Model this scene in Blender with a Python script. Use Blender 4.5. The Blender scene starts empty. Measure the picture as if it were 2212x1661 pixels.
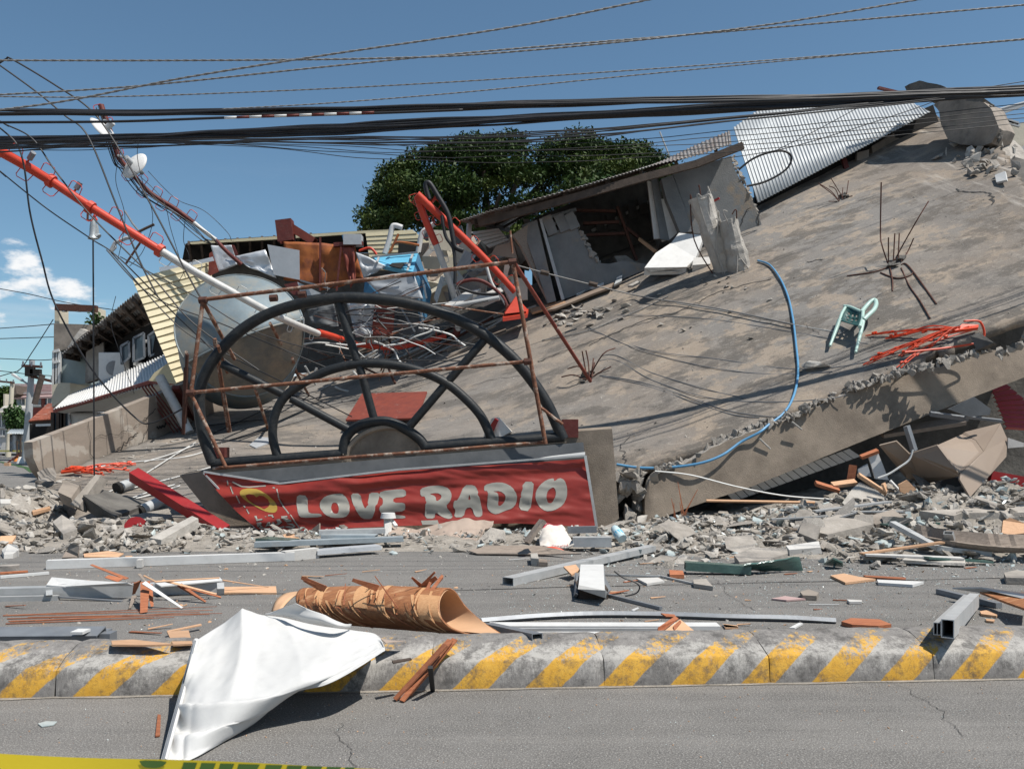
import bpy, bmesh, math, random
import numpy as np
from mathutils import Vector, Matrix, noise
from mathutils.geometry import delaunay_2d_cdt

SC = bpy.context.scene
COL = SC.collection
rnd = random.Random(11)

# ------------------------------------------------------------------ camera
F, CX, HY, CAMH = 1905.0, 1106.0, 955.0, 1.6      # focal length and horizon measured on the photograph (2212 px wide)
IMW, IMH = 2212.0, 1661.0
cam_d = bpy.data.cameras.new('camera')
cam = bpy.data.objects.new('camera', cam_d)
COL.objects.link(cam)
cam.location = (0, 0, CAMH)
cam.rotation_euler = (math.radians(90), 0, 0)
cam_d.sensor_width = 36.0
cam_d.lens = 36.0 * F / IMW
cam_d.shift_y = (HY - IMH / 2) / IMW
cam_d.clip_start = 0.05
cam_d.clip_end = 3000
SC.camera = cam
cam_d.dof.use_dof = True
cam_d.dof.focus_distance = 15.0
cam_d.dof.aperture_fstop = 10.0

# ------------------------------------------------------------------ light
SUNV = Vector((0.42, -0.20, 0.88)).normalized()
sun_el = math.asin(SUNV.z)
sun_d = bpy.data.lights.new('sun', 'SUN')
sun_d.energy = 5.0
sun_d.angle = math.radians(0.53)
sun_d.color = (1.0, 0.955, 0.89)
sun = bpy.data.objects.new('sun', sun_d)
COL.objects.link(sun)
sun.rotation_euler = SUNV.to_track_quat('Z', 'Y').to_euler()
sun.location = (12, -10, 26)

W = bpy.data.worlds.new('World')
SC.world = W
W.use_nodes = True
wn, wl = W.node_tree.nodes, W.node_tree.links
wn.clear()
wo = wn.new('ShaderNodeOutputWorld')
bg = wn.new('ShaderNodeBackground')
sky = wn.new('ShaderNodeTexSky')
sky.sky_type = 'NISHITA'
sky.sun_disc = False
sky.sun_elevation = sun_el
sky.sun_rotation = math.atan2(SUNV.x, SUNV.y)
sky.altitude = 30
sky.air_density = 0.85
sky.dust_density = 0.55
sky.ozone_density = 1.8
bg.inputs['Strength'].default_value = 0.093
# clouds: a band of cumulus low over the horizon all the way round and thin veils above it
tc = wn.new('ShaderNodeTexCoord')
sep = wn.new('ShaderNodeSeparateXYZ')
wl.new(tc.outputs['Generated'], sep.inputs[0])
def wmath(op, a, b=None, clamp=False):
    n = wn.new('ShaderNodeMath'); n.operation = op; n.use_clamp = clamp
    for i, v in enumerate((a, b)):
        if v is None: continue
        if isinstance(v, (int, float)): n.inputs[i].default_value = v
        else: wl.new(v, n.inputs[i])
    return n.outputs[0]
def wramp(x, p0, p1):
    n = wn.new('ShaderNodeMapRange'); n.interpolation_type = 'SMOOTHSTEP'
    wl.new(x, n.inputs[0]); n.inputs[1].default_value = p0; n.inputs[2].default_value = p1
    return n.outputs[0]
mp = wn.new('ShaderNodeMapping'); mp.inputs['Scale'].default_value = (1, 1, 2.2)
mp.inputs['Location'].default_value = (0.35, 0.1, 0.0)
wl.new(tc.outputs['Generated'], mp.inputs[0])
nz = wn.new('ShaderNodeTexNoise'); nz.inputs['Scale'].default_value = 5.5; nz.inputs['Detail'].default_value = 9; nz.inputs['Roughness'].default_value = 0.58
wl.new(mp.outputs[0], nz.inputs['Vector'])
alt = sep.outputs['Z']
thr = wmath('MULTIPLY_ADD', alt, 1.6); thr.node.inputs[2].default_value = 0.315
cl = wmath('SUBTRACT', nz.outputs['Fac'], thr)
cum = wramp(cl, 0.0, 0.07)
mp2 = wn.new('ShaderNodeMapping'); mp2.inputs['Scale'].default_value = (1.2, 1.2, 9)
wl.new(tc.outputs['Generated'], mp2.inputs[0])
nz2 = wn.new('ShaderNodeTexNoise'); nz2.inputs['Scale'].default_value = 2.2; nz2.inputs['Detail'].default_value = 7; nz2.inputs['Roughness'].default_value = 0.62
wl.new(mp2.outputs[0], nz2.inputs['Vector'])
veil = wmath('MULTIPLY', wramp(nz2.outputs['Fac'], 0.5, 0.85), wmath('MULTIPLY', wramp(alt, 0.34, 0.1), 0.45))
shade = wramp(nz.outputs['Fac'], 0.36, 0.62)
mixs = wn.new('ShaderNodeMix'); mixs.data_type = 'RGBA'
mixs.inputs['A'].default_value = (5.6, 6.2, 6.9, 1); mixs.inputs['B'].default_value = (8.6, 8.7, 8.8, 1)
wl.new(shade, mixs.inputs['Factor'])
hsv = wn.new('ShaderNodeHueSaturation')
hsv.inputs['Saturation'].default_value = 1.0
wl.new(sky.outputs[0], hsv.inputs['Color'])
cfac = wmath('MAXIMUM', cum, veil, True)
mixc = wn.new('ShaderNodeMix'); mixc.data_type = 'RGBA'
wl.new(cfac, mixc.inputs['Factor'])
tint = wn.new('ShaderNodeMix'); tint.data_type = 'RGBA'; tint.blend_type = 'MULTIPLY'; tint.inputs['Factor'].default_value = 1
tint.inputs['B'].default_value = (.90, 1.07, 1.03, 1)
wl.new(hsv.outputs[0], tint.inputs['A'])
wl.new(tint.outputs['Result'], mixc.inputs['A'])
wl.new(mixs.outputs['Result'], mixc.inputs['B'])
wl.new(mixc.outputs['Result'], bg.inputs['Color'])
wl.new(bg.outputs[0], wo.inputs[0])

SC.view_settings.view_transform = 'Standard'
SC.view_settings.look = 'None'
SC.view_settings.gamma = 1
SC.view_settings.exposure = 0.26
SC.view_settings.use_curve_mapping = False
SC.cycles.max_bounces = 6
SC.cycles.transparent_max_bounces = 12

# ------------------------------------------------------------------ photo measurements -> places
def P(px, py, Y):
    return Vector(((px - CX) / F * Y, Y, CAMH - (py - HY) / F * Y))
def G(px, py, z=0.0):
    Y = F * (CAMH - z) / (py - HY)
    return Vector(((px - CX) / F * Y, Y, z))
_K = {1: (0, 0, .3452), 2: (0, 532.5, .3452), 3: (737.3, 368.7, .27128), 4: (983.1, 286.7, .33334), 5: (1556.6, 122.9, .3453),
      6: (368.7, 450.6, .27778), 7: (368.7, 614.4, .44445), 8: (1269.9, 655.4, .42593), 9: (0, 1106, .33394),
      10: (409.6, 1147, .33334), 11: (983.1, 1106, .2963), 12: (1556.6, 1106, .2963), 13: (0, 942.2, .22222),
      14: (0, 614.4, .24662), 15: (0, 81.9, .51852), 16: (1065, 0, .51852), 21: (426, 999.5, .2), 22: (868.4, 983.1, .2),
      23: (1761.4, 639, .2811), 24: (0, 778.3, .14798), 0: (0, 0, 1)}
def K(n, x, y):
    a, b, s = _K[n]
    return (a + x * s, b + y * s)
def KP(n, x, y, Y): return P(*K(n, x, y), Y)
def KG(n, x, y, z=0.0): return G(*K(n, x, y), z)

def roof_z(X, Y):
    a = -0.09 + 0.4 * X + 0.5 * (Y - 17.2)
    b = 0.15 + 0.225 * (Y - 16.4) + 0.03 * (X + 8)
    k = 1.3
    h = max(k - abs(a - b), 0) / k
    z = max(a, b) + h * h * k * 0.25
    z += 0.10 * noise.noise((X * 0.33, Y * 0.33, 0.3)) + 0.03 * noise.noise((X * 1.3, Y * 1.3, 4.3))
    return z
def R(px, py, up=0.0, y0=16.4):
    """point on the collapsed roof seen at a pixel of the photograph"""
    Y = y0
    while Y < 36:
        p = P(px, py, Y)
        if p.z < roof_z(p.x, p.y) + up: return p
        Y += 0.04
    return P(px, py, 30)
def KR(n, x, y, up=0.0): return R(*K(n, x, y), up)

# ------------------------------------------------------------------ materials
MATS = {}
def mat(name, c1, c2=None, scale=3.0, rough=.8, metal=0.0, bump=.15, bscale=30.0, stain=None, sscale=.8, samt=.5, sw=.18,
        jit=.0, stretch=None, spec=.35, trans=0.0, alpha=None, two=None, grime=0.0):
    m = bpy.data.materials.new(name); m.use_nodes = True
    n, l = m.node_tree.nodes, m.node_tree.links
    b = n['Principled BSDF']
    b.inputs['Roughness'].default_value = rough
    b.inputs['Metallic'].default_value = metal
    b.inputs['Specular IOR Level'].default_value = spec
    if trans: b.inputs['Transmission Weight'].default_value = trans
    c2 = c2 or tuple(x * .8 for x in c1)
    tcn = n.new('ShaderNodeTexCoord')
    vec = tcn.outputs['Object']
    if stretch:
        mpn = n.new('ShaderNodeMapping'); mpn.inputs['Scale'].default_value = stretch
        l.new(vec, mpn.inputs[0]); vec = mpn.outputs[0]
    oi = n.new('ShaderNodeObjectInfo')
    add = n.new('ShaderNodeVectorMath'); add.operation = 'ADD'
    mul = n.new('ShaderNodeMath'); mul.operation = 'MULTIPLY'; mul.inputs[1].default_value = 37.0
    l.new(oi.outputs['Random'], mul.inputs[0]); l.new(vec, add.inputs[0]); l.new(mul.outputs[0], add.inputs[1])
    vec = add.outputs[0]
    t1 = n.new('ShaderNodeTexNoise'); t1.inputs['Scale'].default_value = scale; t1.inputs['Detail'].default_value = 7; t1.inputs['Roughness'].default_value = .62
    l.new(vec, t1.inputs['Vector'])
    r1 = n.new('ShaderNodeValToRGB'); e = r1.color_ramp.elements
    e[0].position = .32; e[0].color = (*c2, 1); e[1].position = .68; e[1].color = (*c1, 1)
    l.new(t1.outputs['Fac'], r1.inputs[0])
    col = r1.outputs[0]
    def mix(fac, bcol):
        nonlocal col
        x = n.new('ShaderNodeMix'); x.data_type = 'RGBA'
        l.new(fac, x.inputs['Factor']); l.new(col, x.inputs['A'])
        if isinstance(bcol, tuple): x.inputs['B'].default_value = (*bcol, 1)
        else: l.new(bcol, x.inputs['B'])
        col = x.outputs['Result']
    if stain:
        t2 = n.new('ShaderNodeTexNoise'); t2.inputs['Scale'].default_value = sscale; t2.inputs['Detail'].default_value = 9; t2.inputs['Roughness'].default_value = .7
        l.new(vec, t2.inputs['Vector'])
        rr = n.new('ShaderNodeMapRange'); rr.inputs[1].default_value = 1 - samt - sw / 2; rr.inputs[2].default_value = 1 - samt + sw / 2
        l.new(t2.outputs['Fac'], rr.inputs[0]); mix(rr.outputs[0], stain)
    if grime:
        t4 = n.new('ShaderNodeTexNoise'); t4.inputs['Scale'].default_value = 9; t4.inputs['Detail'].default_value = 10; t4.inputs['Roughness'].default_value = .8
        l.new(vec, t4.inputs['Vector'])
        g = n.new('ShaderNodeMapRange'); g.inputs[1].default_value = .5; g.inputs[2].default_value = .8; g.inputs[4].default_value = grime
        l.new(t4.outputs['Fac'], g.inputs[0]); mix(g.outputs[0], (.2, .17, .14))
    if jit:
        h = n.new('ShaderNodeHueSaturation')
        mr = n.new('ShaderNodeMapRange'); mr.inputs[3].default_value = 1 - jit; mr.inputs[4].default_value = 1 + jit
        l.new(oi.outputs['Random'], mr.inputs[0]); l.new(mr.outputs[0], h.inputs['Value']); l.new(col, h.inputs['Color'])
        col = h.outputs[0]
    l.new(col, b.inputs['Base Color'])
    if bump:
        t3 = n.new('ShaderNodeTexNoise'); t3.inputs['Scale'].default_value = bscale; t3.inputs['Detail'].default_value = 8; t3.inputs['Roughness'].default_value = .65
        l.new(vec, t3.inputs['Vector'])
        bp = n.new('ShaderNodeBump'); bp.inputs['Strength'].default_value = bump; bp.inputs['Distance'].default_value = .05
        l.new(t3.outputs['Fac'], bp.inputs['Height']); l.new(bp.outputs[0], b.inputs['Normal'])
    MATS[name] = m
    return m

mat('concrete', (.36, .325, .285), (.24, .215, .185), 2.5, .92, 0, .35, 14, stain=(.17, .155, .14), sscale=1.3, samt=.42, jit=.16)
mat('concrete_light', (.46, .43, .385), (.34, .315, .28), 5, .92, 0, .4, 20, jit=.12)
mat('concrete_brown', (.275, .225, .175), (.205, .168, .13), 3, .9, 0, .3, 45, stain=(.13, .105, .082), sscale=.9, samt=.42, sw=.25, grime=.4)
mat('concrete_dark', (.15, .14, .125), (.075, .07, .064), 2.2, .92, 0, .4, 12)
mat('concrete_wall', (.31, .265, .22), (.2, .172, .145), 1.6, .9, 0, .25, 25, stain=(.1, .088, .076), sscale=.7, samt=.41, sw=.2, grime=.5)
mat('plaster_pale', (.52, .505, .475), (.45, .435, .41), 2, .85, 0, .1, 25, grime=.4)
mat('shed_wall', (.205, .205, .20), (.125, .13, .13), 1.1, .9, 0, .25, 20, stain=(.27, .2, .13), sscale=.8, samt=.37, sw=.12, grime=.3)
mat('white_paint', (.60, .595, .575), (.52, .515, .50), 3, .6, 0, .05, 30, grime=.22)
mat('rust', (.23, .10, .055), (.10, .045, .03), 12, .85, .1, .3, 60, stain=(.4, .33, .27), sscale=5, samt=.43, sw=.12)
mat('rust_sheet', (.40, .13, .035), (.24, .07, .025), 3.5, .75, .1, .15, 30, stain=(.15, .05, .035), sscale=1.2, samt=.42, sw=.15)
mat('rust_red', (.24, .055, .035), (.16, .04, .03), 5, .65, .1, .1, 30, stain=(.4, .34, .3), sscale=4, samt=.33, sw=.1)
mat('rust_bar', (.12, .05, .035), (.06, .03, .022), 15, .85, .1, .3, 70)
mat('maroon', (.135, .028, .022), (.09, .02, .017), 6, .6, .1, .1, 30, grime=.4)
mat('red_paint', (.56, .055, .026), (.46, .045, .022), 4, .45, 0, .05, 30, grime=.3)
mat('red_deep', (.30, .016, .018), (.23, .012, .014), 2, .4, 0, .04, 20, grime=.15)
mat('orange_cord', (.68, .075, .024), (.56, .055, .02), 5, .5, 0, 0)
mat('mast_white', (.56, .55, .53), (.46, .455, .43), 6, .45, 0, .05, 30, grime=.5)
mat('black_steel', (.0095, .012, .0145), (.02, .022, .023), 6, .5, 0, .12, 25, spec=.3, grime=.22)
mat('black_cable', (.012, .012, .014), (.02, .02, .022), 8, .55, 0, 0)
mat('grey_rope', (.24, .235, .225), (.17, .165, .16), 20, .7, .2, 0)
mat('wire_pale', (.6, .6, .58), (.5, .5, .48), 8, .5, 0, 0)
mat('blue_hose', (.10, .28, .46), (.08, .23, .40), 6, .4, 0, 0, grime=.25)
mat('galv', (.42, .46, .475), (.29, .33, .35), 2.2, .5, .35, .08, 20, stain=(.42, .36, .28), sscale=1.0, samt=.36, sw=.2, grime=.3)
mat('galv_tank', (.175, .222, .245), (.115, .15, .17), 1.1, .6, .2, .12, 9, stain=(.27, .235, .175), sscale=.9, samt=.42, sw=.22, grime=.5)
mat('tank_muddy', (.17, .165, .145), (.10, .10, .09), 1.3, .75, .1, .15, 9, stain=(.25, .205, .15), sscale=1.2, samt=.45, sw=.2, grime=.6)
mat('corrug', (.40, .415, .42), (.33, .35, .36), 1.3, .5, .2, .03, 20, stain=(.35, .33, .31), sscale=1.2, samt=.33, sw=.2, grime=.25)
mat('corrug_old', (.24, .235, .23), (.16, .155, .15), 2, .7, .2, .1, 20, stain=(.12, .075, .05), sscale=1.6, samt=.45, sw=.2)
mat('silver', (.62, .63, .64), (.52, .54, .56), 2, .38, .35, .1, 5, grime=.12)
mat('grey_sheet', (.43, .445, .46), (.36, .375, .39), 1.5, .5, .2, .06, 12, grime=.25)
mat('dark_sheet', (.12, .125, .13), (.07, .075, .08), 2, .6, .1, .06, 12)
mat('cream', (.62, .545, .36), (.55, .48, .31), 1.2, .55, 0, .05, 16, grime=.3)
mat('cream_wall', (.58, .52, .41), (.5, .45, .35), 1.2, .8, 0, .1, 16, grime=.4)
mat('blue_box', (.055, .17, .29), (.04, .13, .23), 3, .5, .1, .05, 20, grime=.2)
mat('blue_light', (.13, .42, .60), (.10, .36, .53), 3, .5, .1, .05, 20, grime=.15)
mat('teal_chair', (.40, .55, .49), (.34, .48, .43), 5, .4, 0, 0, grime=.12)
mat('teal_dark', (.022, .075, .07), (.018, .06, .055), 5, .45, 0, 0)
mat('banner_red', (.255, .030, .021), (.21, .023, .017), 1.5, .42, 0, .05, 6, grime=.08)
mat('banner_print', (.29, .28, .245), (.25, .24, .21), 3, .45, 0, 0, grime=.12)
mat('banner_yellow', (.36, .24, .05), (.3, .2, .04), 3, .45, 0, 0)
mat('print_shadow', (.035, .012, .01), None, 3, .5, 0, 0)
mat('tarp', (.54, .535, .52), (.49, .485, .47), 1.5, .8, 0, .05, 14, grime=.14, spec=.12)
mat('tan_sheet', (.37, .29, .235), (.33, .26, .21), 1.5, .7, 0, .06, 12, grime=.15)
mat('tan_panel', (.27, .21, .16), (.235, .18, .14), 1.2, .65, 0, .04, 20, grime=.2)
mat('plywood', (.36, .155, .065), (.22, .085, .035), 3, .7, 0, .25, 20, stretch=(2, 14, 14), stain=(.52, .30, .16), sscale=1.2, samt=.40, sw=.12, jit=.15)
mat('ply_inner', (.60, .37, .22), (.54, .33, .19), 2, .75, 0, .08, 30, stretch=(1, 6, 6))
mat('ply_torn', (.62, .36, .18), (.48, .24, .11), 6, .8, 0, .3, 30, stretch=(3, 16, 16))
mat('wood_red', (.40, .15, .07), (.26, .085, .04), 4, .75, 0, .2, 30, stretch=(2, 12, 12), jit=.25)
mat('wood_tan', (.58, .36, .22), (.46, .27, .155), 4, .8, 0, .2, 30, stretch=(2, 12, 12), jit=.2)
mat('wood_grey', (.33, .27, .22), (.2, .16, .13), 4, .85, 0, .3, 30, stretch=(2, 12, 12), jit=.2)
mat('wood_dark', (.09, .065, .05), (.05, .038, .03), 4, .85, 0, .3, 30)
mat('alu', (.50, .50, .49), (.40, .405, .40), 5, .5, .35, .04, 25, grime=.4, jit=.12)
mat('alu_dark', (.22, .235, .25), (.17, .18, .195), 5, .5, .3, .04, 25, grime=.4)
mat('white_board', (.60, .595, .575), (.53, .525, .51), 4, .55, 0, .04, 25, grime=.3)
mat('glass_bits', (.46, .50, .485), (.32, .37, .36), 20, .2, 0, 0, spec=.6)
mat('glass_green', (.08, .15, .13), (.05, .10, .085), 6, .18, 0, .2, 60, spec=.6)
mat('window_glass', (.10, .13, .15), (.06, .08, .10), .6, .1, 0, 0, spec=.6)
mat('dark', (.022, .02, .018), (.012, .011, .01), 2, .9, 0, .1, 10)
mat('slab_rough', (.43, .395, .35), (.28, .255, .225), 9, .95, 0, .7, 25, jit=.12)
mat('asphalt_pile', (.36, .325, .28), (.22, .197, .168), 5, .95, 0, .8, 24)
mat('leaf', (.036, .066, .012), (.02, .042, .008), 1.2, .6, 0, 0, jit=.0, stain=(.085, .105, .018), sscale=.3, samt=.4, sw=.2, spec=.2)
mat('leaf_shrub', (.05, .105, .025), (.03, .065, .015), 1.5, .6, 0, 0)
mat('bark', (.13, .10, .08), (.07, .055, .045), 4, .9, 0, .4, 20)
mat('tile_roof', (.46, .33, .31), (.36, .24, .225), 3, .7, 0, .1, 20)
mat('rust_roof', (.33, .10, .055), (.19, .055, .035), 3, .75, .1, .1, 20, stain=(.30, .24, .21), sscale=1.5, samt=.38, sw=.15)
mat('teal_wall', (.27, .32, .315), (.23, .275, .27), 1.5, .6, 0, .03, 20)
mat('pole_grey', (.42, .43, .43), (.34, .35, .35), 3, .7, .1, .05, 20)
mat('yellow_tape', (.80, .61, .035), (.74, .55, .03), 2, .45, 0, 0)
mat('green_print', (.09, .17, .035), (.075, .14, .03), 2, .45, 0, 0)
mat('skin', (.30, .17, .11), None, 5, .6, 0, 0)
mat('cloth_white', (.75, .75, .75), None, 5, .8, 0, 0)
mat('cloth_dark', (.03, .035, .05), None, 5, .8, 0, 0)
mat('green_sign', (.02, .22, .10), None, 5, .5, 0, 0)
mat('cone', (.62, .22, .05), None, 5, .6, 0, 0)
mat('sack', (.66, .61, .55), (.56, .51, .45), 4, .75, 0, .1, 30, grime=.25)
mat('pink_print', (.50, .07, .09), None, 6, .7, 0, 0)
mat('bottle', (.55, .68, .70), None, 6, .15, 0, 0, spec=.6)

# ------------------------------------------------------------------ mesh building
def clamp(x, a=0.0, b=1.0): return max(a, min(b, x))
class MB:
    def __init__(s): s.v, s.f, s.m = [], [], []
    def add(s, vs, fs, mi=0):
        o = len(s.v)
        s.v += [tuple(v) for v in vs]
        s.f += [tuple(i + o for i in f) for f in fs]
        s.m += [mi] * len(fs)
        return s
    def bar(s, p0, p1, w, h, up=(0, 0, 1), mi=0, taper=1.0):
        p0, p1 = Vector(p0), Vector(p1)
        d = (p1 - p0).normalized(); up = Vector(up)
        sd = d.cross(up)
        if sd.length < 1e-4: sd = d.cross(Vector((0, 1, 0)))
        sd.normalize(); u = sd.cross(d).normalized()
        vs = []
        for p, t in ((p0, 1), (p1, taper)):
            for a, b in ((-1, -1), (1, -1), (1, 1), (-1, 1)):
                vs.append(p + sd * (a * w / 2 * t) + u * (b * h / 2 * t))
        s.add(vs, [(0, 3, 2, 1), (4, 5, 6, 7), (0, 1, 5, 4), (1, 2, 6, 5), (2, 3, 7, 6), (3, 0, 4, 7)], mi)
        return s
    def hollow(s, p0, p1, w, h, t=.006, up=(0, 0, 1), mi=0, mid=False):
        """an open-ended rectangular profile"""
        p0, p1 = Vector(p0), Vector(p1)
        d = (p1 - p0).normalized(); sd = d.cross(Vector(up)).normalized(); u = sd.cross(d).normalized()
        def off(a, b): return sd * a + u * b
        W, H = w / 2, h / 2
        walls = [(-W, -W + t, -H, H), (W - t, W, -H, H), (-W + t, W - t, H - t, H), (-W + t, W - t, -H, -H + t)]
        if mid: walls.append((-t / 2, t / 2, -H + t, H - t))
        for a0, a1, b0, b1 in walls:
            vs = [p + off(a, b) for p in (p0, p1) for a, b in ((a0, b0), (a1, b0), (a1, b1), (a0, b1))]
            s.add(vs, [(0, 3, 2, 1), (4, 5, 6, 7), (0, 1, 5, 4), (1, 2, 6, 5), (2, 3, 7, 6), (3, 0, 4, 7)], mi)
        return s
    def box(s, c, sz, rot=None, mi=0):
        c = Vector(c); vs = []
        for z in (-1, 1):
            for x, y in ((-1, -1), (1, -1), (1, 1), (-1, 1)):
                v = Vector((x * sz[0] / 2, y * sz[1] / 2, z * sz[2] / 2))
                if rot: v = rot @ v
                vs.append(c + v)
        return s.add(vs, [(0, 3, 2, 1), (4, 5, 6, 7), (0, 1, 5, 4), (1, 2, 6, 5), (2, 3, 7, 6), (3, 0, 4, 7)], mi)
    def tube(s, pts, r, n=8, mi=0, cap=True):
        pts = [Vector(p) for p in pts]
        if not hasattr(r, '__len__'): r = [r] * len(pts)
        t0 = (pts[1] - pts[0]).normalized()
        a = Vector((0, 0, 1)) if abs(t0.z) < .9 else Vector((0, 1, 0))
        nrm = t0.cross(a).normalized()
        o = len(s.v); N = len(pts)
        for i, p in enumerate(pts):
            t = (pts[min(i + 1, N - 1)] - pts[max(i - 1, 0)])
            if t.length < 1e-9: t = t0.copy()
            t.normalize()
            nrm = (nrm - t * nrm.dot(t))
            if nrm.length < 1e-6: nrm = t.orthogonal()
            nrm.normalize(); b = t.cross(nrm)
            for k in range(n):
                q = 2 * math.pi * k / n
                s.v.append(tuple(p + nrm * (math.cos(q) * r[i]) + b * (math.sin(q) * r[i])))
        for i in range(N - 1):
            for k in range(n):
                k2 = (k + 1) % n
                s.f.append((o + i * n + k, o + i * n + k2, o + (i + 1) * n + k2, o + (i + 1) * n + k)); s.m.append(mi)
        if cap:
            s.f.append(tuple(o + k for k in range(n))[::-1]); s.f.append(tuple(o + (N - 1) * n + k for k in range(n))); s.m += [mi, mi]
        return s
    def plate(s, pts, th, mi=0):
        """polygon extruded along a vector (or along its normal by a number)"""
        pts = [Vector(p) for p in pts]; n = len(pts)
        if not hasattr(th, '__len__'):
            nn = Vector((0, 0, 0))
            for i in range(n):
                a, b = pts[i], pts[(i + 1) % n]
                nn += Vector(((a.y - b.y) * (a.z + b.z), (a.z - b.z) * (a.x + b.x), (a.x - b.x) * (a.y + b.y)))
            nn.normalize()
            if nn.y > 0: nn = -nn
            th = nn * -th                   # away from the viewer's side
        th = Vector(th)
        vs = pts + [p + th for p in pts]
        fs = [tuple(range(n)), tuple(range(2 * n - 1, n - 1, -1))]
        for i in range(n):
            j = (i + 1) % n
            fs.append((i, i + n, j + n, j))
        return s.add(vs, fs, mi)
    def grid(s, fn, nu, nv, mi=0):
        vs = [fn(i / nu, j / nv) for j in range(nv + 1) for i in range(nu + 1)]
        fs = [(j * (nu + 1) + i, j * (nu + 1) + i + 1, (j + 1) * (nu + 1) + i + 1, (j + 1) * (nu + 1) + i) for j in range(nv) for i in range(nu)]
        return s.add(vs, fs, mi)
    def mesh(s, name, mats, org, smooth):
        me = bpy.data.meshes.new(name)
        me.from_pydata([(v[0] - org[0], v[1] - org[1], v[2] - org[2]) for v in s.v], [], s.f)
        for m in (mats if isinstance(mats, (list, tuple)) else [mats]):
            me.materials.append(MATS[m] if isinstance(m, str) else m)
        if any(s.m): me.polygons.foreach_set('material_index', s.m)
        bm = bmesh.new(); bm.from_mesh(me)
        bmesh.ops.recalc_face_normals(bm, faces=bm.faces)
        bm.to_mesh(me); bm.free()
        if smooth: me.shade_smooth() if smooth is True else me.set_sharp_from_angle(angle=math.radians(smooth))
        me.update()
        return me
    def build(s, name, mats, parent=None, smooth=False, solid=0, bevel=0):
        if parent is not None:
            org = tuple(parent.get('_o', (0, 0, 0)))
        else:
            a = np.array(s.v); lo, hi = a.min(0), a.max(0)
            org = (float((lo[0] + hi[0]) / 2), float((lo[1] + hi[1]) / 2), float(lo[2]))
        me = s.mesh(name, mats, org, smooth)
        o = bpy.data.objects.new(name, me); COL.objects.link(o)
        if parent is not None:
            o.parent = parent; o['_o'] = org
        else:
            o.location = org; o['_o'] = org
        if solid:
            md = o.modifiers.new('thickness', 'SOLIDIFY'); md.thickness = solid; md.offset = 0
        if bevel:
            md = o.modifiers.new('bevel', 'BEVEL'); md.width = bevel; md.segments = 2; md.limit_method = 'ANGLE'
        return o

def tag(o, label=None, cat=None, group=None, kind=None):
    if label: o['label'] = label
    if cat: o['category'] = cat
    if group: o['group'] = group
    if kind: o['kind'] = kind
    return o
def thing(name, label, cat, loc, group=None):
    o = bpy.data.objects.new(name, None); COL.objects.link(o)
    o.location = Vector(loc); o['_o'] = tuple(Vector(loc)); o.empty_display_size = .2
    return tag(o, label, cat, group)
def solo(mb, name, mats, label, cat, group=None, kind=None, smooth=False, solid=0, bevel=0):
    return tag(mb.build(name, mats, None, smooth, solid, bevel), label, cat, group, kind)

def crom(pts, n):
    """smooth curve through points, n steps per span"""
    pts = [Vector(p) for p in pts]; out = []
    for i in range(len(pts) - 1):
        p0, p1, p2, p3 = pts[max(i - 1, 0)], pts[i], pts[i + 1], pts[min(i + 2, len(pts) - 1)]
        for k in range(n):
            t = k / n
            out.append(.5 * ((2 * p1) + (p2 - p0) * t + (2 * p0 - 5 * p1 + 4 * p2 - p3) * t * t + (3 * p1 - p0 - 3 * p2 + p3) * t ** 3))
    return out + [pts[-1]]
def net(rows, wr=0.0, ws=3.0, seed=0):
    """surface through a net of points: rows[u][v]; with creases"""
    rows = [[Vector(p) for p in r] for r in rows]
    def c1(ps, t):
        n = len(ps) - 1; x = clamp(t) * n; i = min(int(x), n - 1); t = x - i
        p0, p1, p2, p3 = ps[max(i - 1, 0)], ps[i], ps[i + 1], ps[min(i + 2, n)]
        return .5 * ((2 * p1) + (p2 - p0) * t + (2 * p0 - 5 * p1 + 4 * p2 - p3) * t * t + (3 * p1 - p0 - 3 * p2 + p3) * t ** 3)
    def fn(u, v):
        p = c1([c1(r, v) for r in rows], u)
        if wr:
            q = noise.noise((p.x * ws + seed, p.y * ws, p.z * ws)); q2 = noise.noise((p.x * ws * 2.7 + seed, p.y * ws * 2.7, 3))
            p = p + Vector((0, -.4, .9)) * wr * ((.5 - abs(q)) + .35 * (.5 - abs(q2)))
        return p
    return fn
def corr(q, ribs, amp, flat=0.0, sub=6):
    """corrugated sheet over four corners a b (top) c d (bottom): ribs run from ab to dc"""
    a, b, c, d = [Vector(p) for p in q]
    n = (b - a).cross(d - a).normalized()
    def fn(u, v):
        p = (a.lerp(b, u)).lerp(d.lerp(c, u), v)
        w = math.sin(u * ribs * 2 * math.pi)
        if flat: w = max(0.0, w - flat) / (1 - flat)
        return p + n * (amp * w)
    return fn, ribs * sub

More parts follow.
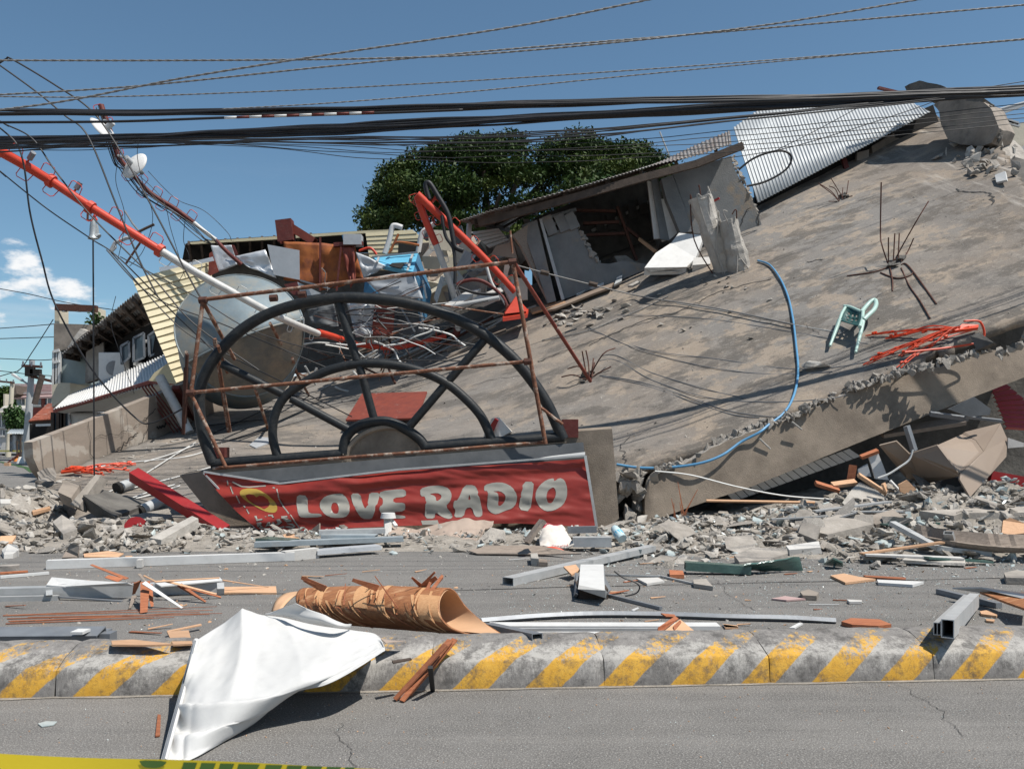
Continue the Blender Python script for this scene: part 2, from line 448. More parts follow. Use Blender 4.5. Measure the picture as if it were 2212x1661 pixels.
# rocks: a few hulls shared by all loose chunks
def hull(seed, flat, n=13):
    r = random.Random(seed); bm = bmesh.new()
    for _ in range(n):
        v = Vector((r.uniform(-1, 1), r.uniform(-1, 1), r.uniform(-1, 1)))
        v = v.normalized() * r.uniform(.75, 1.0) if r.random() < .6 else v * .8
        bm.verts.new((v.x, v.y * r.uniform(.7, 1), v.z * flat))
    bmesh.ops.convex_hull(bm, input=bm.verts)
    for v in [v for v in bm.verts if not v.link_faces]: bm.verts.remove(v)
    bm.verts.index_update()
    vs = [tuple(v.co) for v in bm.verts]; fs = [tuple(v.index for v in f.verts) for f in bm.faces]
    bm.free()
    return np.array(vs), fs
HULLS = [hull(i, [.45, .6, .28, .8, .22, .5][i % 6], 9 + i % 7) for i in range(18)]
def rock_mesh(name, h, m, sub=True):
    vs, fs = HULLS[h]
    me = bpy.data.meshes.new(name); me.from_pydata([tuple(v) for v in vs], [], fs)
    bm = bmesh.new(); bm.from_mesh(me)
    if sub:
        bmesh.ops.subdivide_edges(bm, edges=bm.edges, cuts=1, use_grid_fill=False)
        for v in bm.verts:
            v.co += v.co.normalized() * .11 * noise.noise(v.co * 3.1 + Vector((h, 0, 0)))
    bmesh.ops.recalc_face_normals(bm, faces=bm.faces)
    bm.to_mesh(me); bm.free(); me.materials.append(MATS[m])
    return me
ROCK = {}
def rock(name, h, m):
    if (h, m) not in ROCK: ROCK[(h, m)] = rock_mesh(name, h, m)
    return bpy.data.objects.new(name, ROCK[(h, m)])
def soup(name, items, mats):
    """many small pieces joined into one mesh; items = (x, y, z, size, mi)"""
    V, Fs, Mi = [], [], []; o = 0
    for (x, y, z, s, mi) in items:
        vs, fs = HULLS[rnd.randrange(len(HULLS))]
        e = Matrix.Rotation(rnd.uniform(0, 6.28), 3, 'Z') @ Matrix.Rotation(rnd.gauss(0, .45), 3, 'X') @ Matrix.Rotation(rnd.gauss(0, .45), 3, 'Y')
        sc = np.array([s * rnd.uniform(.7, 1.4), s * rnd.uniform(.6, 1.1), s * rnd.uniform(.5, 1.1)])
        V.append((vs * sc) @ np.array(e).T + np.array([x, y, z]))
        Fs += [tuple(i + o for i in f) for f in fs]; Mi += [mi] * len(fs); o += len(vs)
    me = bpy.data.meshes.new(name)
    me.from_pydata(np.concatenate(V).tolist(), [], Fs)
    for m in mats: me.materials.append(MATS[m])
    me.polygons.foreach_set('material_index', Mi); me.update()
    ob = bpy.data.objects.new(name, me); COL.objects.link(ob)
    return ob
# ================================================================== SETTING
def nodemat(name):
    m = bpy.data.materials.new(name); m.use_nodes = True; MATS[name] = m
    n, l = m.node_tree.nodes, m.node_tree.links
    class N: pass
    h = N(); h.n, h.l, h.b = n, l, n['Principled BSDF']
    h.tc = n.new('ShaderNodeTexCoord')
    def val(x, sock):
        if isinstance(x, (int, float)): sock.default_value = x
        elif isinstance(x, tuple): sock.default_value = (*x, 1)
        else: l.new(x, sock)
    def math_(op, a, b=0.0, c=None, clampit=False):
        k = n.new('ShaderNodeMath'); k.operation = op; k.use_clamp = clampit
        val(a, k.inputs[0]); val(b, k.inputs[1])
        if c is not None: val(c, k.inputs[2])
        return k.outputs[0]
    def noise_(scale, detail=6, rough=.6, vec=None, stretch=None, rot=None):
        v = vec or h.tc.outputs['Object']
        if stretch:
            k = n.new('ShaderNodeMapping'); k.inputs['Scale'].default_value = stretch
            if rot: k.inputs['Rotation'].default_value = rot
            l.new(v, k.inputs[0]); v = k.outputs[0]
        t = n.new('ShaderNodeTexNoise'); t.inputs['Scale'].default_value = scale; t.inputs['Detail'].default_value = detail; t.inputs['Roughness'].default_value = rough
        l.new(v, t.inputs['Vector'])
        return t.outputs['Fac']
    def rng(x, a, b, c=0.0, d=1.0):
        k = n.new('ShaderNodeMapRange'); val(x, k.inputs[0]); k.inputs[1].default_value = a; k.inputs[2].default_value = b; k.inputs[3].default_value = c; k.inputs[4].default_value = d
        return k.outputs[0]
    def mix(f, a, b):
        k = n.new('ShaderNodeMix'); k.data_type = 'RGBA'; val(f, k.inputs['Factor']); val(a, k.inputs['A']); val(b, k.inputs['B'])
        return k.outputs['Result']
    def xyz(v=None):
        k = n.new('ShaderNodeSeparateXYZ'); l.new(v or h.tc.outputs['Object'], k.inputs[0]); return k.outputs
    def finish(col, rough=.85, bumps=(), spec=.3):
        l.new(col, h.b.inputs['Base Color']); h.b.inputs['Roughness'].default_value = rough; h.b.inputs['Specular IOR Level'].default_value = spec
        prev = None
        for hgt, st, dist in bumps:
            k = n.new('ShaderNodeBump'); k.inputs['Strength'].default_value = st; k.inputs['Distance'].default_value = dist
            l.new(hgt, k.inputs['Height'])
            if prev: l.new(prev, k.inputs['Normal'])
            prev = k.outputs[0]
        if prev: l.new(prev, h.b.inputs['Normal'])
        return m
    h.math, h.noise, h.rng, h.mix, h.xyz, h.finish = math_, noise_, rng, mix, xyz, finish
    return h

h = nodemat('asphalt')
big = h.noise(.5, 6, .6); mid = h.noise(3.5, 6, .7); fine = h.noise(95, 3, .7); grain = h.noise(210, 2, .6)
AX, AY, AZ = h.xyz()
c = h.mix(h.rng(big, .35, .65), (.115, .109, .102), (.16, .15, .139))
trk = h.noise(.9, 6, .65, None, (.12, 2.2, 1))
c = h.mix(h.rng(trk, .52, .64, 0, .6), c, (.085, .081, .077))
c = h.mix(h.rng(trk, .45, .34, 0, .45), c, (.21, .198, .182))
c = h.mix(h.rng(mid, .45, .75, 0, .5), c, (.20, .19, .178))
dust = h.math('MULTIPLY', h.rng(AY, 6.2, 12.5), h.rng(h.math('ADD', h.noise(1.1, 8, .7), h.math('MULTIPLY', h.rng(AX, -6, 7), .18)), .34, .60, 0, .9))
dust = h.math('MULTIPLY', dust, h.rng(AY, 40, 22))
c = h.mix(dust, c, (.35, .335, .31))
c = h.mix(h.rng(fine, .50, .62, 0, .75), c, (.34, .325, .30))
blot = h.noise(26, 6, .7)
c = h.mix(h.rng(blot, .42, .32, 0, .45), c, (.07, .067, .064))
c = h.mix(h.rng(grain, .44, .32, 0, .8), c, (.04, .039, .038))
h.finish(c, .92, ((fine, .6, .012),))

h = nodemat('kerb_concrete')
X_, Y_, Z_ = h.xyz()
d = h.math('ADD', Z_, h.math('MULTIPLY', Y_, .75))
wob = h.math('MULTIPLY', h.math('SUBTRACT', h.noise(5, 5, .7), .5), .05)
s = h.math('ADD', h.math('SUBTRACT', X_, h.math('MULTIPLY', d, .92)), wob)
ph = h.math('FRACT', h.math('DIVIDE', h.math('ADD', s, 20.085), .4765))
stripe = h.math('MULTIPLY', h.rng(ph, .0, .02), h.rng(ph, .50, .48))
wear = h.noise(16, 10, .75); wear2 = h.noise(4, 6, .7); wear3 = h.noise(55, 6, .75, None, (1, .35, .35))
thr = h.rng(d, .08, .60, .395, .57)
thr = h.math('ADD', thr, h.math('MULTIPLY', h.math('SUBTRACT', wear2, .5), .34))
paint = h.rng(h.math('SUBTRACT', h.math('ADD', h.math('MULTIPLY', wear, .65), h.math('MULTIPLY', wear3, .35)), thr), -.02, .05)
c = h.mix(h.rng(wear2, .3, .7), (.24, .225, .21), (.165, .155, .145))
c = h.mix(h.rng(wear3, .5, .75, 0, .5), c, (.33, .31, .28))
thrw = h.math('ADD', h.math('ABSOLUTE', h.math('SUBTRACT', d, .25)), .34)
white = h.rng(h.math('SUBTRACT', h.math('ADD', h.math('MULTIPLY', wear, .6), h.math('MULTIPLY', wear3, .4)), h.math('ADD', thrw, h.math('MULTIPLY', h.math('SUBTRACT', wear2, .5), .5))), -.02, .1, 0, .75)
c = h.mix(white, c, (.40, .382, .352))
yel = h.mix(h.rng(wear, .35, .7), (.50, .26, .03), (.58, .34, .06))
c = h.mix(h.math('MULTIPLY', stripe, paint), c, yel)
soot = h.noise(7, 10, .78)
c = h.mix(h.rng(soot, .485, .62, 0, .8), c, (.075, .07, .066))
crk = h.noise(11, 8, .7)
c = h.mix(h.rng(h.math('ABSOLUTE', h.math('SUBTRACT', crk, .5)), .008, .0, 0, .8), c, (.04, .038, .036))
h.finish(c, .88, ((wear, .3, .02), (wear3, .2, .008)))

h = nodemat('roof_slab')
X_, Y_, Z_ = h.xyz()
big = h.noise(.22, 6, .6); med = h.noise(.9, 8, .68); strk = h.noise(.8, 12, .72, None, (.75, 1.25, 1.0), (0, 0, .35)); fine = h.noise(14, 8, .75); drip = h.noise(2.2, 7, .6, None, (1.5, .18, .18))
c = h.mix(h.rng(big, .40, .60), (.20, .185, .168), (.23, .19, .152))
c = h.mix(h.rng(med, .52, .555, 0, .75), c, (.315, .255, .195))
c = h.mix(h.rng(strk, .50, .56, 0, .85), c, (.112, .10, .087))
c = h.mix(h.rng(med, .42, .30, 0, .9), c, (.115, .105, .095))
scuff = h.noise(5.5, 10, .8, None, (.6, 1.6, 1), (0, 0, .4))
c = h.mix(h.rng(scuff, .55, .62, 0, .65), c, (.345, .31, .265))
c = h.mix(h.rng(scuff, .42, .34, 0, .55), c, (.10, .09, .08))
rt = h.rng(X_, 8.5, 11.5)
c = h.mix(h.math('MULTIPLY', rt, .45), c, (.165, .132, .102))
dr = h.math('MULTIPLY', h.rng(drip, .56, .70), h.math('MULTIPLY', rt, .75))
c = h.mix(dr, c, (.47, .43, .38))
lf = h.rng(X_, 1.5, -3.5)
c = h.mix(h.math('MULTIPLY', lf, .45), c, h.mix(h.rng(strk, .35, .62), (.235, .215, .195), (.12, .11, .10)))
c = h.mix(h.rng(fine, .66, .76, 0, .8), c, (.50, .47, .43))
c = h.mix(h.rng(fine, .34, .26, 0, .4), c, (.10, .09, .08))
speck = h.noise(45, 6, .75)
c = h.mix(h.rng(speck, .60, .70, 0, .7), c, (.42, .385, .34))
c = h.mix(h.rng(speck, .40, .33, 0, .6), c, (.085, .077, .07))
h.finish(c, .92, ((fine, .5, .04), (scuff, .4, .05)))

h = nodemat('side_parapet_concrete')
v1 = h.n.new('ShaderNodeTexVoronoi'); v1.feature = 'DISTANCE_TO_EDGE'; v1.inputs['Scale'].default_value = .75
wv = h.n.new('ShaderNodeVectorMath'); wv.operation = 'ADD'
nn = h.n.new('ShaderNodeTexNoise'); nn.inputs['Scale'].default_value = 2.5; nn.inputs['Detail'].default_value = 6
h.l.new(h.tc.outputs['Object'], nn.inputs['Vector'])
sc_ = h.n.new('ShaderNodeVectorMath'); sc_.operation = 'SCALE'; sc_.inputs['Scale'].default_value = .8
h.l.new(nn.outputs['Color'], sc_.inputs[0]); h.l.new(h.tc.outputs['Object'], wv.inputs[0]); h.l.new(sc_.outputs[0], wv.inputs[1])
mv = h.n.new('ShaderNodeMapping'); mv.inputs['Scale'].default_value = (.6, .3, 1.1); h.l.new(wv.outputs[0], mv.inputs[0])
h.l.new(mv.outputs[0], v1.inputs['Vector'])
a_ = h.noise(1.0, 8, .66, None, (.6, .35, 1)); f_ = h.noise(18, 7, .7, None, (1, .4, 1))
c = h.mix(h.rng(a_, .35, .65), (.20, .165, .135), (.30, .25, .205))
c = h.mix(h.rng(a_, .42, .3, 0, .8), c, (.09, .08, .07))
patch = h.math('MULTIPLY', h.rng(v1.outputs['Distance'], .085, .05), h.rng(h.noise(.6, 3, .5), .46, .54))
c = h.mix(h.math('MULTIPLY', patch, .75), c, (.40, .36, .31))
c = h.mix(h.rng(f_, .6, .75, 0, .4), c, (.40, .36, .31))
h.finish(c, .92, ((f_, .3, .02),))

# ---- ground
gm = MB().grid(lambda u, v: ((u - .5) * 2400, -40 + v * 2000, 0), 6, 6)
tag(gm.build('road', 'asphalt'), kind='structure')

# ---- kerb of the median, block by block
KA, KB = G(-160, 1511.0), G(2420, 1460.5)
kd = (KB - KA).normalized(); KB = KB + kd * 7; kang = math.atan2(kd.y, kd.x)
kerb = bpy.data.objects.new('kerb', None); COL.objects.link(kerb)
kerb.location = KA; kerb.rotation_euler = (0, 0, kang); tag(kerb, kind='structure')
def kerb_u(px, py=1490):
    p = G(px, py); return (p - KA).dot(kd)
joints = [kerb_u(x) for x in (-190, 142, 560, 935, 1311, 1684, 2064, 2450)]
joints = [joints[0] - 1.2 * k for k in range(5, 0, -1)] + joints + [joints[-1] + 1.2 * k for k in range(1, 6)]
prof = [(-.01, -.03), (-.006, .01), (.018, .165), (.036, .182), (.16, .222), (.29, .256), (.34, .268), (.43, .268), (.455, .255), (.47, -.03)]
for i in range(len(joints) - 1):
    a, b = joints[i] + .002, joints[i + 1] - .004
    m = MB(); n = 26; vs = []
    for k in range(n + 1):
        u = a + (b - a) * k / n
        for j, (y, z) in enumerate(prof):
            w = .006 * noise.noise((u * 6, j * 2.2, i)) + .004 * noise.noise((u * 23, j * 3, 2))
            e = 0
            if k in (0, n) and 0 < j < len(prof) - 1: e = -.012 * (1 if y > .02 else .3)
            vs.append((u + (rnd.uniform(-.004, .004) if k in (0, n) else 0), y + w + (.01 if e and y < .05 else 0), z + w + e))
    q = len(prof)
    fs = [(k * q + j, (k + 1) * q + j, (k + 1) * q + j + 1, k * q + j + 1) for k in range(n) for j in range(q - 1)]
    fs += [tuple(range(q)), tuple(n * q + j for j in range(q))[::-1]]
    m.add(vs, fs)
    me = m.mesh('kerb_block', 'kerb_concrete', (0, 0, 0), 40)
    o = bpy.data.objects.new('kerb_block', me); COL.objects.link(o); o.parent = kerb
KERB_TOP = .27
# mortar-dark dirt strip at the foot of the kerb
m = MB().grid(lambda u, v: KA + kd * (u * ((KB - KA).length + 6) - 6) + Vector((-kd.y, kd.x, 0)) * (-.045 - .03 * noise.noise((u * 60, 1, 0)) * (1 - v) + v * .05) + Vector((0, 0, .004)), 160, 1)
tag(m.build('gutter_dirt', 'asphalt_pile'), kind='structure')

# joint line of the paving beyond the kerb and cracks in the asphalt
def ribbon(pts, w, z=.006, jig=.0, sub=8, on=None):
    pts = crom(pts, sub); L, Rr = [], []
    for i, p in enumerate(pts):
        t = (pts[min(i + 1, len(pts) - 1)] - pts[max(i - 1, 0)]).normalized()
        sd = Vector((t.y, -t.x, 0)) if on is None else t.cross(on).normalized()
        j = sd * jig * noise.noise((p.x * 5, p.y * 5, p.z * 5 + 1)) + sd * jig * .6 * noise.noise((p.x * 19, p.y * 19, 1))
        ww = w * (.35 + .9 * abs(noise.noise((p.x * 3.3, p.y * 3.3, 7)))) if jig else w
        up = (on or Vector((0, 0, 1))) * z
        L.append(p + j + sd * ww / 2 + up); Rr.append(p + j - sd * ww / 2 + up)
    n = len(pts); m = MB()
    m.add(L + Rr, [(i, i + 1, n + i + 1, n + i) for i in range(n - 1)])
    return m
mat('joint_dark', (.055, .052, .05), (.04, .038, .036), 8, .95, 0, .2, 30)
for nm, pts, w, jg in (('paving_joint', [G(-20, 1292), G(700, 1281), G(1500, 1262), G(2230, 1247)], .05, .05),
                       ('road_crack', [KG(12, 1230, 1230), KG(12, 1380, 1310), KG(12, 1530, 1410), KG(12, 1700, 1530), KG(12, 1800, 1640)], 
.006, .05),
                       ('road_crack', [KG(10, 985, 1240), KG(10, 1000, 1330), KG(10, 1040, 1420), KG(10, 1060, 1540)], .006, .05),
                       ('road_crack', [KG(11, 1850, 420), KG(11, 1960, 560), KG(11, 2060, 640), KG(11, 2170, 720)], .008, .06)):
    tag(ribbon(pts, w, .005, jg).build(nm, 'joint_dark'), kind='structure')

# ---- rubble bed
def sm(x, a, b):
    t = clamp((x - a) / (b - a)); return t * t * (3 - 2 * t)
def mound(X, Y):
    l = (.22 + .42 * sm(X, -8.4, -10.2)) * max(sm(X, -8.2, -9.4), sm(Y, 16.5, 15.2)) * sm(X, -4.4, -6.6) * sm(Y, 12.6, 15.2 + sm(X, -8, -10)) * sm(Y, 23, 18.5) * sm(X, -14, -10.4)
    mid = .13 * sm(X, -7, -5) * sm(X, 3.5, 1.5) * sm(Y, 12.3, 14.2) * sm(Y, 15.7, 14.6)
    r = (.22 + .55 * sm(X, 3.5, 8)) * sm(X, 1.4, 3.2) * sm(Y, 11.0, 15.3 + .1 * X) * sm(Y, 25, 18)
    z = l + mid + r
    if z > .004: z *= 1 + .35 * noise.noise((X * 1.1, Y * 1.1, 0)) + .2 * noise.noise((X * 3.3, Y * 3.3, 5))
    return z
NU, NV = 230, 110
m = MB().grid(lambda u, v: ((-15 + u * 30), 10.6 + v * 13, mound(-15 + u * 30, 10.6 + v * 13) - .03), NU, NV)
keep = [f for f in m.f if max(m.v[i][2] for i in f) > -.022]
m.f = keep; m.m = [0] * len(keep)
tag(m.build('rubble_bed', 'asphalt_pile'), 'grey dust and fine debris under the broken concrete', 'rubble', kind='stuff')

# ================================================================== COLLAPSED BUILDING
bld = thing('collapsed_building', 'pancaked grey concrete building whose cracked roof slab slopes to the street', 'building', (2, 19, 0))
NX, NY = 190, 104
X0, X1, Y0, Y1 = -10.7, 16.6, 15.9, 31.0
def front_y(X):
    if X < -8: return 19.3 + (X + 10.3) * (16.5 - 19.3) / 2.3 + .25 * noise.noise((X * 2, 0, 0))
    if X < -5.6: return 16.3 + .35 * noise.noise((X * 2.2, 1, 0))
    if X < 2.1: return 16.95
    return 17.15 + .045 * (X - 2.2) + .2 * noise.noise((X * 2.5, 3, 0))
def right_x(Y): return 13.5 + .37 * (Y - 23.3)
def left_x(Y): return -13.8 + .176 * Y
vid = {}; m = MB()
def rv(i, j):
    if (i, j) not in vid:
        X = X0 + (X1 - X0) * i / NX; Y = Y0 + (Y1 - Y0) * j / NY
        X += .05 * noise.noise((i * .9, j * .9, 1)); Y += .05 * noise.noise((i * .9, j * .9, 8))
        vid[(i, j)] = len(m.v); m.v.append((X, Y, roof_z(X, Y)))
    return vid[(i, j)]
for i in range(NX):
    for j in range(NY):
        X = X0 + (X1 - X0) * (i + .5) / NX; Y = Y0 + (Y1 - Y0) * (j + .5) / NY
        if Y < front_y(X) or X > right_x(Y) or X < left_x(Y): continue
        m.f.append((rv(i, j), rv(i + 1, j), rv(i + 1, j + 1), rv(i, j + 1))); m.m.append(0)
slab = m.build('roof_slab', 'roof_slab', bld, True)
md = slab.modifiers.new('thickness', 'SOLIDIFY'); md.thickness = .2; md.offset = -1
slab['label'] = 'stained concrete roof slab with long cracks'

# mass of the storeys crushed under the slab
m = MB()
for (xa, xb, ya, yb) in ((2.9, 15, 19.6, 30.5), (-8.2, 2.9, 19.0, 30.5)):
    n = 14
    def fn(u, v, xa=xa, xb=xb, ya=ya, yb=yb): 
        X = xa + (xb - xa) * u; Y = ya + (yb - ya) * v
        return (X, Y, roof_z(X, Y) - .35)
    o0 = len(m.v); m.grid(fn, n, n)
    vs = [fn(i / n, 0) for i in range(n + 1)]
    m.add(vs + [(x, y, -.1) for x, y, z in vs], [(i, i + 1, n + 2 + i, n + 1 + i) for i in range(n)])
    for s_ in (0, 1):
        vs = [fn(s_, i / n) for i in range(n + 1)]
        m.add(vs + [(x, y, -.1) for x, y, z in vs], [(i, i + 1, n + 2 + i, n + 1 + i) for i in range(n)])
    vs = [fn(i / n, 1) for i in range(n + 1)]
    m.add(vs + [(x, y, -.1) for x, y, z in vs], [(i, i + 1, n + 2 + i, n + 1 + i) for i in range(n)])
m.build('crushed_storey', 'concrete_dark', bld)

# right-hand parapet beam with its torn crest
crest = [(1392, 1078), (1398, 1043), (1430, 1018), (1480, 1000), (1559, 957), (1640, 926), (1713, 903), (1800, 862), (1887, 828), (1960, 806), (2040, 790), (2155, 754), (2160, 775), (2212, 742), (2330, 700), (2460, 655)]
foot = [(1393, 1129), (1410, 1126), (1450, 1110), (1500, 1092), (1560, 1072), (1610, 1056), (1700, 1020), (1845, 960), (2000, 898), (2212, 815), (2330, 768), (2460, 715)]
def interp(tab, x):
    for (x0, y0), (x1, y1) in zip(tab, tab[1:]):
        if x <= x1: return y0 + (y1 - y0) * clamp((x - x0) / max(x1 - x0, 1e-6))
    return tab[-1][1]
def beam_y(px): return 16.9 + (px - 1392) / 820 * .75
m = MB(); N = 110; vs = []
for k in range(N + 1):
    px = 1393 + (2440 - 1393) * k / N
    t = interp(crest, px) + (4.5 * noise.noise((px * .055, 2, 0)) + 3 * noise.noise((px * .17, 5, 0)))
    b = interp(foot, px) + 1.2 * noise.noise((px * .08, 9, 0))
    Y = beam_y(px)
    top, bot = P(px, t, Y), P(px, b, Y - .22)
    mid = top.lerp(bot, .5)
    bk = top + Vector((.0, .34 + .08 * noise.noise((px * .1, 3, 3)), .05 + .10 * noise.noise((px * .13, 1, 3))))
    inner = top + Vector((0, .16, .03 + .06 * noise.noise((px * .2, 4, 4))))
    bb = bot + Vector((0, .6, .12))
    vs += [bot, mid + Vector((0, .012 * noise.noise((px * .03, 0, 0)), 0)), top, inner, bk, bb]
fs = []
for k in range(N):
    for j in range(6):
        j2 = (j + 1) % 6
        fs.append((k * 6 + j, (k + 1) * 6 + j, (k + 1) * 6 + j2, k * 6 + j2))
fs += [tuple(range(6)), tuple(N * 6 + j for j in range(6))[::-1]]
m.add(vs, fs)
for i in range(len(m.f) - 2):
    if i % 6 in (2, 3): m.m[i] = 1
be = m.build('parapet_beam', ['concrete_brown', 'slab_rough'], bld, 30)
be['label'] = 'thick brown parapet beam rising to the right'

# side parapet on the left
def sp_y(px): return -13.88 / ((px - CX) / F - .176)
top = [(70, 955), (193, 909), (345, 850), (425, 817), (520, 782), (600, 752)]
bot = [(72, 985), (84, 1012), (104, 1036), (150, 1022), (204, 1001), (297, 967), (397, 936), (500, 905), (600, 872)]
pts = [P(x, y + 1.5 * noise.noise((x, 0, 0)), sp_y(x)) for x, y in top] + [P(x, y + 4, sp_y(x)) for x, y in reversed(bot)]
sp = MB().plate(pts, Vector((-.22, .05, 0))).build('side_parapet', 'side_parapet_concrete', bld)
sp['label'] = 'cracked tan side parapet with pale branching patches'
# sign wall
TW = 16.55
pts = [P(388, 1027, TW), P(470, 1012, TW), P(700, 991, TW), P(900, 974, TW), P(1205, 943, TW), P(1240, 932, TW), P(1322, 926, TW), P(1325, 960, TW), P(1337, 1120, TW - .1), P(1300, 1150, TW - .12), P(560, 1165, TW - .1), P(470, 1130, TW - .05)]
w_ = MB().plate(pts, Vector((.02, .42, .05))).build('sign_wall', 'concrete_brown', bld)
m = MB()
for a, b in (((466, 1016), (712, 992)), ((712, 992), (760, 988)), ((900, 974), (1222, 942))):
    m.bar(P(a[0], a[1] + 7, TW - .04), P(b[0], b[1] + 7, TW - .04), .24, .13)
m.build('cap_moulding', 'concrete_brown', w_)
# half round concrete core under the arch
c0 = Vector(K(7, 1035, 838)); pts = []
for k in range(15):
    a = math.pi * k / 14
    pts.append(P(c0[0] - 76 * math.cos(a), c0[1] - 58 * math.sin(a) + 8 * math.cos(a), TW - .1))
m = MB().plate(pts + [P(c0[0] + 76, c0[1] + 14, TW - .1), P(c0[0] - 76, c0[1] + 28, TW - .1)], Vector((0, .3, 0)))
m.build('half_round_core', 'concrete_brown', w_)
pts2 = [P(c0[0] - 82 * math.cos(math.pi * k / 20), c0[1] - 64 * math.sin(math.pi * k / 20) + 8 * math.cos(math.pi * k / 20), TW - .12) for k in range(21)]
MB().tube(pts2, .055, 6).build('moulding_ring', 'concrete_brown', w_, 40)
# broken right end of the wall: rough lumps in the gap
for k in range(26):
    px, py = rnd.uniform(1338, 1398), rnd.uniform(1015, 1120)
    o = rock('broken_concrete', rnd.randrange(18), 'slab_rough'); COL.objects.link(o); o.parent = bld
    s_ = rnd.uniform(.12, .28); p = P(px, py, 17.0 + rnd.uniform(-.1, .25)); o.location = p - bld.location
    o.scale = (s_, s_, s_); o.rotation_euler = [rnd.uniform(0, 6) for _ in range(3)]
# lumps along the torn crest of the beam and slab edge
for k in range(230):
    px = rnd.uniform(1400, 2230) if k < 150 else rnd.uniform(1560, 2120)
    o = rock('broken_concrete', rnd.randrange(18), 'slab_rough'); COL.objects.link(o); o.parent = bld
    s_ = rnd.uniform(.05, .15); p = R(px, interp(crest, px) - rnd.uniform(0, 13), .02)
    if p.y > 19.5: p = P(px, interp(crest, px) - 4, beam_y(px) + .25)
    o.location = p - bld.location; o.scale = (s_, s_, s_ * .9); o.rotation_euler = [rnd.uniform(0, 6) for _ in range(3)]
# left broken slab plates and corner
def slabpiece(pts, th, mt, parent=bld, name='slab_piece', smooth=False):
    return MB().plate(pts, th).build(name, mt, parent, smooth)
slabpiece([KP(13, 805, 572, 15.9), KP(13, 1110, 780, 15.6), KP(13, 1270, 760, 16.2), KP(13, 1480, 640, 17), KP(13, 1000, 520, 17)], Vector((.05, .1, -.3)), 'concrete_dark')
slabpiece([KP(13, 680, 660, 15.6), KP(13, 930, 370, 16.6), KP(13, 980, 380, 16.7), KP(13, 760, 690, 15.7)], Vector((0, .3, -.12)), 'concrete')
slabpiece([KP(13, 560, 540, 16.6), KP(13, 630, 420, 17.6), KP(13, 780, 470, 17.6), KP(13, 690, 600, 16.6)], Vector((.03, .1, -.22)), 'concrete_wall')
slabpiece([KP(13, 360, 350, 18.6), KP(13, 440, 310, 18.9), KP(13, 470, 370, 18.9), KP(13, 450, 440, 18.5), KP(13, 380, 430, 18.5)], Vector((0, .35, 0)), 'concrete')
slabpiece([KP(13, 870, 850, 15.2), KP(13, 1100, 800, 15.7), KP(13, 1640, 700, 16.2), KP(13, 1680, 790, 15.6), KP(13, 1040, 935, 14.9)], Vector((0, .2, -.2)), 'asphalt_pile')
# concrete grit of the torn side parapet foot
for k in range(60):
    t = rnd.random(); p = R(110 + 330 * t + rnd.uniform(-8, 8), 1046 - 112 * t + rnd.uniform(-4, 8))
    o = rock('broken_concrete', rnd.randrange(18), 'concrete_light'); COL.objects.link(o); o.parent = bld
    s_ = rnd.uniform(.04, .12); o.location = p - bld.location; o.scale = (s_, s_, s_ * .6); o.rotation_euler = (0, 0, rnd.uniform(0, 6))
# cracks
UPR = Vector((-.34, -.42, .84))
def crack(pts, w, jg=.12):
    q = [R(*p) for p in pts]
    fine = crom(q, 5); fine = [Vector((p.x, p.y, roof_z(p.x, p.y))) for p in fine]
    return ribbon(fine, w, .012, jg, 2, UPR).build('crack', 'joint_dark', slab)
for pts, w in (([K(4, 960, 1340), K(4, 1200, 1230), K(4, 1450, 1160), K(4, 1640, 1070), K(4, 1850, 1000), K(4, 2050, 955)], .07),
               ([K(4, 930, 1260), K(4, 1180, 1200), K(4, 1290, 1170)], .04),
               ([K(3, 1570, 1530), K(3, 1750, 1450), K(3, 1950, 1380), K(3, 2110, 1320)], .045),
               ([K(4, 1300, 1110), K(4, 1500, 1070), K(4, 1700, 1000)], .03),
               ([K(5, 600, 990), K(5, 800, 930), K(5, 960, 880)], .035), ([K(5, 1470, 830), K(5, 1580, 850), K(5, 1680, 860), K(5, 1700, 930)], .09),
               ([K(5, 900, 1540), K(5, 1000, 1490), K(5, 1100, 1470)], .03), ([K(5, 540, 1285), K(5, 640, 1270)], .07),
               ([K(7, 1780, 380), K(7, 1950, 320), K(7, 2120, 260)], .035), ([K(7, 1450, 500), K(7, 1600, 460), K(7, 1750, 440)], .03),
               ([K(8, 165, 740), K(8, 200, 690), K(8, 320, 640)], .035), ([K(8, 0, 215), K(8, 120, 160), K(8, 290, 100), K(8, 420, 60), K(8, 570, 5)], .06),
               ([K(8, 170, 830), K(8, 190, 780), K(8, 160, 740)], .04), ([K(8, 1330, 140), K(8, 1200, 170), K(8, 1080, 110)], .02)):
    crack(pts, w)
def wcrack(pts, w):
    q = [P(*K(2, x, y), sp_y(K(2, x, y)[0]) - .03) for x, y in pts]
    ribbon(q, w, .012, .1, 6, Vector((.95, -.3, 0)).normalized()).build('crack', 'dark', sp)
wcrack([(705, 1310), (750, 1260), (790, 1210), (860, 1165)], .06); wcrack([(840, 1270), (900, 1190), (915, 1110), (905, 1080), (975, 1020)], .05)
wcrack([(980, 1140), (1020, 1125), (1060, 1100)], .12); wcrack([(555, 1095), (560, 1200), (585, 1330)], .03)
wcrack([(590, 1190), (740, 1170), (830, 1130), (930, 1080)], .022)
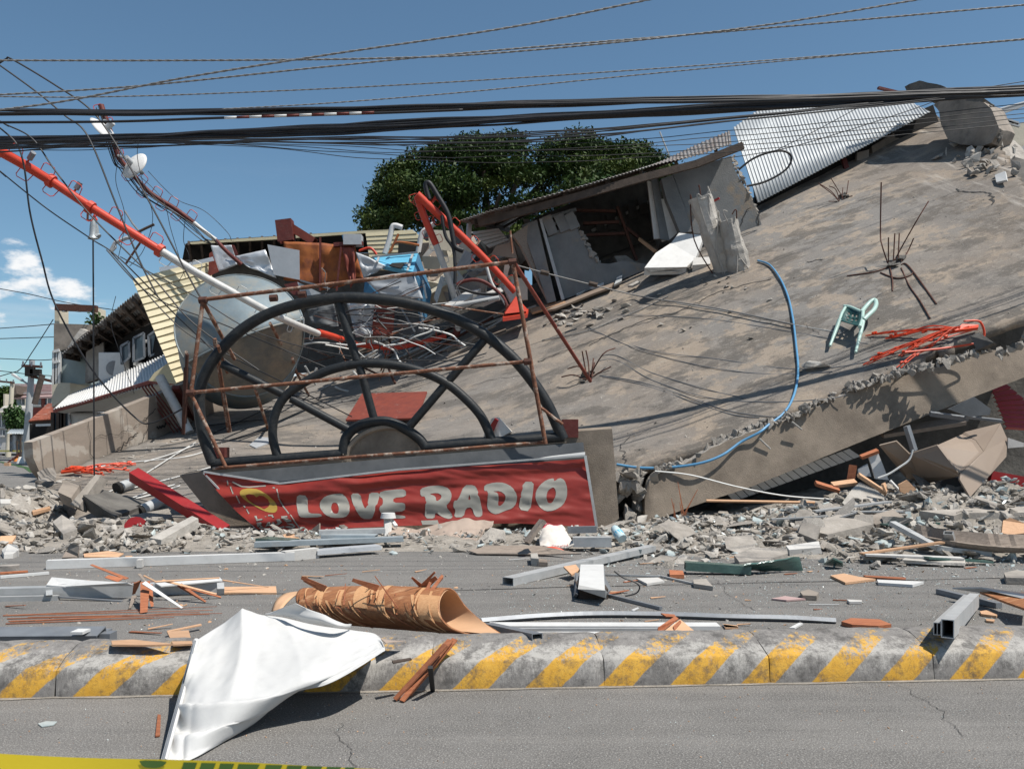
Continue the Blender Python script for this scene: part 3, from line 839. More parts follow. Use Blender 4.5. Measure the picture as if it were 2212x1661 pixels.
# ================================================================== ARCH, SIGN, PIPES
TA = 16.42
arch = thing('arch_frame', 'large black tubular fanlight arch with spokes standing over the red banner', 'arch', P(850, 1000, TA))
def kcurve(n, pts, Y, sub=8): return crom([KP(n, x, y, Y) for x, y in pts], sub)
MB().tube(kcurve(7, [(205, 868), (160, 740), (140, 610), (143, 510), (175, 420), (250, 312), (350, 217), (480, 142), (640, 92), (800, 68), (950, 68), (1150, 92), (1350, 152), (1520, 242), (1650, 345), (1750, 460), (1830, 580), (1880, 690), (1908, 752)], TA), .105, 14).build('outer_arch', 'black_steel', arch, 60)
MB().tube(kcurve(7, [(520, 840), (496, 740), (506, 640), (548, 555), (625, 492), (750, 425), (900, 388), (1050, 388), (1200, 418), (1330, 474), (1430, 553), (1510, 643), (1560, 752)], TA + .02), .086, 12).build('middle_arch', 'black_steel', arch, 60)
MB().tube(kcurve(7, [(838, 822), (852, 745), (905, 692), (980, 668), (1060, 668), (1140, 702), (1205, 748), (1240, 795)], TA + .01), .095, 12).build('inner_arch', 'black_steel', arch, 60)
for a, b in (((250, 388), (545, 535)), ((585, 555), (862, 704)), ((812, 82), (905, 370)), ((918, 400), (992, 668)), ((1532, 262), (1350, 470)), ((1330, 492), (1150, 704))):
    MB().tube([KP(7, *a, TA + .03), KP(7, *b, TA + .03)], .078, 12).build('spoke', 'black_steel', arch, 60)
for a, b in (((200, 872), (832, 826)), ((1236, 792), (1912, 742))):
    MB().tube([KP(7, *a, TA + .01), KP(7, *b, TA + .01)], .1, 12).build('base_tube', 'black_steel', arch, 60)
for a in ((235, 835), (1940, 700)):
    p = KP(7, *a, TA + .25); MB().box(p, (.3, .3, .34)).build('corner_bracket', 'maroon', arch)

pf = thing('rusty_pipe_frame', 'thin rusty scaffold pipe frame standing around the black arch', 'pipe frame', P(450, 1010, 16.1))
def pipe(a, b, r, parent, k=7, ya=16.12, yb=None, mt='rust', name='pipe'):
    r *= .8
    p, q = KP(k, *a, ya), KP(k, *b, yb or ya)
    pts = [p.lerp(q, t / 6) + Vector((0, 0, .012 * noise.noise((t * 1.7, p.x, p.z)))) for t in range(7)]
    return MB().tube(pts, r, 8).build(name, mt, parent, 60)
pipe((155, 75), (1660, -108), .047, pf)
pipe((100, 525), (1735, 375), .042, pf)
pipe((205, 893), (1822, 765), .036, pf, ya=16.2)
pipe((157, 75), (98, 530), .05, pf)
pipe((98, 530), (268, 888), .045, pf)
pipe((1662, -110), (1822, 775), .05, pf)
pipe((160, 90), (310, 365), .045, pf, yb=17.2); pipe((230, 300), (275, 430), .04, pf, yb=17.2)
pipe((215, 265), (290, 715), .04, pf, ya=17.0, yb=18.0)
pipe((80, 340), (62, 725), .045, pf, ya=17.4, yb=17.9, mt='rust_bar')
pipe((1668, -105), (2040, 470), .05, pf, yb=20.0, mt='rust_red')
pipe((1800, 600), (1905, 680), .035, pf)
pipe((1661, -150), (1650, -260), .025, pf)
for x, y in ((157, 78), (1662, -106), (98, 528), (1735, 376), (640, 50), (500, 68)):
    p = KP(7, x, y, 16.12); MB().tube([p + Vector((-.07, 0, 0)), p + Vector((.07, 0, .01))], .065, 8).build('coupler', 'rust_bar', pf)

# ---- banner
def ban_y(px, py):
    u = (px - 440) / 850; v = (py - 1000) / 145
    y = 16.2 - .28 * v
    fold = .05 * math.sin((px * .012 + py * .11) + 1.5 * noise.noise((px * .012, py * .03, 0))) * clamp(1.3 - u * 1.1)
    fold += .022 * noise.noise((px * .006, py * .06, 2)) + .012 * noise.noise((px * .03 - py * .05, py * .1, 2))
    return y + fold
btop = [(440, 1021), (520, 1033), (600, 1046), (640, 1044), (720, 1034), (860, 1017), (1000, 1008), (1120, 1001), (1262, 991)]
bbot = [(440, 1024), (470, 1062), (510, 1104), (556, 1143), (620, 1152), (720, 1142), (860, 1136), (1000, 1132), (1120, 1130), (1287, 1139)]
def ban(u, v):
    px = 442 + u * (842 + 2 * v - 22 * (1 - v))
    t, b = interp(btop, px), interp(bbot, px)
    py = t + (b - t) * v
    return P(px, py, ban_y(px, py))
bn = thing('banner', 'sagging red LOVE RADIO banner stretched across the fallen sign wall', 'banner', P(860, 1140, 16.2))
cl_ = MB().grid(ban, 220, 42).build('cloth', 'banner_red', bn, True)
def frame(pts, w, h_, mt='alu', name='frame_bar'):
    for (a, b) in zip(pts, pts[1:]): MB().bar(P(*a, 16.14), P(*b, 16.14), w, h_).build(name, mt, bn)
frame([(440, 1019), (604, 1044)], .03, .035); frame([(604, 1044), (860, 1014), (1264, 984)], .03, .035)
frame([(1264, 984), (1289, 1140)], .05, .05); frame([(440, 1021), (556, 1145)], .03, .03)
frame([(556, 1146), (612, 1154)], .03, .03)
MB().plate([P(1130, 995, 16.2), P(1190, 985, 16.22), P(1264, 976, 16.22), P(1264, 985, 16.2)], .02).build('header_panel', 'white_paint', bn)
MB().plate([P(470, 1022, 16.36), P(900, 985, 16.36), P(1260, 955, 16.36), P(1264, 990, 16.3), P(870, 1020, 16.3), P(610, 1044, 16.3)], .03).build('backing_panel', 'dark_sheet', bn)

def inside(p, loops):
    c = False
    for lp in loops:
        n = len(lp)
        for i in range(n):
            x0, y0 = lp[i]; x1, y1 = lp[(i + 1) % n]
            if (y0 > p[1]) != (y1 > p[1]) and p[0] < (x1 - x0) * (p[1] - y0) / (y1 - y0) + x0: c = not c
    return c
def printed(loops, mt, name, surf, off=.006, step=6.0, parent=None, round_=True):
    """flat print laid on a curved surface: loops in photo pixels"""
    ls = []
    for lp in loops:
        if round_ is True or (round_ == 'outer' and lp is loops[0]):
            for _ in range(1):
                q = []
                for i in range(len(lp)):
                    a, b = lp[i], lp[(i + 1) % len(lp)]
                    q += [(a[0] * .78 + b[0] * .22, a[1] * .78 + b[1] * .22), (a[0] * .22 + b[0] * .78, a[1] * .22 + b[1] * .78)]
                lp = q
        ls.append(lp)
    vs, es = [], []
    for lp in ls:
        o = len(vs); vs += [Vector(p) for p in lp]; es += [(o + i, o + (i + 1) % len(lp)) for i in range(len(lp))]
    xs = [v.x for v in vs]; ys = [v.y for v in vs]
    x = min(xs) + step / 2
    while x < max(xs):
        y = min(ys) + step / 2
        while y < max(ys):
            if inside((x, y), ls): vs.append(Vector((x, y)))
            y += step * .6
        x += step
    v2, e2, f2, *_ = delaunay_2d_cdt(vs, es, [], 0, 1e-4)
    m = MB()
    fs = [f for f in f2 if inside((sum(v2[i].x for i in f) / len(f), sum(v2[i].y for i in f) / len(f)), ls)]
    m.add([P(v.x, v.y, surf(v.x, v.y) - off) for v in v2], fs)
    return m.build(name, mt, parent, True)
def KL(n, pts): return [K(n, x, y) for x, y in pts]
letters = [
    (21, [[(1080, 345), (1190, 355), (1195, 490), (1205, 545), (1340, 548), (1345, 585), (1130, 595), (1090, 560), (1070, 430)]]),
    (21, [[(1480, 335), (1560, 330), (1610, 370), (1648, 450), (1645, 540), (1600, 590), (1460, 595), (1380, 560), (1325, 490), (1325, 420), (1380, 360)], [(1460, 430), (1510, 430), (1532, 490), (1520, 550), (1470, 545), (1443, 490)]]),
    (21, [[(1658, 330), (1760, 330), (1785, 440), (1818, 505), (1850, 400), (1860, 320), (1975, 322), (1960, 400), (1905, 560), (1885, 608), (1780, 606), (1725, 530), (1675, 430)]]),
    (21, [[(1975, 305), (2210, 280), (2255, 300), (2255, 365), (2120, 378), (2118, 430), (2235, 430), (2250, 465), (2240, 520), (2110, 535), (2112, 560), (2245, 570), (2250, 600), (2100, 600), (2005, 575), (1965, 510), (1972, 470), (2005, 450), (2005, 385), (1968, 365)]]),
    (22, [[(195, 360), (300, 330), (420, 325), (510, 360), (540, 430), (520, 500), (470, 550), (555, 655), (520, 692), (440, 670), (360, 610), (352, 685), (245, 680), (252, 560), (255, 445), (200, 442)], [(290, 418), (380, 405), (428, 430), (420, 470), (370, 500), (362, 440)]]),
    (22, [[(670, 322), (780, 322), (815, 370), (845, 490), (875, 640), (840, 668), (785, 660), (755, 560), (690, 570), (665, 668), (560, 670), (580, 590), (552, 560), (560, 490), (605, 485)], [(728, 415), (742, 480), (714, 480)]]),
    (22, [[(890, 320), (1000, 292), (1100, 295), (1190, 340), (1245, 430), (1235, 520), (1190, 575), (1110, 600), (1020, 640), (960, 620), (918, 570), (925, 470), (928, 385), (885, 385)], [(975, 390), (1060, 385), (1120, 430), (1115, 490), (1070, 545), (1035, 545), (1045, 460), (1035, 405)]]),
    (22, [[(1310, 285), (1425, 285), (1415, 400), (1385, 608), (1258, 585), (1280, 450)]]),
    (22, [[(1560, 265), (1640, 245), (1642, 285), (1700, 242), (1755, 265), (1785, 350), (1782, 450), (1740, 540), (1640, 598), (1550, 605), (1480, 555), (1440, 470), (1445, 390), (1490, 320)], [(1635, 340), (1662, 380), (1660, 440), (1620, 518), (1575, 515), (1557, 450), (1575, 380)]]),
]
for n, loops in letters:
    printed([KL(n, l) for l in loops], 'banner_print', 'letter', ban_y, parent=cl_)
printed([KL(22, [(205, 705), (385, 700), (400, 748), (220, 752)])], 'banner_print', 'letter', ban_y, parent=cl_, round_=False)
# badge: yellow ring round a heart, dashed white box and small lettering
printed([KL(21, [(470, 290), (560, 272), (660, 285), (760, 345), (850, 430), (870, 500), (840, 540), (760, 535), (640, 480), (510, 400), (455, 340)]),
         KL(21, [(518, 350), (560, 336), (610, 345), (638, 372), (672, 352), (715, 358), (765, 395), (784, 440), (768, 475), (724, 502), (640, 462), (550, 402)])], 'banner_yellow', 'heart_ring', ban_y, parent=cl_, step=4, round_='outer')
for pts in ([(325, 190), (332, 240)], [(360, 255), (388, 335)], [(420, 355), (460, 435)], [(500, 462), (518, 480)], [(535, 500), (560, 550)], [(380, 205), (480, 255), (560, 262), (740, 248)],
            [(815, 265), (840, 272)], [(858, 280), (880, 380)], [(880, 385), (930, 470), (990, 550)], [(1005, 560), (1050, 630), (1120, 722)], [(670, 700), (800, 718), (940, 690)]):
    L, Rr = [], []
    for i, (x, y) in enumerate(pts):
        a, b = pts[max(i - 1, 0)], pts[min(i + 1, len(pts) - 1)]
        d = Vector((b[0] - a[0], b[1] - a[1])).normalized() * 7
        L.append((x - d.y, y + d.x)); Rr.append((x + d.y, y - d.x))
    printed([KL(21, L + Rr[::-1])], 'banner_print', 'dash', ban_y, parent=cl_, step=3, round_=False)
small = [[[(615, 575), (640, 570), (650, 610), (700, 600), (705, 615), (640, 628)]], [[(725, 570), (750, 582), (740, 585)]], [[(765, 560), (815, 558), (828, 590), (812, 592), (800, 572), (765, 575)]],
         [[(850, 610), (890, 605), (915, 640), (880, 670), (840, 665), (870, 650)]], [[(905, 575), (970, 570), (975, 585), (935, 590), (990, 605), (960, 615), (910, 600)]], [[(930, 615), (1010, 612), (1020, 632), (965, 640)]],
         [[(640, 645), (690, 640), (695, 660), (680, 668), (710, 690), (685, 690), (665, 668), (668, 690), (650, 690)]], [[(760, 640), (785, 638), (800, 690), (775, 678), (760, 680), (735, 692)], [(768, 655), (776, 668), (762, 668)]],
         [[(805, 640), (830, 640), (840, 680), (815, 680)]], [[(960, 655), (1030, 655), (1062, 685), (1030, 708), (980, 700), (940, 690), (990, 680), (1030, 690), (1035, 678), (1000, 668)]]]
for loops in small:
    printed([KL(21, [(x + 6, y + 6) for x, y in l]) for l in loops], 'print_shadow', 'letter_shadow', ban_y, off=.004, parent=cl_, step=4, round_=False)
    printed([KL(21, l) for l in loops], 'banner_print', 'letter', ban_y, off=.007, parent=cl_, step=4, round_=False)

# ================================================================== MASTS
def rungs(path, parent, mt, n, size, start=0.05, end=.95):
    pts = crom(path, 10); L = [0]
    for a, b in zip(pts, pts[1:]): L.append(L[-1] + (b - a).length)
    for k in range(n):
        s = L[-1] * (start + (end - start) * k / max(n - 1, 1))
        i = max(j for j in range(len(L)) if L[j] <= s + 1e-6); i = min(i, len(pts) - 2)
        p = pts[i]; t = (pts[i + 1] - pts[i]).normalized()
        sd = t.cross(Vector((0, 1, 0))).normalized() * (1 if k % 2 else -1)
        sd = (sd + Vector((0, -.25, 0))).normalized()
        w = size * .52
        q = [p - t * w, p - t * w * .9 + sd * size * .9, p - t * w * .6 + sd * size * 1.05, p + t * w * .6 + sd * size * 1.05, p + t * w * .9 + sd * size * .9, p + t * w]
        MB().tube(q, .011, 5).build('rung', mt, parent)
def mast_seg(path, r0, r1, mt, parent, name='pole_section'):
    pts = crom(path, 6); n = len(pts)
    return MB().tube(pts, [r0 + (r1 - r0) * i / (n - 1) for i in range(n)], 12).build(name, mt, parent, 60)
def ypath(k, pts, ys): return [KP(k, x, y, Y) for (x, y), Y in zip(pts, ys)]
m1 = thing('antenna_mast', 'long toppled red and white antenna mast with step loops crossing the left sky', 'mast', KP(6, 1900, 1070, 27.3))
pa = ypath(1, [(-60, 915), (0, 948), (150, 1032), (320, 1135)], (19.4, 19.6, 20.1, 20.6)); mast_seg(pa, .115, .108, 'red_paint', m1)
pb = ypath(1, [(315, 1130), (560, 1292), (800, 1442), (1005, 1570)], (20.6, 20.7, 20.8, 20.9)); mast_seg(pb, .104, .098, 'red_paint', m1)
pc = ypath(2, [(1005, 28), (1240, 170), (1500, 312), (1740, 440), (1990, 545)], (20.9, 21.2, 21.6, 22.3, 24.6)); mast_seg(pc, .098, .09, 'mast_white', m1)
pd = ypath(6, [(1145, 962), (1250, 992), (1330, 1018)], (24.6, 25.4, 26.0)); mast_seg(pd, .10, .095, 'red_paint', m1)
pe = ypath(6, [(1400, 1045), (1560, 1070), (1760, 1080), (1950, 1040), (2140, 990)], (26.3, 26.9, 27.4, 27.8, 28.0)); mast_seg(pe, .085, .075, 'red_paint', m1)
rungs(pa, m1, 'red_paint', 4, .30, .12, .92); rungs(pb, m1, 'red_paint', 6, .30); rungs(pc, m1, 'mast_white', 9, .24); rungs(pe, m1, 'red_paint', 6, .2)
for x, y in ((318, 1133), (565, 1300), (1000, 1568)):
    i = KP(1, x, y, 20.6 if x < 400 else 20.7 if x < 700 else 20.9)
    d = (pb[-1] - pb[0]).normalized(); MB().tube([i - d * .06, i + d * .06], .16, 12).build('flange', 'red_paint', m1)
for x, y, x2, y2 in ((175, 1010, 210, 955), (465, 1200, 503, 1143)):
    a, b = KP(1, x, y, 20.1 if x < 300 else 21), KP(1, x2, y2, 20 if x < 300 else 21)
    o = MB().tube([a, a.lerp(b, .25)], .025, 6).build('clamp', 'red_paint', m1); MB().tube([a.lerp(b, .25), b], .065, 8).build('antenna_stub', 'alu_dark', m1)
# insulator hanging from the mast and cables lashed along it
ins = thing('guy_insulator', 'grey tapered guy wire insulator hanging by a chain from the red mast', 'insulator', KP(1, 585, 1500, 21.2))
MB().tube([KP(1, 583, 1370, 21.2), KP(1, 585, 1420, 21.2), KP(1, 580, 1470, 21.2), KP(1, 582, 1495, 21.2)], [.05, .085, .075, .12], 10).build('cone_body', 'galv', ins, 50)
MB().tube([KP(1, 550, 1310, 21.2), KP(1, 548, 1380, 21.2), KP(1, 575, 1375, 21.2)], .03, 6).build('chain', 'rust_bar', ins)
MB().tube([KP(1, 575, 1380, 21.2), KP(1, 590, 1345, 21.2), KP(1, 607, 1380, 21.2)], .025, 6).build('shackle', 'red_paint', ins)
MB().tube([KP(1, 590, 1410, 21.25), KP(1, 600, 1470, 21.25), KP(1, 615, 1485, 21.25)], .09, 8).build('arm', 'galv', ins)
arm = thing('mast_bracket', 'grey bent pipe bracket with rod aerials sticking off the red mast', 'bracket', KP(1, 850, 1500, 22.3))
for q, r, mt in (([(690, 1580), (720, 1520), (790, 1490), (900, 1475)], .05, 'pole_grey'), ([(850, 1460), (910, 1430), (965, 1405)], .035, 'wood_dark'), ([(780, 1320), (830, 1400), (880, 1460)], .025, 'alu_dark'), ([(785, 1655), (880, 1515)], .028, 'rust_bar'), ([(720, 1520), (725, 1550), (698, 1578)], .03, 'pole_grey')):
    MB().tube([KP(1, x, y, 22.3) for x, y in q], r, 7).build('rod', mt, arm)

m2 = thing('dish_mast', 'slender dark red mast with two small dishes leaning over the rubble roof', 'mast', KP(1, 1510, 1650, 26))
q1 = ypath(1, [(632, 660), (660, 745), (690, 830), (740, 985)], (25.4, 25.4, 25.5, 25.6)); mast_seg(q1, .085, .08, 'maroon', m2)
q2 = ypath(1, [(815, 1070), (880, 1150), (960, 1222), (1100, 1310), (1210, 1392)], (25.8, 26.0, 26.2, 26.4, 26.6)); mast_seg(q2, .07, .07, 'maroon', m2)
q0 = ypath(1, [(740, 985), (775, 1030), (815, 1070)], (25.6, 25.7, 25.8)); mast_seg(q0, .08, .07, 'maroon', m2)
q3 = ypath(1, [(1205, 1388), (1300, 1465), (1350, 1500)], (26.6, 26.7, 26.8)); mast_seg(q3, .065, .06, 'mast_white', m2)
q4 = ypath(1, [(1345, 1498), (1430, 1585), (1510, 1655)], (26.8, 26.9, 27.1)); mast_seg(q4, .06, .06, 'maroon', m2)
rungs(q2, m2, 'red_paint', 8, .27); rungs(q1, m2, 'red_paint', 4, .2)
for j in range(5):
    off = Vector((rnd.uniform(-.1, .1), -.1, rnd.uniform(-.12, .05)))
    pts = [p + off + Vector((0, 0, -.16 * abs(math.sin(i * 2.3 + j)))) for i, p in enumerate(q1 + q0[1:] + q2[1:] + q3[1:])]
    MB().tube(crom(pts, 5), .014, 5).build('lashed_cable', 'black_cable', m2)
def dish(c, nrm, r, label, n='satellite_dish'):
    d = thing(n, label, 'dish', c); nrm = Vector(nrm).normalized()
    a = nrm.orthogonal().normalized(); b = nrm.cross(a); m = MB(); rings = 6; seg = 30
    for j in range(rings + 1):
        rr = r * j / rings
        for k in range(seg):
            q = 2 * math.pi * k / seg
            m.v.append(tuple(c + a * (math.cos(q) * rr) + b * (math.sin(q) * rr) + nrm * (.30 * rr * rr / r)))
    for j in range(rings):
        for k in range(seg):
            k2 = (k + 1) % seg; m.f.append((j * seg + k, j * seg + k2, (j + 1) * seg + k2, (j + 1) * seg + k)); m.m.append(0)
    m.build('reflector', 'white_paint', d, True, solid=.015)
    MB().tube([c - nrm * .22, c], .09, 10).build('hub', 'pole_grey', d, 50)
    MB().tube([c, c + nrm * r * .9], .02, 6).build('feed_arm', 'pole_grey', d)
    MB().tube([c + nrm * r * .85, c + nrm * r * 1.05], .06, 8).build('feed_horn', 'alu_dark', d)
    MB().tube([c - nrm * .2, c - nrm * .2 + Vector((-.3, .15, .12))], .04, 6).build('mount', 'galv', d)
dish(KP(1, 822, 1020, 25.5), (.45, 1.0, -.5), .44, 'round white dish seen from behind, lower of two on the dark red mast')
dish(KP(1, 672, 800, 25.2), (-.62, .16, -.5), .46, 'white dish seen edge on, at the top of the dark red mast')

m3 = thing('kinked_mast', 'red lattice step mast folded double beside the corrugated roofed room', 'mast', KP(3, 1395, 1180, 27))
s1_ = [KP(3, x, y, Y) for x, y, Y in ((600, 190, 26.2), (880, 450, 26.6), (1130, 690, 26.9), (1385, 965, 27.1))]
mast_seg(s1_, .125, .10, 'red_paint', m3)
s2_ = [KP(3, x, y, Y) for x, y, Y in ((605, 205, 26.3), (660, 370, 26.5), (755, 590, 26.7))]; mast_seg(s2_, .115, .105, 'red_paint', m3)
s3_ = [KP(3, x, y, Y) for x, y, Y in ((752, 585, 26.7), (860, 880, 27.1), (915, 1080, 27.5), (928, 1270, 27.9))]; mast_seg(s3_, .10, .09, 'mast_white', m3)
s4_ = [KP(3, x, y, Y) for x, y, Y in ((925, 1235, 27.9), (918, 1290, 27.95), (885, 1325, 28))]; mast_seg(s4_, .11, .12, 'maroon', m3)
rungs(s1_, m3, 'red_paint', 10, .27); rungs(s2_, m3, 'red_paint', 6, .24); rungs(s3_, m3, 'mast_white', 6, .2)
bs = [KP(3, 1390, 1000, 27.1)]; base = [KP(3, 1300, 1140, 26.8), KP(3, 1480, 1120, 26.8), KP(3, 1475, 1095, 27.5), KP(3, 1310, 1100, 27.5)]
MB().add(bs + base, [(0, 1, 2), (0, 2, 3), (0, 3, 4), (0, 4, 1), (1, 4, 3, 2)]).build('base_pyramid', 'red_paint', m3)
MB().plate([KP(3, 1285, 1170, 26.7), KP(3, 1480, 1140, 26.7), KP(3, 1490, 1100, 27.6), KP(3, 1300, 1125, 27.6)], Vector((0, 0, -.12))).build('base_plate', 'red_paint', m3)
MB().tube([KP(3, 700, 280, 26.4), KP(3, 760, 200, 26.4)], .05, 6).build('stay', 'red_paint', m3)
for q, r, mt, lb in (([(700, 230), (672, 120), (700, 100), (760, 190), (850, 350), (890, 540), (910, 610), (970, 640)], .075, 'black_cable', 'thick black hose looping over the folded red mast'),
                 ([(920, 910), (980, 880), (1080, 870), (1180, 910), (1280, 1000), (1320, 1080)], .055, 'maroon', 'dull red hose arching down beside the red pyramid base'),
                 ([(940, 930), (1050, 970), (1180, 985), (1290, 975)], .045, 'black_cable', 'black hose sagging in front of the tan slabs by the folded mast'),
                 ([(1150, 740), (1200, 900), (1270, 1000), (1320, 1080)], .045, 'mast_white', 'pale conduit bending down to the red pyramid base'),
                 ([(800, 360), (830, 520), (890, 620), (905, 760), (905, 900)], .05, 'black_cable', 'black hose hanging between the two legs of the folded mast')):
    solo(MB().tube(crom([KP(3, x, y, 26.3) for x, y in q], 8), r, 8), 'hose', mt, lb, 'hose', smooth=60)

# ================================================================== TANK
TKC = K(2, 1500, 500)
tank = thing('water_tank', 'big round blue grey galvanised water tank tipped over behind the arch', 'tank', P(520, 850, 24.5))
tc0 = P(520, 708, 23.6)
ax = Vector((.30, -.93, .2)).normalized(); ta = Vector((.98, .30, 0)); ta = (ta - ax * ta.dot(ax)).normalized(); tb = ax.cross(ta).normalized()
if tb.z < 0: tb = -tb
sa = math.radians(24 if ta.x > 0 else -24); ra, rb = ta * math.cos(sa) + tb * math.sin(sa), tb * math.cos(sa) - ta * math.sin(sa)     # seam direction
Rt = 1.66; seg = 56; m = MB(); ringd = [0, .12, .24, .36, .48, .6, .7, .8, .9, .97, 1.0]
def tv(q, rr, back):
    u, v = math.cos(q) * rr * Rt, math.sin(q) * rr * Rt
    vv = v + .38                                   # seam sits below the centre
    dep = -.30 * vv if vv > 0 else .62 * -vv * -1  # both halves fall back from the seam
    dep = -.22 * vv if vv > 0 else .75 * vv
    dent = .05 * noise.noise((u * .9, v * .9, 3))
    dep += .5 * (1 - rr * rr)
    return tc0 + ra * u + rb * v + ax * (dep + dent - back)
for j, rr in enumerate(ringd):
    for k in range(seg): m.v.append(tuple(tv(2 * math.pi * k / seg, rr, 0)))
for j in range(len(ringd) - 1):
    for k in range(seg): m.f.append((j * seg + k, j * seg + (k + 1) % seg, (j + 1) * seg + (k + 1) % seg, (j + 1) * seg + k)); m.m.append(0)
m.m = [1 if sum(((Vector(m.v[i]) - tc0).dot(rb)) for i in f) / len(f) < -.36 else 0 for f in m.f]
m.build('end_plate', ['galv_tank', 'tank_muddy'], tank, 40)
m = MB()
for j in range(5):
    for k in range(seg):
        q = 2 * math.pi * k / seg; p = tv(q, 1.0, 0); e = tc0 + ra * math.cos(q) * Rt + rb * math.sin(q) * Rt - ax * 2.4
        m.v.append(tuple(p.lerp(e, j / 4)))
for j in range(4):
    for k in range(seg): m.f.append((j * seg + k, j * seg + (k + 1) % seg, (j + 1) * seg + (k + 1) % seg, (j + 1) * seg + k)); m.m.append(0)
m.f.append(tuple(4 * seg + k for k in range(seg))); m.m.append(0)
m.build('shell', 'galv_tank', tank, 40)
MB().tube([tv(2 * math.pi * k / seg, 1.005, 0) for k in range(seg + 1)], .025, 6).build('rim', 'galv_tank', tank, 60)
th0 = math.asin(-.38 / Rt)
MB().tube([tv(math.atan2(-.38, x_), math.hypot(.38, x_) / Rt, -.02) for x_ in [1.6 - i * .2 for i in range(17)]], .03, 6).build('seam', 'galv_tank', tank, 60)
for (x, y, x2, y2) in ((1340, 580, 1430, 1165), (1165, 660, 1205, 880), (1690, 480, 1935, 935), (1600, 900, 1680, 1150), (1830, 700, 1860, 800)):
    a = KP(2, x, y, 22.6); b = KR(2, x2, y2)
    MB().tube([a, b], .04, 7).build('leg', 'rust', tank)
stand = thing('broken_tank_stand', 'tangle of rusty bars of the tank stand piled right of the tank', 'stand', R(680, 800))
for k in range(26):
    a = R(rnd.uniform(610, 860), rnd.uniform(755, 850)); b = a + Vector((rnd.uniform(-1.6, 1.6), rnd.uniform(-.6, .6), rnd.uniform(.1, .9)))
    MB().tube([a, a.lerp(b, .5) + Vector((0, 0, rnd.uniform(-.06, .06))), b], rnd.uniform(.02, .045), 6).build('bar', rnd.choice(['rust', 'rust', 'mast_white', 'pole_grey', 'rust_bar']), stand)

# ================================================================== CLUTTER ON THE ROOF BEHIND THE ARCH
def sheet(k, pts, Y, mt, name, label, cat, th=.02, wr=0.0, ys=None, group=None):
    ps = [KP(k, x, y, ys[i] if ys else Y) for i, (x, y) in enumerate(pts)]
    m = MB()
    if wr and len(ps) == 4:
        a, b, c, d = ps
        m.grid(lambda u, v: (a.lerp(b, u)).lerp(d.lerp(c, u), v) + Vector((0, -1, .2)) * wr * (noise.noise((u * 2.3 + Y + len(label), v * 2.6, 1)) + .4 * abs(noise.noise((u * 6, v * 6 + len(label), 2)))), 14, 14)
        return solo(m, name, mt, label, cat, group, smooth=True, solid=th)
    return solo(m.plate(ps, th), name, mt, label, cat, group)
def siding(k, q, Y, n, mt, name, label, cat, ys=None, th=.05, gap=.06, along='u', parent=None):
    """sheet made of n separate boards; q = four corners tl tr br bl"""
    a, b, c, d = [KP(k, x, y, ys[i] if ys else Y) for i, (x, y) in enumerate(q)]
    t = parent or thing(name, label, cat, (a + b + c + d) / 4)
    nn = (b - a).cross(d - a).normalized()
    if nn.y > 0: nn = -nn
    for i in range(n):
        s0, s1 = i / n, (i + 1 - gap) / n
        if along == 'u': w = [a.lerp(d, s0), b.lerp(c, s0), b.lerp(c, s1), a.lerp(d, s1)]
        else: w = [a.lerp(b, s0), a.lerp(b, s1), d.lerp(c, s1), d.lerp(c, s0)]
        # slight fold down the board's middle
        mm = MB()
        e0 = w[3].lerp(w[0], .14); e1 = w[2].lerp(w[1], .14)
        mm.add([w[0], w[1], e1 + nn * .022, e0 + nn * .022, w[2], w[3]], [(0, 1, 2, 3), (3, 2, 4, 5)])
        mm.v[-2] = tuple(w[2] - nn * .05); mm.v[-1] = tuple(w[3] - nn * .05)
        mm.build('board', mt, t, False, solid=.012)
    return t
# cream ribbed wall panel left of the tank
siding(2, [(828, 205), (1330, 75), (1300, 790), (1105, 862)], 0, 16, 'cream', 'ribbed_wall_panel', 'cream ribbed metal wall panel leaning between the tank and the neighbour building', 'wall panel', ys=(26.4, 27.6, 27.6, 26.4), gap=.08)
sheet(2, [(965, 790), (1050, 730), (1140, 840), (1100, 862), (930, 840)], 28.2, 'cream', 'fallen_panel', 'cream scrap of sheet metal on the white awning end', 'metal sheet')
sheet(2, [(995, 130), (1150, 110), (1330, 65), (1340, 90), (1000, 158)], 27.2, 'silver', 'flashing_sheet', 'bright strip of metal flashing along the top of the cream panel', 'metal sheet')
# fallen cream roof strip with its dark underside
fr = thing('fallen_roof', 'long low roof with cream metal edge and dark open underside behind the wreckage', 'roof', KP(6, 900, 500, 31))
MB().plate([KP(6, 150, 262, 31), KP(6, 850, 215, 31), KP(6, 1510, 172, 31), KP(6, 1700, 165, 31), KP(6, 1700, 185, 31), KP(6, 1510, 192, 31), KP(6, 850, 238, 31), KP(6, 155, 278, 31)], Vector((0, .3, .05))).build('fascia', 'cream', fr)
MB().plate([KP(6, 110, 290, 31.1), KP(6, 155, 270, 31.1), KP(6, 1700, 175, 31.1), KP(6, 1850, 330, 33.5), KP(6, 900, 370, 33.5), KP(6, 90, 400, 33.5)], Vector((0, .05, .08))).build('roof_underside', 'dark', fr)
for i in range(11):
    x = 140 + i * 95; a = KP(6, x, 268 - i * 6.3, 31.05); MB().bar(a, a + Vector((-.5, 1.8, -.5)), .08, .16).build('rafter', 'wood_dark', fr)
MB().plate([KP(6, 60, 400, 33.6), KP(6, 900, 370, 33.6), KP(6, 1900, 330, 33.6), KP(6, 2750, 420, 33.6), KP(6, 2750, 1150, 33.6), KP(6, 60, 1350, 33.6)], .1).build('back_wall', 'concrete_dark', fr)
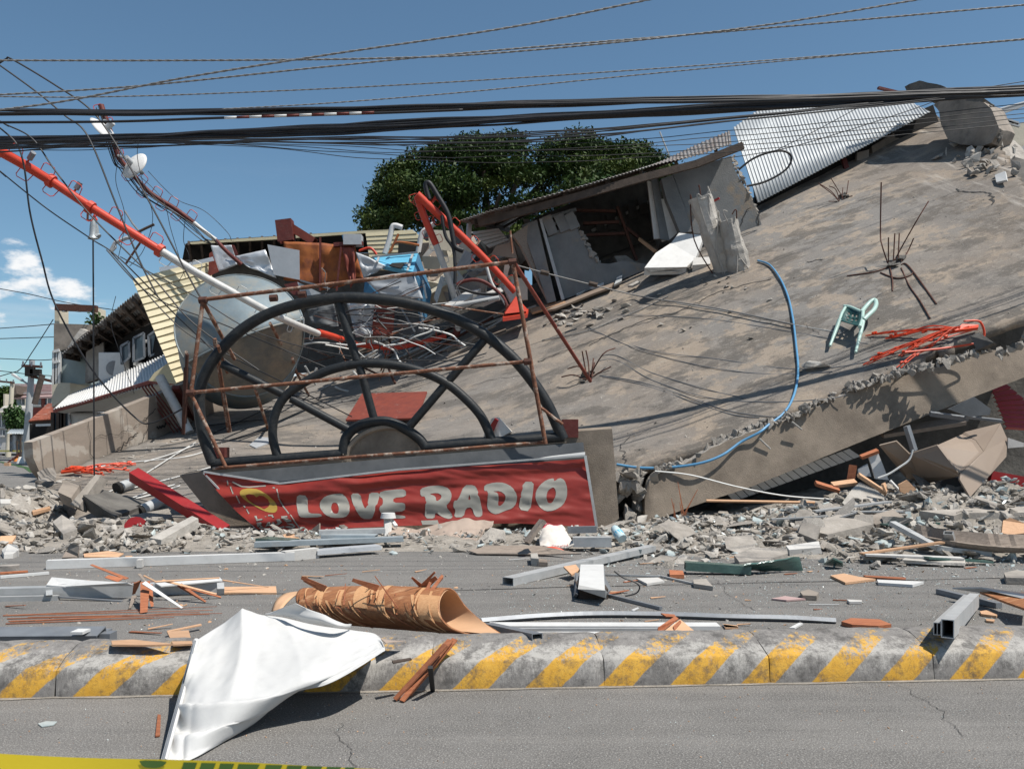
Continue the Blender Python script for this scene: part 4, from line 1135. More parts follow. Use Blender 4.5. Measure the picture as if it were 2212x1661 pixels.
siding(6, [(1515, 190), (1880, 165), (2250, 480), (1560, 480)], 30.2, 9, 'cream', 'crumpled_roof_panel', 'cream crumpled roof panel behind the white bent pipes', 'metal sheet', gap=.03)
sheet(6, [(315, 290), (478, 286), (520, 440), (365, 495)], 27.6, 'silver', 'metal_sheet', 'bright silver metal sheet standing left above the tank', 'metal sheet', wr=.07)
sheet(6, [(500, 372), (738, 322), (825, 545), (600, 455)], 27.2, 'silver', 'metal_sheet', 'crumpled white silver sheet between the tank and the grey panel', 'metal sheet', wr=.1)
sheet(6, [(300, 350), (320, 335), (375, 490), (290, 530)], 27.4, 'rust_red', 'metal_sheet', 'narrow dark red sheet standing at the tank left shoulder', 'metal sheet')
sheet(6, [(470, 280), (495, 285), (525, 360), (500, 365)], 27.5, 'maroon', 'metal_strip', 'short maroon strip between two silver sheets', 'metal strip')
sheet(6, [(752, 280), (1000, 325), (1003, 555), (800, 515)], 27.0, 'grey_sheet', 'metal_sheet', 'flat grey metal panel standing left of the orange rusted sheet', 'metal sheet')
sheet(6, [(880, 258), (1160, 268), (1160, 600), (880, 560)], 27.6, 'rust_sheet', 'rusted_sheet', 'orange rusted sheet behind the grey panel', 'metal sheet', wr=.06)
sheet(6, [(1165, 268), (1435, 300), (1505, 560), (1160, 640)], 27.5, 'rust_sheet', 'rusted_sheet', 'orange rusted sheet with a dark torn right side beside the blue cabinet', 'metal sheet', wr=.1)
sheet(6, [(1330, 300), (1430, 305), (1440, 560), (1400, 620)], 27.3, 'rust_red', 'rusted_sheet', 'dark red torn flap hanging over the orange rusted sheet', 'metal sheet', wr=.15)
for q, mt, lb in ((((1163, 225), (1160, 640), .05), 'maroon', 'thin maroon post standing in the middle of the orange sheets'), (((1325, 300), (1290, 640), .05), 'maroon', 'leaning maroon post right of the middle post on the orange sheets')):
    solo(MB().bar(KP(6, *q[0], 27.2), KP(6, *q[1], 27.2), q[2], q[2], (0, 1, 0)), 'steel_post', mt, lb, 'post')
m = MB().hollow(KP(6, 905, 260, 27.9), KP(6, 884, 95, 27.9), .5, .4, .03, (0, 1, 0)); solo(m, 'steel_post', 'maroon', 'thick maroon box column sticking up above the rusted sheets', 'post')
solo(MB().hollow(KP(6, 925, 140, 28.0), KP(6, 1120, 262, 27.9), .3, .25, .03), 'steel_beam', 'rust_red', 'rusty box beam leaning right from the maroon column', 'beam')
solo(MB().bar(KP(6, 1270, 285, 27.4), KP(6, 1495, 272, 27.4), .2, .12), 'steel_channel', 'maroon', 'maroon channel lying across the top of the orange sheet', 'beam')
solo(MB().box(KP(6, 1420, 250, 27.4), (.55, .4, .32)), 'metal_box', 'grey_sheet', 'small pale grey box on the maroon channel', 'box')
sheet(6, [(1330, 205), (1360, 205), (1390, 262), (1345, 265)], 27.5, 'blue_box', 'metal_sheet', 'slate blue scrap beside the small grey box', 'metal sheet')
# blue cabinet
bc = thing('blue_cabinet', 'battered blue metal cabinet with light blue top panel lying behind the arch', 'cabinet', KP(6, 1800, 880, 27))
A, B, C_, D = KP(6, 1572, 378, 27.6), KP(6, 1925, 340, 27.6), KP(6, 1885, 492, 26.2), KP(6, 1640, 440, 26.6)
MB().plate([A, B, C_, D], Vector((0, .1, -.1))).build('top_panel', 'blue_light', bc)
MB().plate([KP(6, 1720, 432, 26.5), KP(6, 1830, 425, 26.5), KP(6, 1790, 470, 26.28), KP(6, 1700, 450, 26.4)], Vector((0, -.03, .02))).build('opening', 'dark', bc)
for a_, b_ in (((1885, 345), (1840, 490)), ((1620, 375), (1605, 420)), ((1572, 378), (1925, 340)), ((1700, 432), (1840, 425))):
    MB().bar(KP(6, *a_, 27.2), KP(6, *b_, 26.3), .06, .05).build('trim', 'alu', bc)
MB().plate([B, KP(6, 2030, 650, 27.2), KP(6, 2000, 830, 27.2), KP(6, 1965, 890, 26.6), C_], Vector((-.1, .1, 0))).build('side_panel', 'blue_box', bc)
MB().plate([KP(6, 1510, 560, 26.7), KP(6, 1640, 600, 26.6), KP(6, 1620, 680, 26.5), KP(6, 1500, 650, 26.7)], .06).build('lower_panel', 'blue_box', bc)
MB().plate([KP(6, 1690, 690, 27.2), KP(6, 1960, 700, 27.0), KP(6, 1965, 960, 27.0), KP(6, 1700, 1010, 27.2)], .06).build('inner_back', 'dark_sheet', bc)
for a_, b_ in (((1790, 770), (1900, 960)), ((1930, 700), (1960, 880)), ((1960, 560), (1990, 700))):
    MB().bar(KP(6, *a_, 26.5), KP(6, *b_, 26.5), .07, .05).build('frame_bar', 'alu_dark', bc)
# crumpled grey duct sheets
sheet(6, [(1440, 338), (1685, 450), (1530, 530), (1500, 540)], 26.6, 'grey_sheet', 'metal_sheet', 'curled grey sheet against the left of the blue cabinet', 'metal sheet', wr=.12)
sheet(6, [(1500, 545), (1885, 492), (1965, 705), (1620, 660)], 26.3, 'grey_sheet', 'metal_sheet', 'wide bent pale grey sheet in front of the blue cabinet', 'metal sheet', wr=.06)
sheet(6, [(1065, 790), (1270, 740), (1310, 935), (1090, 890)], 26.5, 'dark_sheet', 'metal_sheet', 'dull grey bent sheet seen under the arch left of its top spoke', 'metal sheet', wr=.1)
sheet(6, [(1370, 740), (1590, 735), (1570, 985), (1440, 1000)], 26.5, 'grey_sheet', 'metal_sheet', 'crumpled grey sheet seen under the arch right of its top spoke', 'metal sheet', wr=.14)
sheet(6, [(1375, 735), (1545, 740), (1480, 800), (1400, 790)], 26.2, 'silver', 'metal_sheet', 'small bright folded sheet just under the top of the arch', 'metal sheet', wr=.12)
sheet(6, [(1585, 740), (1745, 742), (1728, 990), (1560, 990)], 26.5, 'rust_red', 'metal_sheet', 'flat red brown panel under the arch beside the crumpled grey sheet', 'metal sheet')
sheet(6, [(880, 590), (985, 570), (1015, 690), (950, 670)], 26.7, 'maroon', 'metal_sheet', 'small maroon plate right of the tank top', 'metal sheet')
sheet(6, [(985, 570), (1170, 660), (1020, 700)], 26.6, 'grey_sheet', 'metal_sheet', 'small grey triangle of sheet beside the maroon plate', 'metal sheet')
sheet(6, [(830, 540), (880, 560), (900, 640), (1060, 760), (1020, 860), (900, 700)], 27.4, 'dark', 'shadow_gap_panel', 'dark broken board between the tank and the rusted sheets', 'board')  # near-black sheet: the shade of this gap put in as colour
solo(MB().bar(KP(6, 1010, 560, 26.6), KP(6, 1240, 625, 26.4), .06, .05), 'metal_rod', 'alu_dark', 'thin grey angle bar lying under the rusted sheets', 'rod')
# bent white pipe frames, orange chair frames, grille, vents
for i, (q, lb) in enumerate(([[(345, 660), (380, 560), (405, 455), (430, 438), (485, 455)], 'bent white pipe rising left of the folded mast'], [[(612, 650), (640, 510), (680, 465), (715, 440), (735, 425)], 'bent white pipe rising just behind the folded mast'], [[(1015, 560), (1020, 430), (1040, 408), (1080, 405)], 'grey vent pipe with a bent top under the roof eave'])):
    solo(MB().tube(crom([KP(3, x, y, 27.6) for x, y in q], 6), .085, 9), 'bent_pipe', 'pole_grey' if i == 2 else 'white_paint', lb, 'pipe', smooth=60)
for i, (q, lb) in enumerate(([[(380, 660), (420, 580), (455, 505)], 'orange tube left of the white bent pipes'], [[(395, 645), (440, 572), (620, 595)], 'orange bent tube below the white bent pipes'], [[(140, 640), (220, 615), (260, 640), (280, 670)], 'orange curved tube on top of the rusted sheet'])):
    solo(MB().tube(crom([KP(3, x, y, 27.3) for x, y in q], 6), .04, 7), 'bent_tube', 'rust_sheet' if i < 2 else 'red_paint', lb, 'tube', smooth=60)
sheet(3, [(455, 560), (630, 560), (640, 660), (450, 660)], 27.8, 'dark', 'dark_board', 'dark board below the white bent pipes', 'board')
gl = thing('floor_grille', 'grey slatted grille panel leaning behind the folded mast', 'grille', KP(3, 1000, 750, 27.6))
for i in range(13):
    t = i / 12; MB().bar(KP(3, 990 + t * 75, 640 + t * 35, 27.6), KP(3, 915 + t * 70, 780 + t * 10, 27.4), .03, .05).build('slat', 'pole_grey', gl)
siding(3, [(1030, 490), (1250, 460), (1340, 560), (1180, 620)], 28.6, 5, 'plaster_pale', 'louvre_panel', 'pale louvred panel fallen under the left eave of the rooftop room', 'panel', gap=.12)
sheet(3, [(690, 470), (880, 480), (870, 640), (700, 620)], 28.4, 'cream_wall', 'wall_board', 'beige board leaning between the legs of the folded mast', 'board')
sheet(3, [(1230, 600), (1370, 565), (1400, 700), (1190, 670)], 28.0, 'tan_panel', 'wall_board', 'brown board slumped under the left eave of the rooftop room', 'board')
sheet(3, [(640, 680), (900, 690), (910, 800), (660, 780)], 28.6, 'cream_wall', 'wall_board', 'cream board lying behind the blue cabinet', 'board')
sheet(3, [(790, 840), (830, 850), (760, 1060), (735, 1010)], 27.3, 'alu', 'flat_rail', 'pale flat rail leaning left of the white mast leg', 'rail')
sheet(3, [(1300, 740), (1345, 750), (1310, 880), (1290, 840)], 27.4, 'cream_wall', 'wall_board', 'narrow beige board right of the red mast leg', 'board')
sheet(3, [(840, 880), (900, 890), (900, 1060), (860, 1050)], 27.5, 'dark_sheet', 'wall_board', 'dark grey plate behind the white mast leg', 'board')
for q, lb in (([(800, 1080), (985, 965), (1110, 940), (950, 1060)], 'tan slab of concrete lying left of the dull red hose'), ([(1040, 1020), (1260, 925), (1290, 960), (1130, 1030)], 'tan slab of concrete lying under the dull red hose')):
    solo(MB().plate([KP(3, x, y, 27.2 - (y - 1000) * .003) for x, y in q], Vector((0, .1, -.2))), 'concrete_slab', 'plaster_pale', lb, 'slab')
solo(MB().tube([KP(3, 870, 1085, 26.9), KP(3, 1260, 1015, 26.8)], .08, 9), 'drain_pipe', 'pole_grey', 'grey drain pipe lying left of the red pyramid base', 'pipe', smooth=60)
# loose lengths of pipe and timber on the roof under the arch
for i in range(34):
    px = rnd.uniform(770, 1010); py = 742 + rnd.uniform(-15, 42) - (px - 880) * .12
    a = R(px, py, .04); ln = rnd.uniform(.5, 2.4); an = rnd.uniform(-.3, .5)
    b = a + Vector((math.cos(an) * ln, math.sin(an) * ln * .4, 0)); b.z = roof_z(b.x, b.y) + rnd.uniform(.04, .3)
    mt, w = rnd.choice((('pole_grey', 'grey'), ('wood_grey', 'weathered brown'), ('rust_bar', 'rusty'), ('mast_white', 'whitish')))
    solo(MB().tube([a, b], rnd.uniform(.018, .05), 6), 'loose_pipe', mt, w + ' length of pipe in the heap below the toppled mast', 'pipe', w + ' pipes heaped below the toppled mast')

# tangle of wires, rods and straps over the wreck below the masts
wt = thing('wire_tangle', 'tangle of wires, straps and thin rods over the wreckage behind the arch', 'wire tangle', KP(6, 1700, 1000, 27))
for k in range(60):
    x, y = rnd.uniform(980, 2200), rnd.uniform(640, 1080); Yt = rnd.uniform(25.6, 26.4); p = KP(6, x, y, Yt); hit = KR(6, x, y, .05)
    if p.y > hit.y: p = hit
    pts = [p]
    an = rnd.uniform(-.9, .9)
    for j in range(4):
        an += rnd.uniform(-.6, .6); q = pts[-1] + Vector((math.cos(an), rnd.uniform(-.2, .2), math.sin(an) * .5)) * rnd.uniform(.2, .7); q.z = max(q.z, roof_z(q.x, q.y) + .03); pts.append(q)
    if k % 4 == 0: pts = [pts[0], pts[-1]]
    MB().tube(crom(pts, 5), rnd.choice((.008, .012, .016, .028)), 5).build('strand', rnd.choice(['black_cable', 'black_cable', 'grey_rope', 'rust', 'wire_pale', 'rust_bar']), wt)
# ================================================================== ROOFTOP ROOM
SY = 28.0
room = thing('rooftop_room', 'wrecked grey rooftop room with sagging corrugated roof and broken front wall', 'rooftop room', KP(4, 1100, 1000, SY))
def rp(pts, Y=SY, th=.22): return MB().plate([KP(4, x, y, Y) for x, y in pts], Vector((0, th, 0)))
# floor apron and back wall with its row of vent blocks
MB().plate([KP(4, 500, 560, 31.8), KP(4, 1300, 230, 31.8), KP(4, 1420, 760, 31.8), KP(4, 1300, 900, 31.8), KP(4, 500, 1010, 31.8)], Vector((0, .2, 0))).build('back_wall', 'concrete_dark', room)
for i in range(6):
    t = i / 5; x, y = 905 + t * 345, 625 - t * 175
    MB().plate([KP(4, x - 22, y + 2, 31.7), KP(4, x + 20, y - 20, 31.7), KP(4, x + 24, y - 2, 31.7), KP(4, x - 18, y + 20, 31.7)], Vector((0, .35, 0))).build('vent_block', 'plaster_pale', room)
    MB().bar(KP(4, x + 30, y - 60, 31.66), KP(4, x + 44, y + 40, 31.66), .3, .1, (0, 1, 0)).build('mullion', 'concrete_dark', room)
MB().plate([KP(4, 1300, 260, 28.3), KP(4, 1270, 300, 28.2), KP(4, 1330, 690, 28.2), KP(4, 1390, 700, 28.3)], Vector((.4, 3.4, 0))).build('cross_wall', 'shed_wall', room)
MB().plate([KP(4, 440, 560, 28.2), KP(4, 480, 560, 28.2), KP(4, 640, 1100, 28.0), KP(4, 600, 1100, 28.0)], Vector((.2, 3.4, .6))).build('end_wall', 'concrete_dark', room)
# front: column, vent, broken wall
rp([(432, 600), (530, 565), (655, 1090), (600, 1105)], SY - .12, .45).build('column', 'shed_wall', room)
rp([(545, 560), (562, 558), (710, 1080), (690, 1085)], SY - .1, .1).build('downpipe', 'pole_grey', room)
wl_ = rp([(575, 690), (790, 610), (800, 650), (830, 690), (840, 735), (870, 775), (900, 800), (925, 845), (1000, 850), (1090, 830), (1230, 850), (1260, 880), (1060, 960), (930, 1000), (690, 1085)], SY + .02, .2).build('broken_wall', 'shed_wall', room)
for k in range(22):
    t = k / 21; x = 790 + t * 140; y = 612 + 235 * t ** .9
    o = rock('broken_edge', rnd.randrange(18), 'slab_rough'); COL.objects.link(o); o.parent = room
    o.location = KP(4, x + rnd.uniform(-8, 8), y + rnd.uniform(-8, 8), SY + rnd.uniform(0, .2)) - room.location; s_ = rnd.uniform(.08, .2); o.scale = (s_, s_, s_); o.rotation_euler = (rnd.random() * 6, rnd.random() * 6, 0)
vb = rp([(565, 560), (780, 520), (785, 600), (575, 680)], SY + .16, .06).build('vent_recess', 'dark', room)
for x in (600, 680, 745):
    MB().bar(KP(4, x - 12, 545 - (x - 600) * .12, SY), KP(4, x + 35, 660 - (x - 600) * .25, SY), .32, .16, (0, 1, 0)).build('vent_bar', 'shed_wall', room)
for y in (548, 600, 660):
    MB().bar(KP(4, 570, y + 15, SY + .05), KP(4, 785, y - 50, SY + .05), .1, .1, (0, 1, 0)).build('vent_ledge', 'shed_wall', room)
# pale partition, brown pier and right wall
rp([(1245, 310), (1275, 318), (1330, 430), (1370, 430), (1450, 640), (1395, 690), (1345, 705), (1335, 685), (1290, 690)], SY + .3, .12).build('pale_partition', 'plaster_pale', room)
rp([(1335, 300), (1410, 275), (1545, 640), (1460, 650), (1370, 430)], SY - .05, .4).build('pier', 'shed_wall', room)
pr = rp([(1412, 270), (1560, 225), (1790, 150), (1800, 215), (1860, 330), (1900, 380), (1940, 470), (1965, 530), (2000, 640), (1880, 670), (1700, 660), (1548, 655)], SY, .25).build('right_wall', 'shed_wall', room)
for k in range(30):
    t = k / 29; x = 1795 + 170 * t; y = 160 + 380 * t
    o = rock('broken_edge', rnd.randrange(18), 'slab_rough'); COL.objects.link(o); o.parent = room
    o.location = KP(4, x + rnd.uniform(-6, 14), y + rnd.uniform(-8, 8), SY + rnd.uniform(0, .3)) - room.location; s_ = rnd.uniform(.06, .16); o.scale = (s_, s_, s_); o.rotation_euler = (rnd.random() * 6, rnd.random() * 6, 0)
ribbon([KP(4, 1900, 480, SY - .02), KP(4, 1860, 560, SY - .02), KP(4, 1830, 660, SY - .02)], .05, .0, .1, 6, Vector((0, -1, 0))).build('crack', 'joint_dark', pr)
ribbon([KP(4, 1960, 520, SY - .02), KP(4, 1970, 580, SY - .02), KP(4, 1990, 640, SY - .02)], .12, .0, .1, 6, Vector((0, -1, 0))).build('crack', 'joint_dark', pr)
# roof: corrugated, twisted, with fascia timber and purlins
eave = [(20, 575, 26.6), (250, 500, 26.7), (560, 420, 26.8), (860, 335, 26.9), (1100, 265, 27.0), (1310, 205, 27.1), (1560, 150, 27.2), (1790, 75, 27.3)]
back = [(330, 640, 32.5), (420, 560, 32.5), (700, 430, 32.5), (950, 345, 32.4), (1140, 262, 32.2), (1330, 190, 32.0), (1545, 88, 31.8), (1780, -12, 31.6)]
ev = crom([KP(4, *p) for p in eave], 10); bk_ = crom([KP(4, *p) for p in back], 10)
nE = len(ev) - 1
def rf(u, v):
    x = u * nE; i = min(int(x), nE - 1); t = x - i
    p = ev[i].lerp(ev[i + 1], t).lerp(bk_[i].lerp(bk_[i + 1], t), v)
    return p + Vector((-.2, 0, 1)) * (.022 * math.sin(u * 2 * math.pi * 70))
MB().grid(rf, 70 * 6, 3).build('corrugated_roof', 'corrug_old', room, True, solid=.012)
fa = [KP(4, x, y, 27.1) for x, y in ((150, 590), (560, 480), (900, 385), (1250, 285), (1560, 205), (1865, 85))]
for a, b in zip(fa, fa[1:]): MB().bar(a, b, .14, .22).build('fascia_timber', 'wood_dark', room)
for i in range(7):
    t = .06 + i * .145; p = rf(t, .05) - Vector((0, 0, .12)); q = rf(t, .98) - Vector((0, 0, .12)); MB().bar(p, q, .09, .16).build('rafter', 'wood_dark', room)
for v in (.3, .55, .8): 
    pts = [rf(u / 12, v) - Vector((0, 0, .07)) for u in range(13)]
    for a, b in zip(pts, pts[1:]): MB().bar(a, b, .06, .08).build('purlin', 'wood_dark', room)
MB().plate([KP(4, 1760, 95, 27.2), KP(4, 1870, 65, 27.2), KP(4, 1870, 105, 27.2), KP(4, 1770, 135, 27.2)], .12).build('fascia_end', 'wood_grey', room)
# interior props and furniture frame
for a, b in (((745, 505), (1040, 510)), ((1050, 480), (1180, 840)), ((1110, 620), (1190, 680)), ((850, 665), (1100, 655)), ((830, 590), (1060, 580))):
    MB().bar(KP(4, *a, 29.4), KP(4, *b, 29.4), .09, .12, (0, 1, 0)).build('steel_frame', 'rust_bar', room)
MB().bar(KP(4, 1195, 690, 29), KP(4, 1300, 770, 28.4), .1, .1).build('timber_prop', 'wood_tan', room)
MB().plate([KP(4, 1030, 800, 28.6), KP(4, 1105, 795, 28.6), KP(4, 1190, 850, 28.4), KP(4, 1060, 850, 28.3)], Vector((0, .3, -.1))).build('toppled_board', 'concrete_wall', room)
MB().plate([KP(4, 480, 590, 27.9), KP(4, 375, 660, 27.6), KP(4, 430, 740, 27.8), KP(4, 600, 1080, 27.9), KP(4, 570, 1020, 28.2)], .08).build('side_cladding', 'wood_grey', room)
# white slab tipped out of the opening
ws = thing('white_wall_slab', 'bright white slab of wall tipped out in front of the rooftop room opening', 'wall slab', KP(4, 1400, 900, 27))
MB().plate([KP(4, 1450, 650, 27.8), KP(4, 1615, 665, 27.6), KP(4, 1560, 810, 26.9), KP(4, 1500, 870, 26.5), KP(4, 1228, 875, 26.5), KP(4, 1300, 780, 27.1), KP(4, 1400, 715, 27.6)], Vector((0, .12, -.2))).build('slab_face', 'white_paint', ws)
MB().plate([KP(4, 1230, 878, 26.48), KP(4, 1500, 872, 26.48), KP(4, 1535, 850, 26.6), KP(4, 1530, 880, 26.6), KP(4, 1420, 905, 26.5), KP(4, 1260, 905, 26.5)], .1).build('broken_edge', 'slab_rough', ws)
solo(MB().plate([KP(4, 1545, 810, 26.6), KP(4, 1650, 805, 26.6), KP(4, 1655, 850, 26.3), KP(4, 1540, 858, 26.3)], Vector((0, .1, -.2))), 'wall_slab', 'plaster_pale', 'small pale slab beside the white wall slab', 'wall slab')
for i, (q, mt, lb) in enumerate((([(780, 1040), (830, 1000), (960, 960), (965, 985), (860, 1010), (790, 1050)], 'white_paint', 'small white slab under the guy wire in front of the rooftop room'),
        ([(590, 1150), (730, 1080), (1030, 970), (1010, 1000), (900, 1040), (650, 1140)], 'tan_panel', 'long thin tan board lying in front of the rooftop room wall'),
        ([(1030, 985), (1060, 910), (1085, 905), (1080, 960)], 'pole_grey', 'grey channel offcut standing by the broken wall foot'),
        ([(480, 1140), (700, 1085), (720, 1100), (500, 1165)], 'wood_tan', 'pale board along the foot of the rooftop room column'),
        ([(1120, 990), (1180, 960), (1200, 965), (1150, 990)], 'concrete_light', 'pale chip of slab in front of the broken wall'))):
    solo(MB().plate([KR(4, x, y, .22) for x, y in q], Vector((0, .05, -.06))), 'loose_slab', mt, lb, 'slab')

# big corrugated sheet
fn, nu = corr([KP(5, 85, 440, 29.6), KP(5, 1170, 255, 31.4), KP(5, 1312, 345, 30.2), KP(5, 232, 915, 28.6)], 44, .035)
a5, b5, b6, c5, d5 = KP(5, 80, 445, 30.4), KP(5, 300, 285, 32.0), KP(5, 1160, 270, 32.0), KP(5, 1312, 345, 30.4), KP(5, 232, 915, 28.9)
def shf(u, v):
    top = a5.lerp(b5, u / .22) if u < .22 else b5.lerp(b6, (u - .22) / .7) if u < .92 else b6.lerp(c5, (u - .92) / .08 * .85)
    bot = d5.lerp(c5, u)
    return top.lerp(bot, v) + Vector((-.3, -.8, .5)) * (.02 * math.sin(u * 2 * math.pi * 58))
cs = thing('corrugated_sheet', 'large tilted silver corrugated iron roof sheet at the top of the slab', 'roof sheet', d5)
MB().grid(shf, 58 * 6, 4).build('iron_sheet', 'corrug', cs, True, solid=.01)
# dark gap behind and below the sheet
bw = thing('upper_wall', 'dark brown wall strip in the gap below the silver corrugated sheet', 'wall', KP(5, 700, 800, 30))
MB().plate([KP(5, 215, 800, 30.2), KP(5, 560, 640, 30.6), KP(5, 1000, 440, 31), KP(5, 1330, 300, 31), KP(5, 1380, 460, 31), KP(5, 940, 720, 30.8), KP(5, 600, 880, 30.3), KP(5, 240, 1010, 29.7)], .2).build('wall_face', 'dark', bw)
MB().plate([KP(5, 945, 560, 30.6), KP(5, 1150, 440, 31.0), KP(5, 1330, 340, 31.2), KP(5, 1400, 420, 31.2), KP(5, 1200, 540, 30.8), KP(5, 960, 660, 30.6)], .3).build('wall_block', 'concrete_brown', bw)
MB().bar(KP(5, 770, 640, 30.3), KP(5, 790, 710, 30.2), .16, .1, (0, 1, 0)).build('red_strut', 'maroon', bw)
MB().plate([KP(5, 855, 600, 30.4), KP(5, 930, 580, 30.4), KP(5, 925, 650, 30.4), KP(5, 850, 650, 30.4)], .15).build('wall_chip', 'concrete_wall', bw)
# concrete block at the top right
ch = thing('broken_wall_block', 'dark weathered block of broken wall standing at the upper right of the slab', 'wall block', KP(5, 1500, 480, 29))
def rough_block(front, depth, name, mt, parent, amp=.08):
    m = MB().plate(front, depth); o = m.build(name, mt, parent)
    me = o.data; bm = bmesh.new(); bm.from_mesh(me)
    bmesh.ops.triangulate(bm, faces=bm.faces); bmesh.ops.subdivide_edges(bm, edges=bm.edges, cuts=3, use_grid_fill=True)
    for v in bm.verts: v.co += Vector((noise.noise(v.co * 1.6), noise.noise(v.co * 1.6 + Vector((7, 0, 0))), noise.noise(v.co * 1.6 + Vector((0, 7, 0))))) * amp
    bm.to_mesh(me); bm.free(); return o
bY = lambda x: 29.4 - (x - 1150) / 590 * 3.2
kq = lambda pts: [KP(5, x, y, bY(x)) for x, y in pts]
rough_block(kq([(1330, 300), (1420, 240), (1560, 262), (1650, 285), (1690, 330), (1718, 390), (1740, 450), (1720, 500), (1695, 545), (1600, 560), (1500, 560), (1440, 520), (1385, 430), (1365, 350)]), Vector((.9, .75, .1)), 'block_body', 'concrete_wall', ch, .07)
rough_block(kq([(1150, 190), (1180, 172), (1240, 150), (1330, 165), (1420, 190), (1500, 208), (1590, 235), (1660, 262), (1640, 285), (1520, 268), (1340, 268), (1230, 240), (1165, 222)]), Vector((.7, .8, .12)), 'block_cap', 'concrete_dark', ch, .07)
for k in range(26):
    o = rock('broken_concrete', rnd.randrange(18), rnd.choice(['concrete_dark', 'concrete'])); COL.objects.link(o); o.parent = ch
    x = rnd.uniform(1640, 1745); y = 260 + (x - 1640) * 2.2 + rnd.uniform(-25, 40); s_ = rnd.uniform(.08, .2)
    o.location = KP(5, x, min(y, 530), bY(x) + .15) - ch.location; o.scale = (s_, s_, s_); o.rotation_euler = [rnd.uniform(0, 6) for _ in range(3)]
MB().bar(KP(5, 985, 195, 29.5), KP(5, 1110, 225, 29.6), .12, .07).build('red_flashing', 'maroon', ch)
for k in range(55):
    o = rock('broken_concrete', rnd.randrange(18), rnd.choice(['slab_rough', 'concrete_light', 'concrete'])); COL.objects.link(o); o.parent = ch
    x, y = rnd.gauss(1610, 110), rnd.uniform(520, 740); p = KR(5, x, y, .1); s_ = rnd.uniform(.08, .26)
    o.location = p - ch.location; o.scale = (s_, s_, s_ * .7); o.rotation_euler = [rnd.uniform(0, 6) for _ in range(3)]
solo(MB().plate([KR(5, 1715, 740, .15), KR(5, 1780, 715, .25), KR(5, 1790, 770, .2), KR(5, 1725, 785, .12)], .06), 'wall_slab', 'white_paint', 'small white tile of slab below the dark wall block', 'slab')
pr2 = thing('edge_parapet', 'broken parapet running down the right edge of the slab', 'parapet', KR(5, 1800, 700))
rough_block([KP(5, 1700, 520, 27.4), KP(5, 1750, 510, 27.4), KP(5, 1810, 600, 26.6), KP(5, 1905, 790, 25.2), KP(5, 1960, 900, 24.3), KP(5, 1905, 860, 24.6), KP(5, 1780, 680, 26.2)], Vector((.5, .1, 0)), 'parapet_run', 'slab_rough', pr2, .1)
nb = thing('neighbour_wall', 'sunlit cream neighbour building corner at the right edge', 'building', KP(5, 1850, 700, 34))
MB().plate([KP(5, 1735, 430, 33), KP(5, 2100, 385, 33), KP(5, 2100, 900, 33), KP(5, 1900, 850, 33), KP(5, 1730, 530, 33)], Vector((.5, 6, 0))).build('wall', 'cream_wall', nb)
MB().plate([KP(5, 1830, 600, 32.8), KP(5, 2100, 420, 32.8), KP(5, 2100, 470, 32.8), KP(5, 1840, 640, 32.8)], .1).build('band', 'plaster_pale', nb)
for q in (((1715, 365), (1900, 300)), ((1730, 380), (1860, 420)), ((1735, 395), (1870, 432))):
    MB().bar(KP(5, *q[0], 31), KP(5, *q[1], 31), .08, .12).build('steel_arm', 'pole_grey', nb)

# ================================================================== COLUMN STUBS, REBAR
def stub(pts0, pts1, w0, w1, Y0_, Y1_, label):
    t = thing('column_stub', label, 'column', KP(4, *pts0, Y0_)); p0, p1 = KP(4, *pts0, Y0_), KP(4, *pts1, Y1_)
    m = MB(); n = 34; vs = []
    d = (p1 - p0).normalized(); sx = d.cross(Vector((0, 1, 0))).normalized(); sy = d.cross(sx).normalized()
    for i in range(n + 1):
        u = i / n; p = p0.lerp(p1, u); w = w0 + (w1 - w0) * u
        for k in range(12):
            q = 2 * math.pi * k / 12; sq = 1 / max(abs(math.cos(q)), abs(math.sin(q)))
            rr = w * (.5 + .5 * min(sq, 1.25)) / 1.1 * (1 + .2 * noise.noise((u * 5, math.cos(q) * 1.6, math.sin(q) * 1.6 + p0.x)) + .07 * noise.noise((u * 11, math.cos(q) * 3, math.sin(q) * 3)))
            vs.append(p + sx * math.cos(q) * rr + sy * math.sin(q) * rr + d * (.14 * noise.noise((k * 1.3, p0.x, 1)) if i == n else 0))
    fs = [(i * 12 + k, i * 12 + (k + 1) % 12, (i + 1) * 12 + (k + 1) % 12, (i + 1) * 12 + k) for i in range(n) for k in range(12)] + [tuple(range(12)), tuple(n * 12 + k for k in range(12))]
    m.add(vs, fs); m.build('concrete_core', 'concrete_light', t)
    for k in range(6):
        q = k * 1.05; b = p0.lerp(p1, .05) + sx * math.cos(q) * w0 * 1.12 + sy * math.sin(q) * w0 * 1.12; e = p1 + sx * math.cos(q) * w1 * rnd.uniform(.5, 1.2) + sy * math.sin(q) * w1 + d * rnd.uniform(-.2, .3)
        c1 = b.lerp(e, .5) + sx * rnd.uniform(-.25, .25) - sy * .04
        MB().tube(crom([b, c1, e, e + Vector((rnd.uniform(-.15, .15), 0, rnd.uniform(-.3, .05)))], 5), .018, 6).build('rebar', rnd.choice(['concrete_light', 'concrete_light', 'rust_bar']), t)
    for u in (.3, .6, .97):
        p = p0.lerp(p1, u); w = (w0 + (w1 - w0) * u) * .9
        MB().tube([p + sx * math.cos(q * .5) * w + sy * math.sin(q * .5) * w for q in range(14)], .02, 5).build('tie', 'concrete_light', t)
stub((1760, 930), (1585, 420), .30, .34, 25.6, 25.2, 'taller broken concrete column stub leaning left on the slab')
stub((1850, 930), (1768, 570), .36, .28, 25.3, 25.0, 'shorter broken concrete column stub with a rebar knob, right of the taller stub')
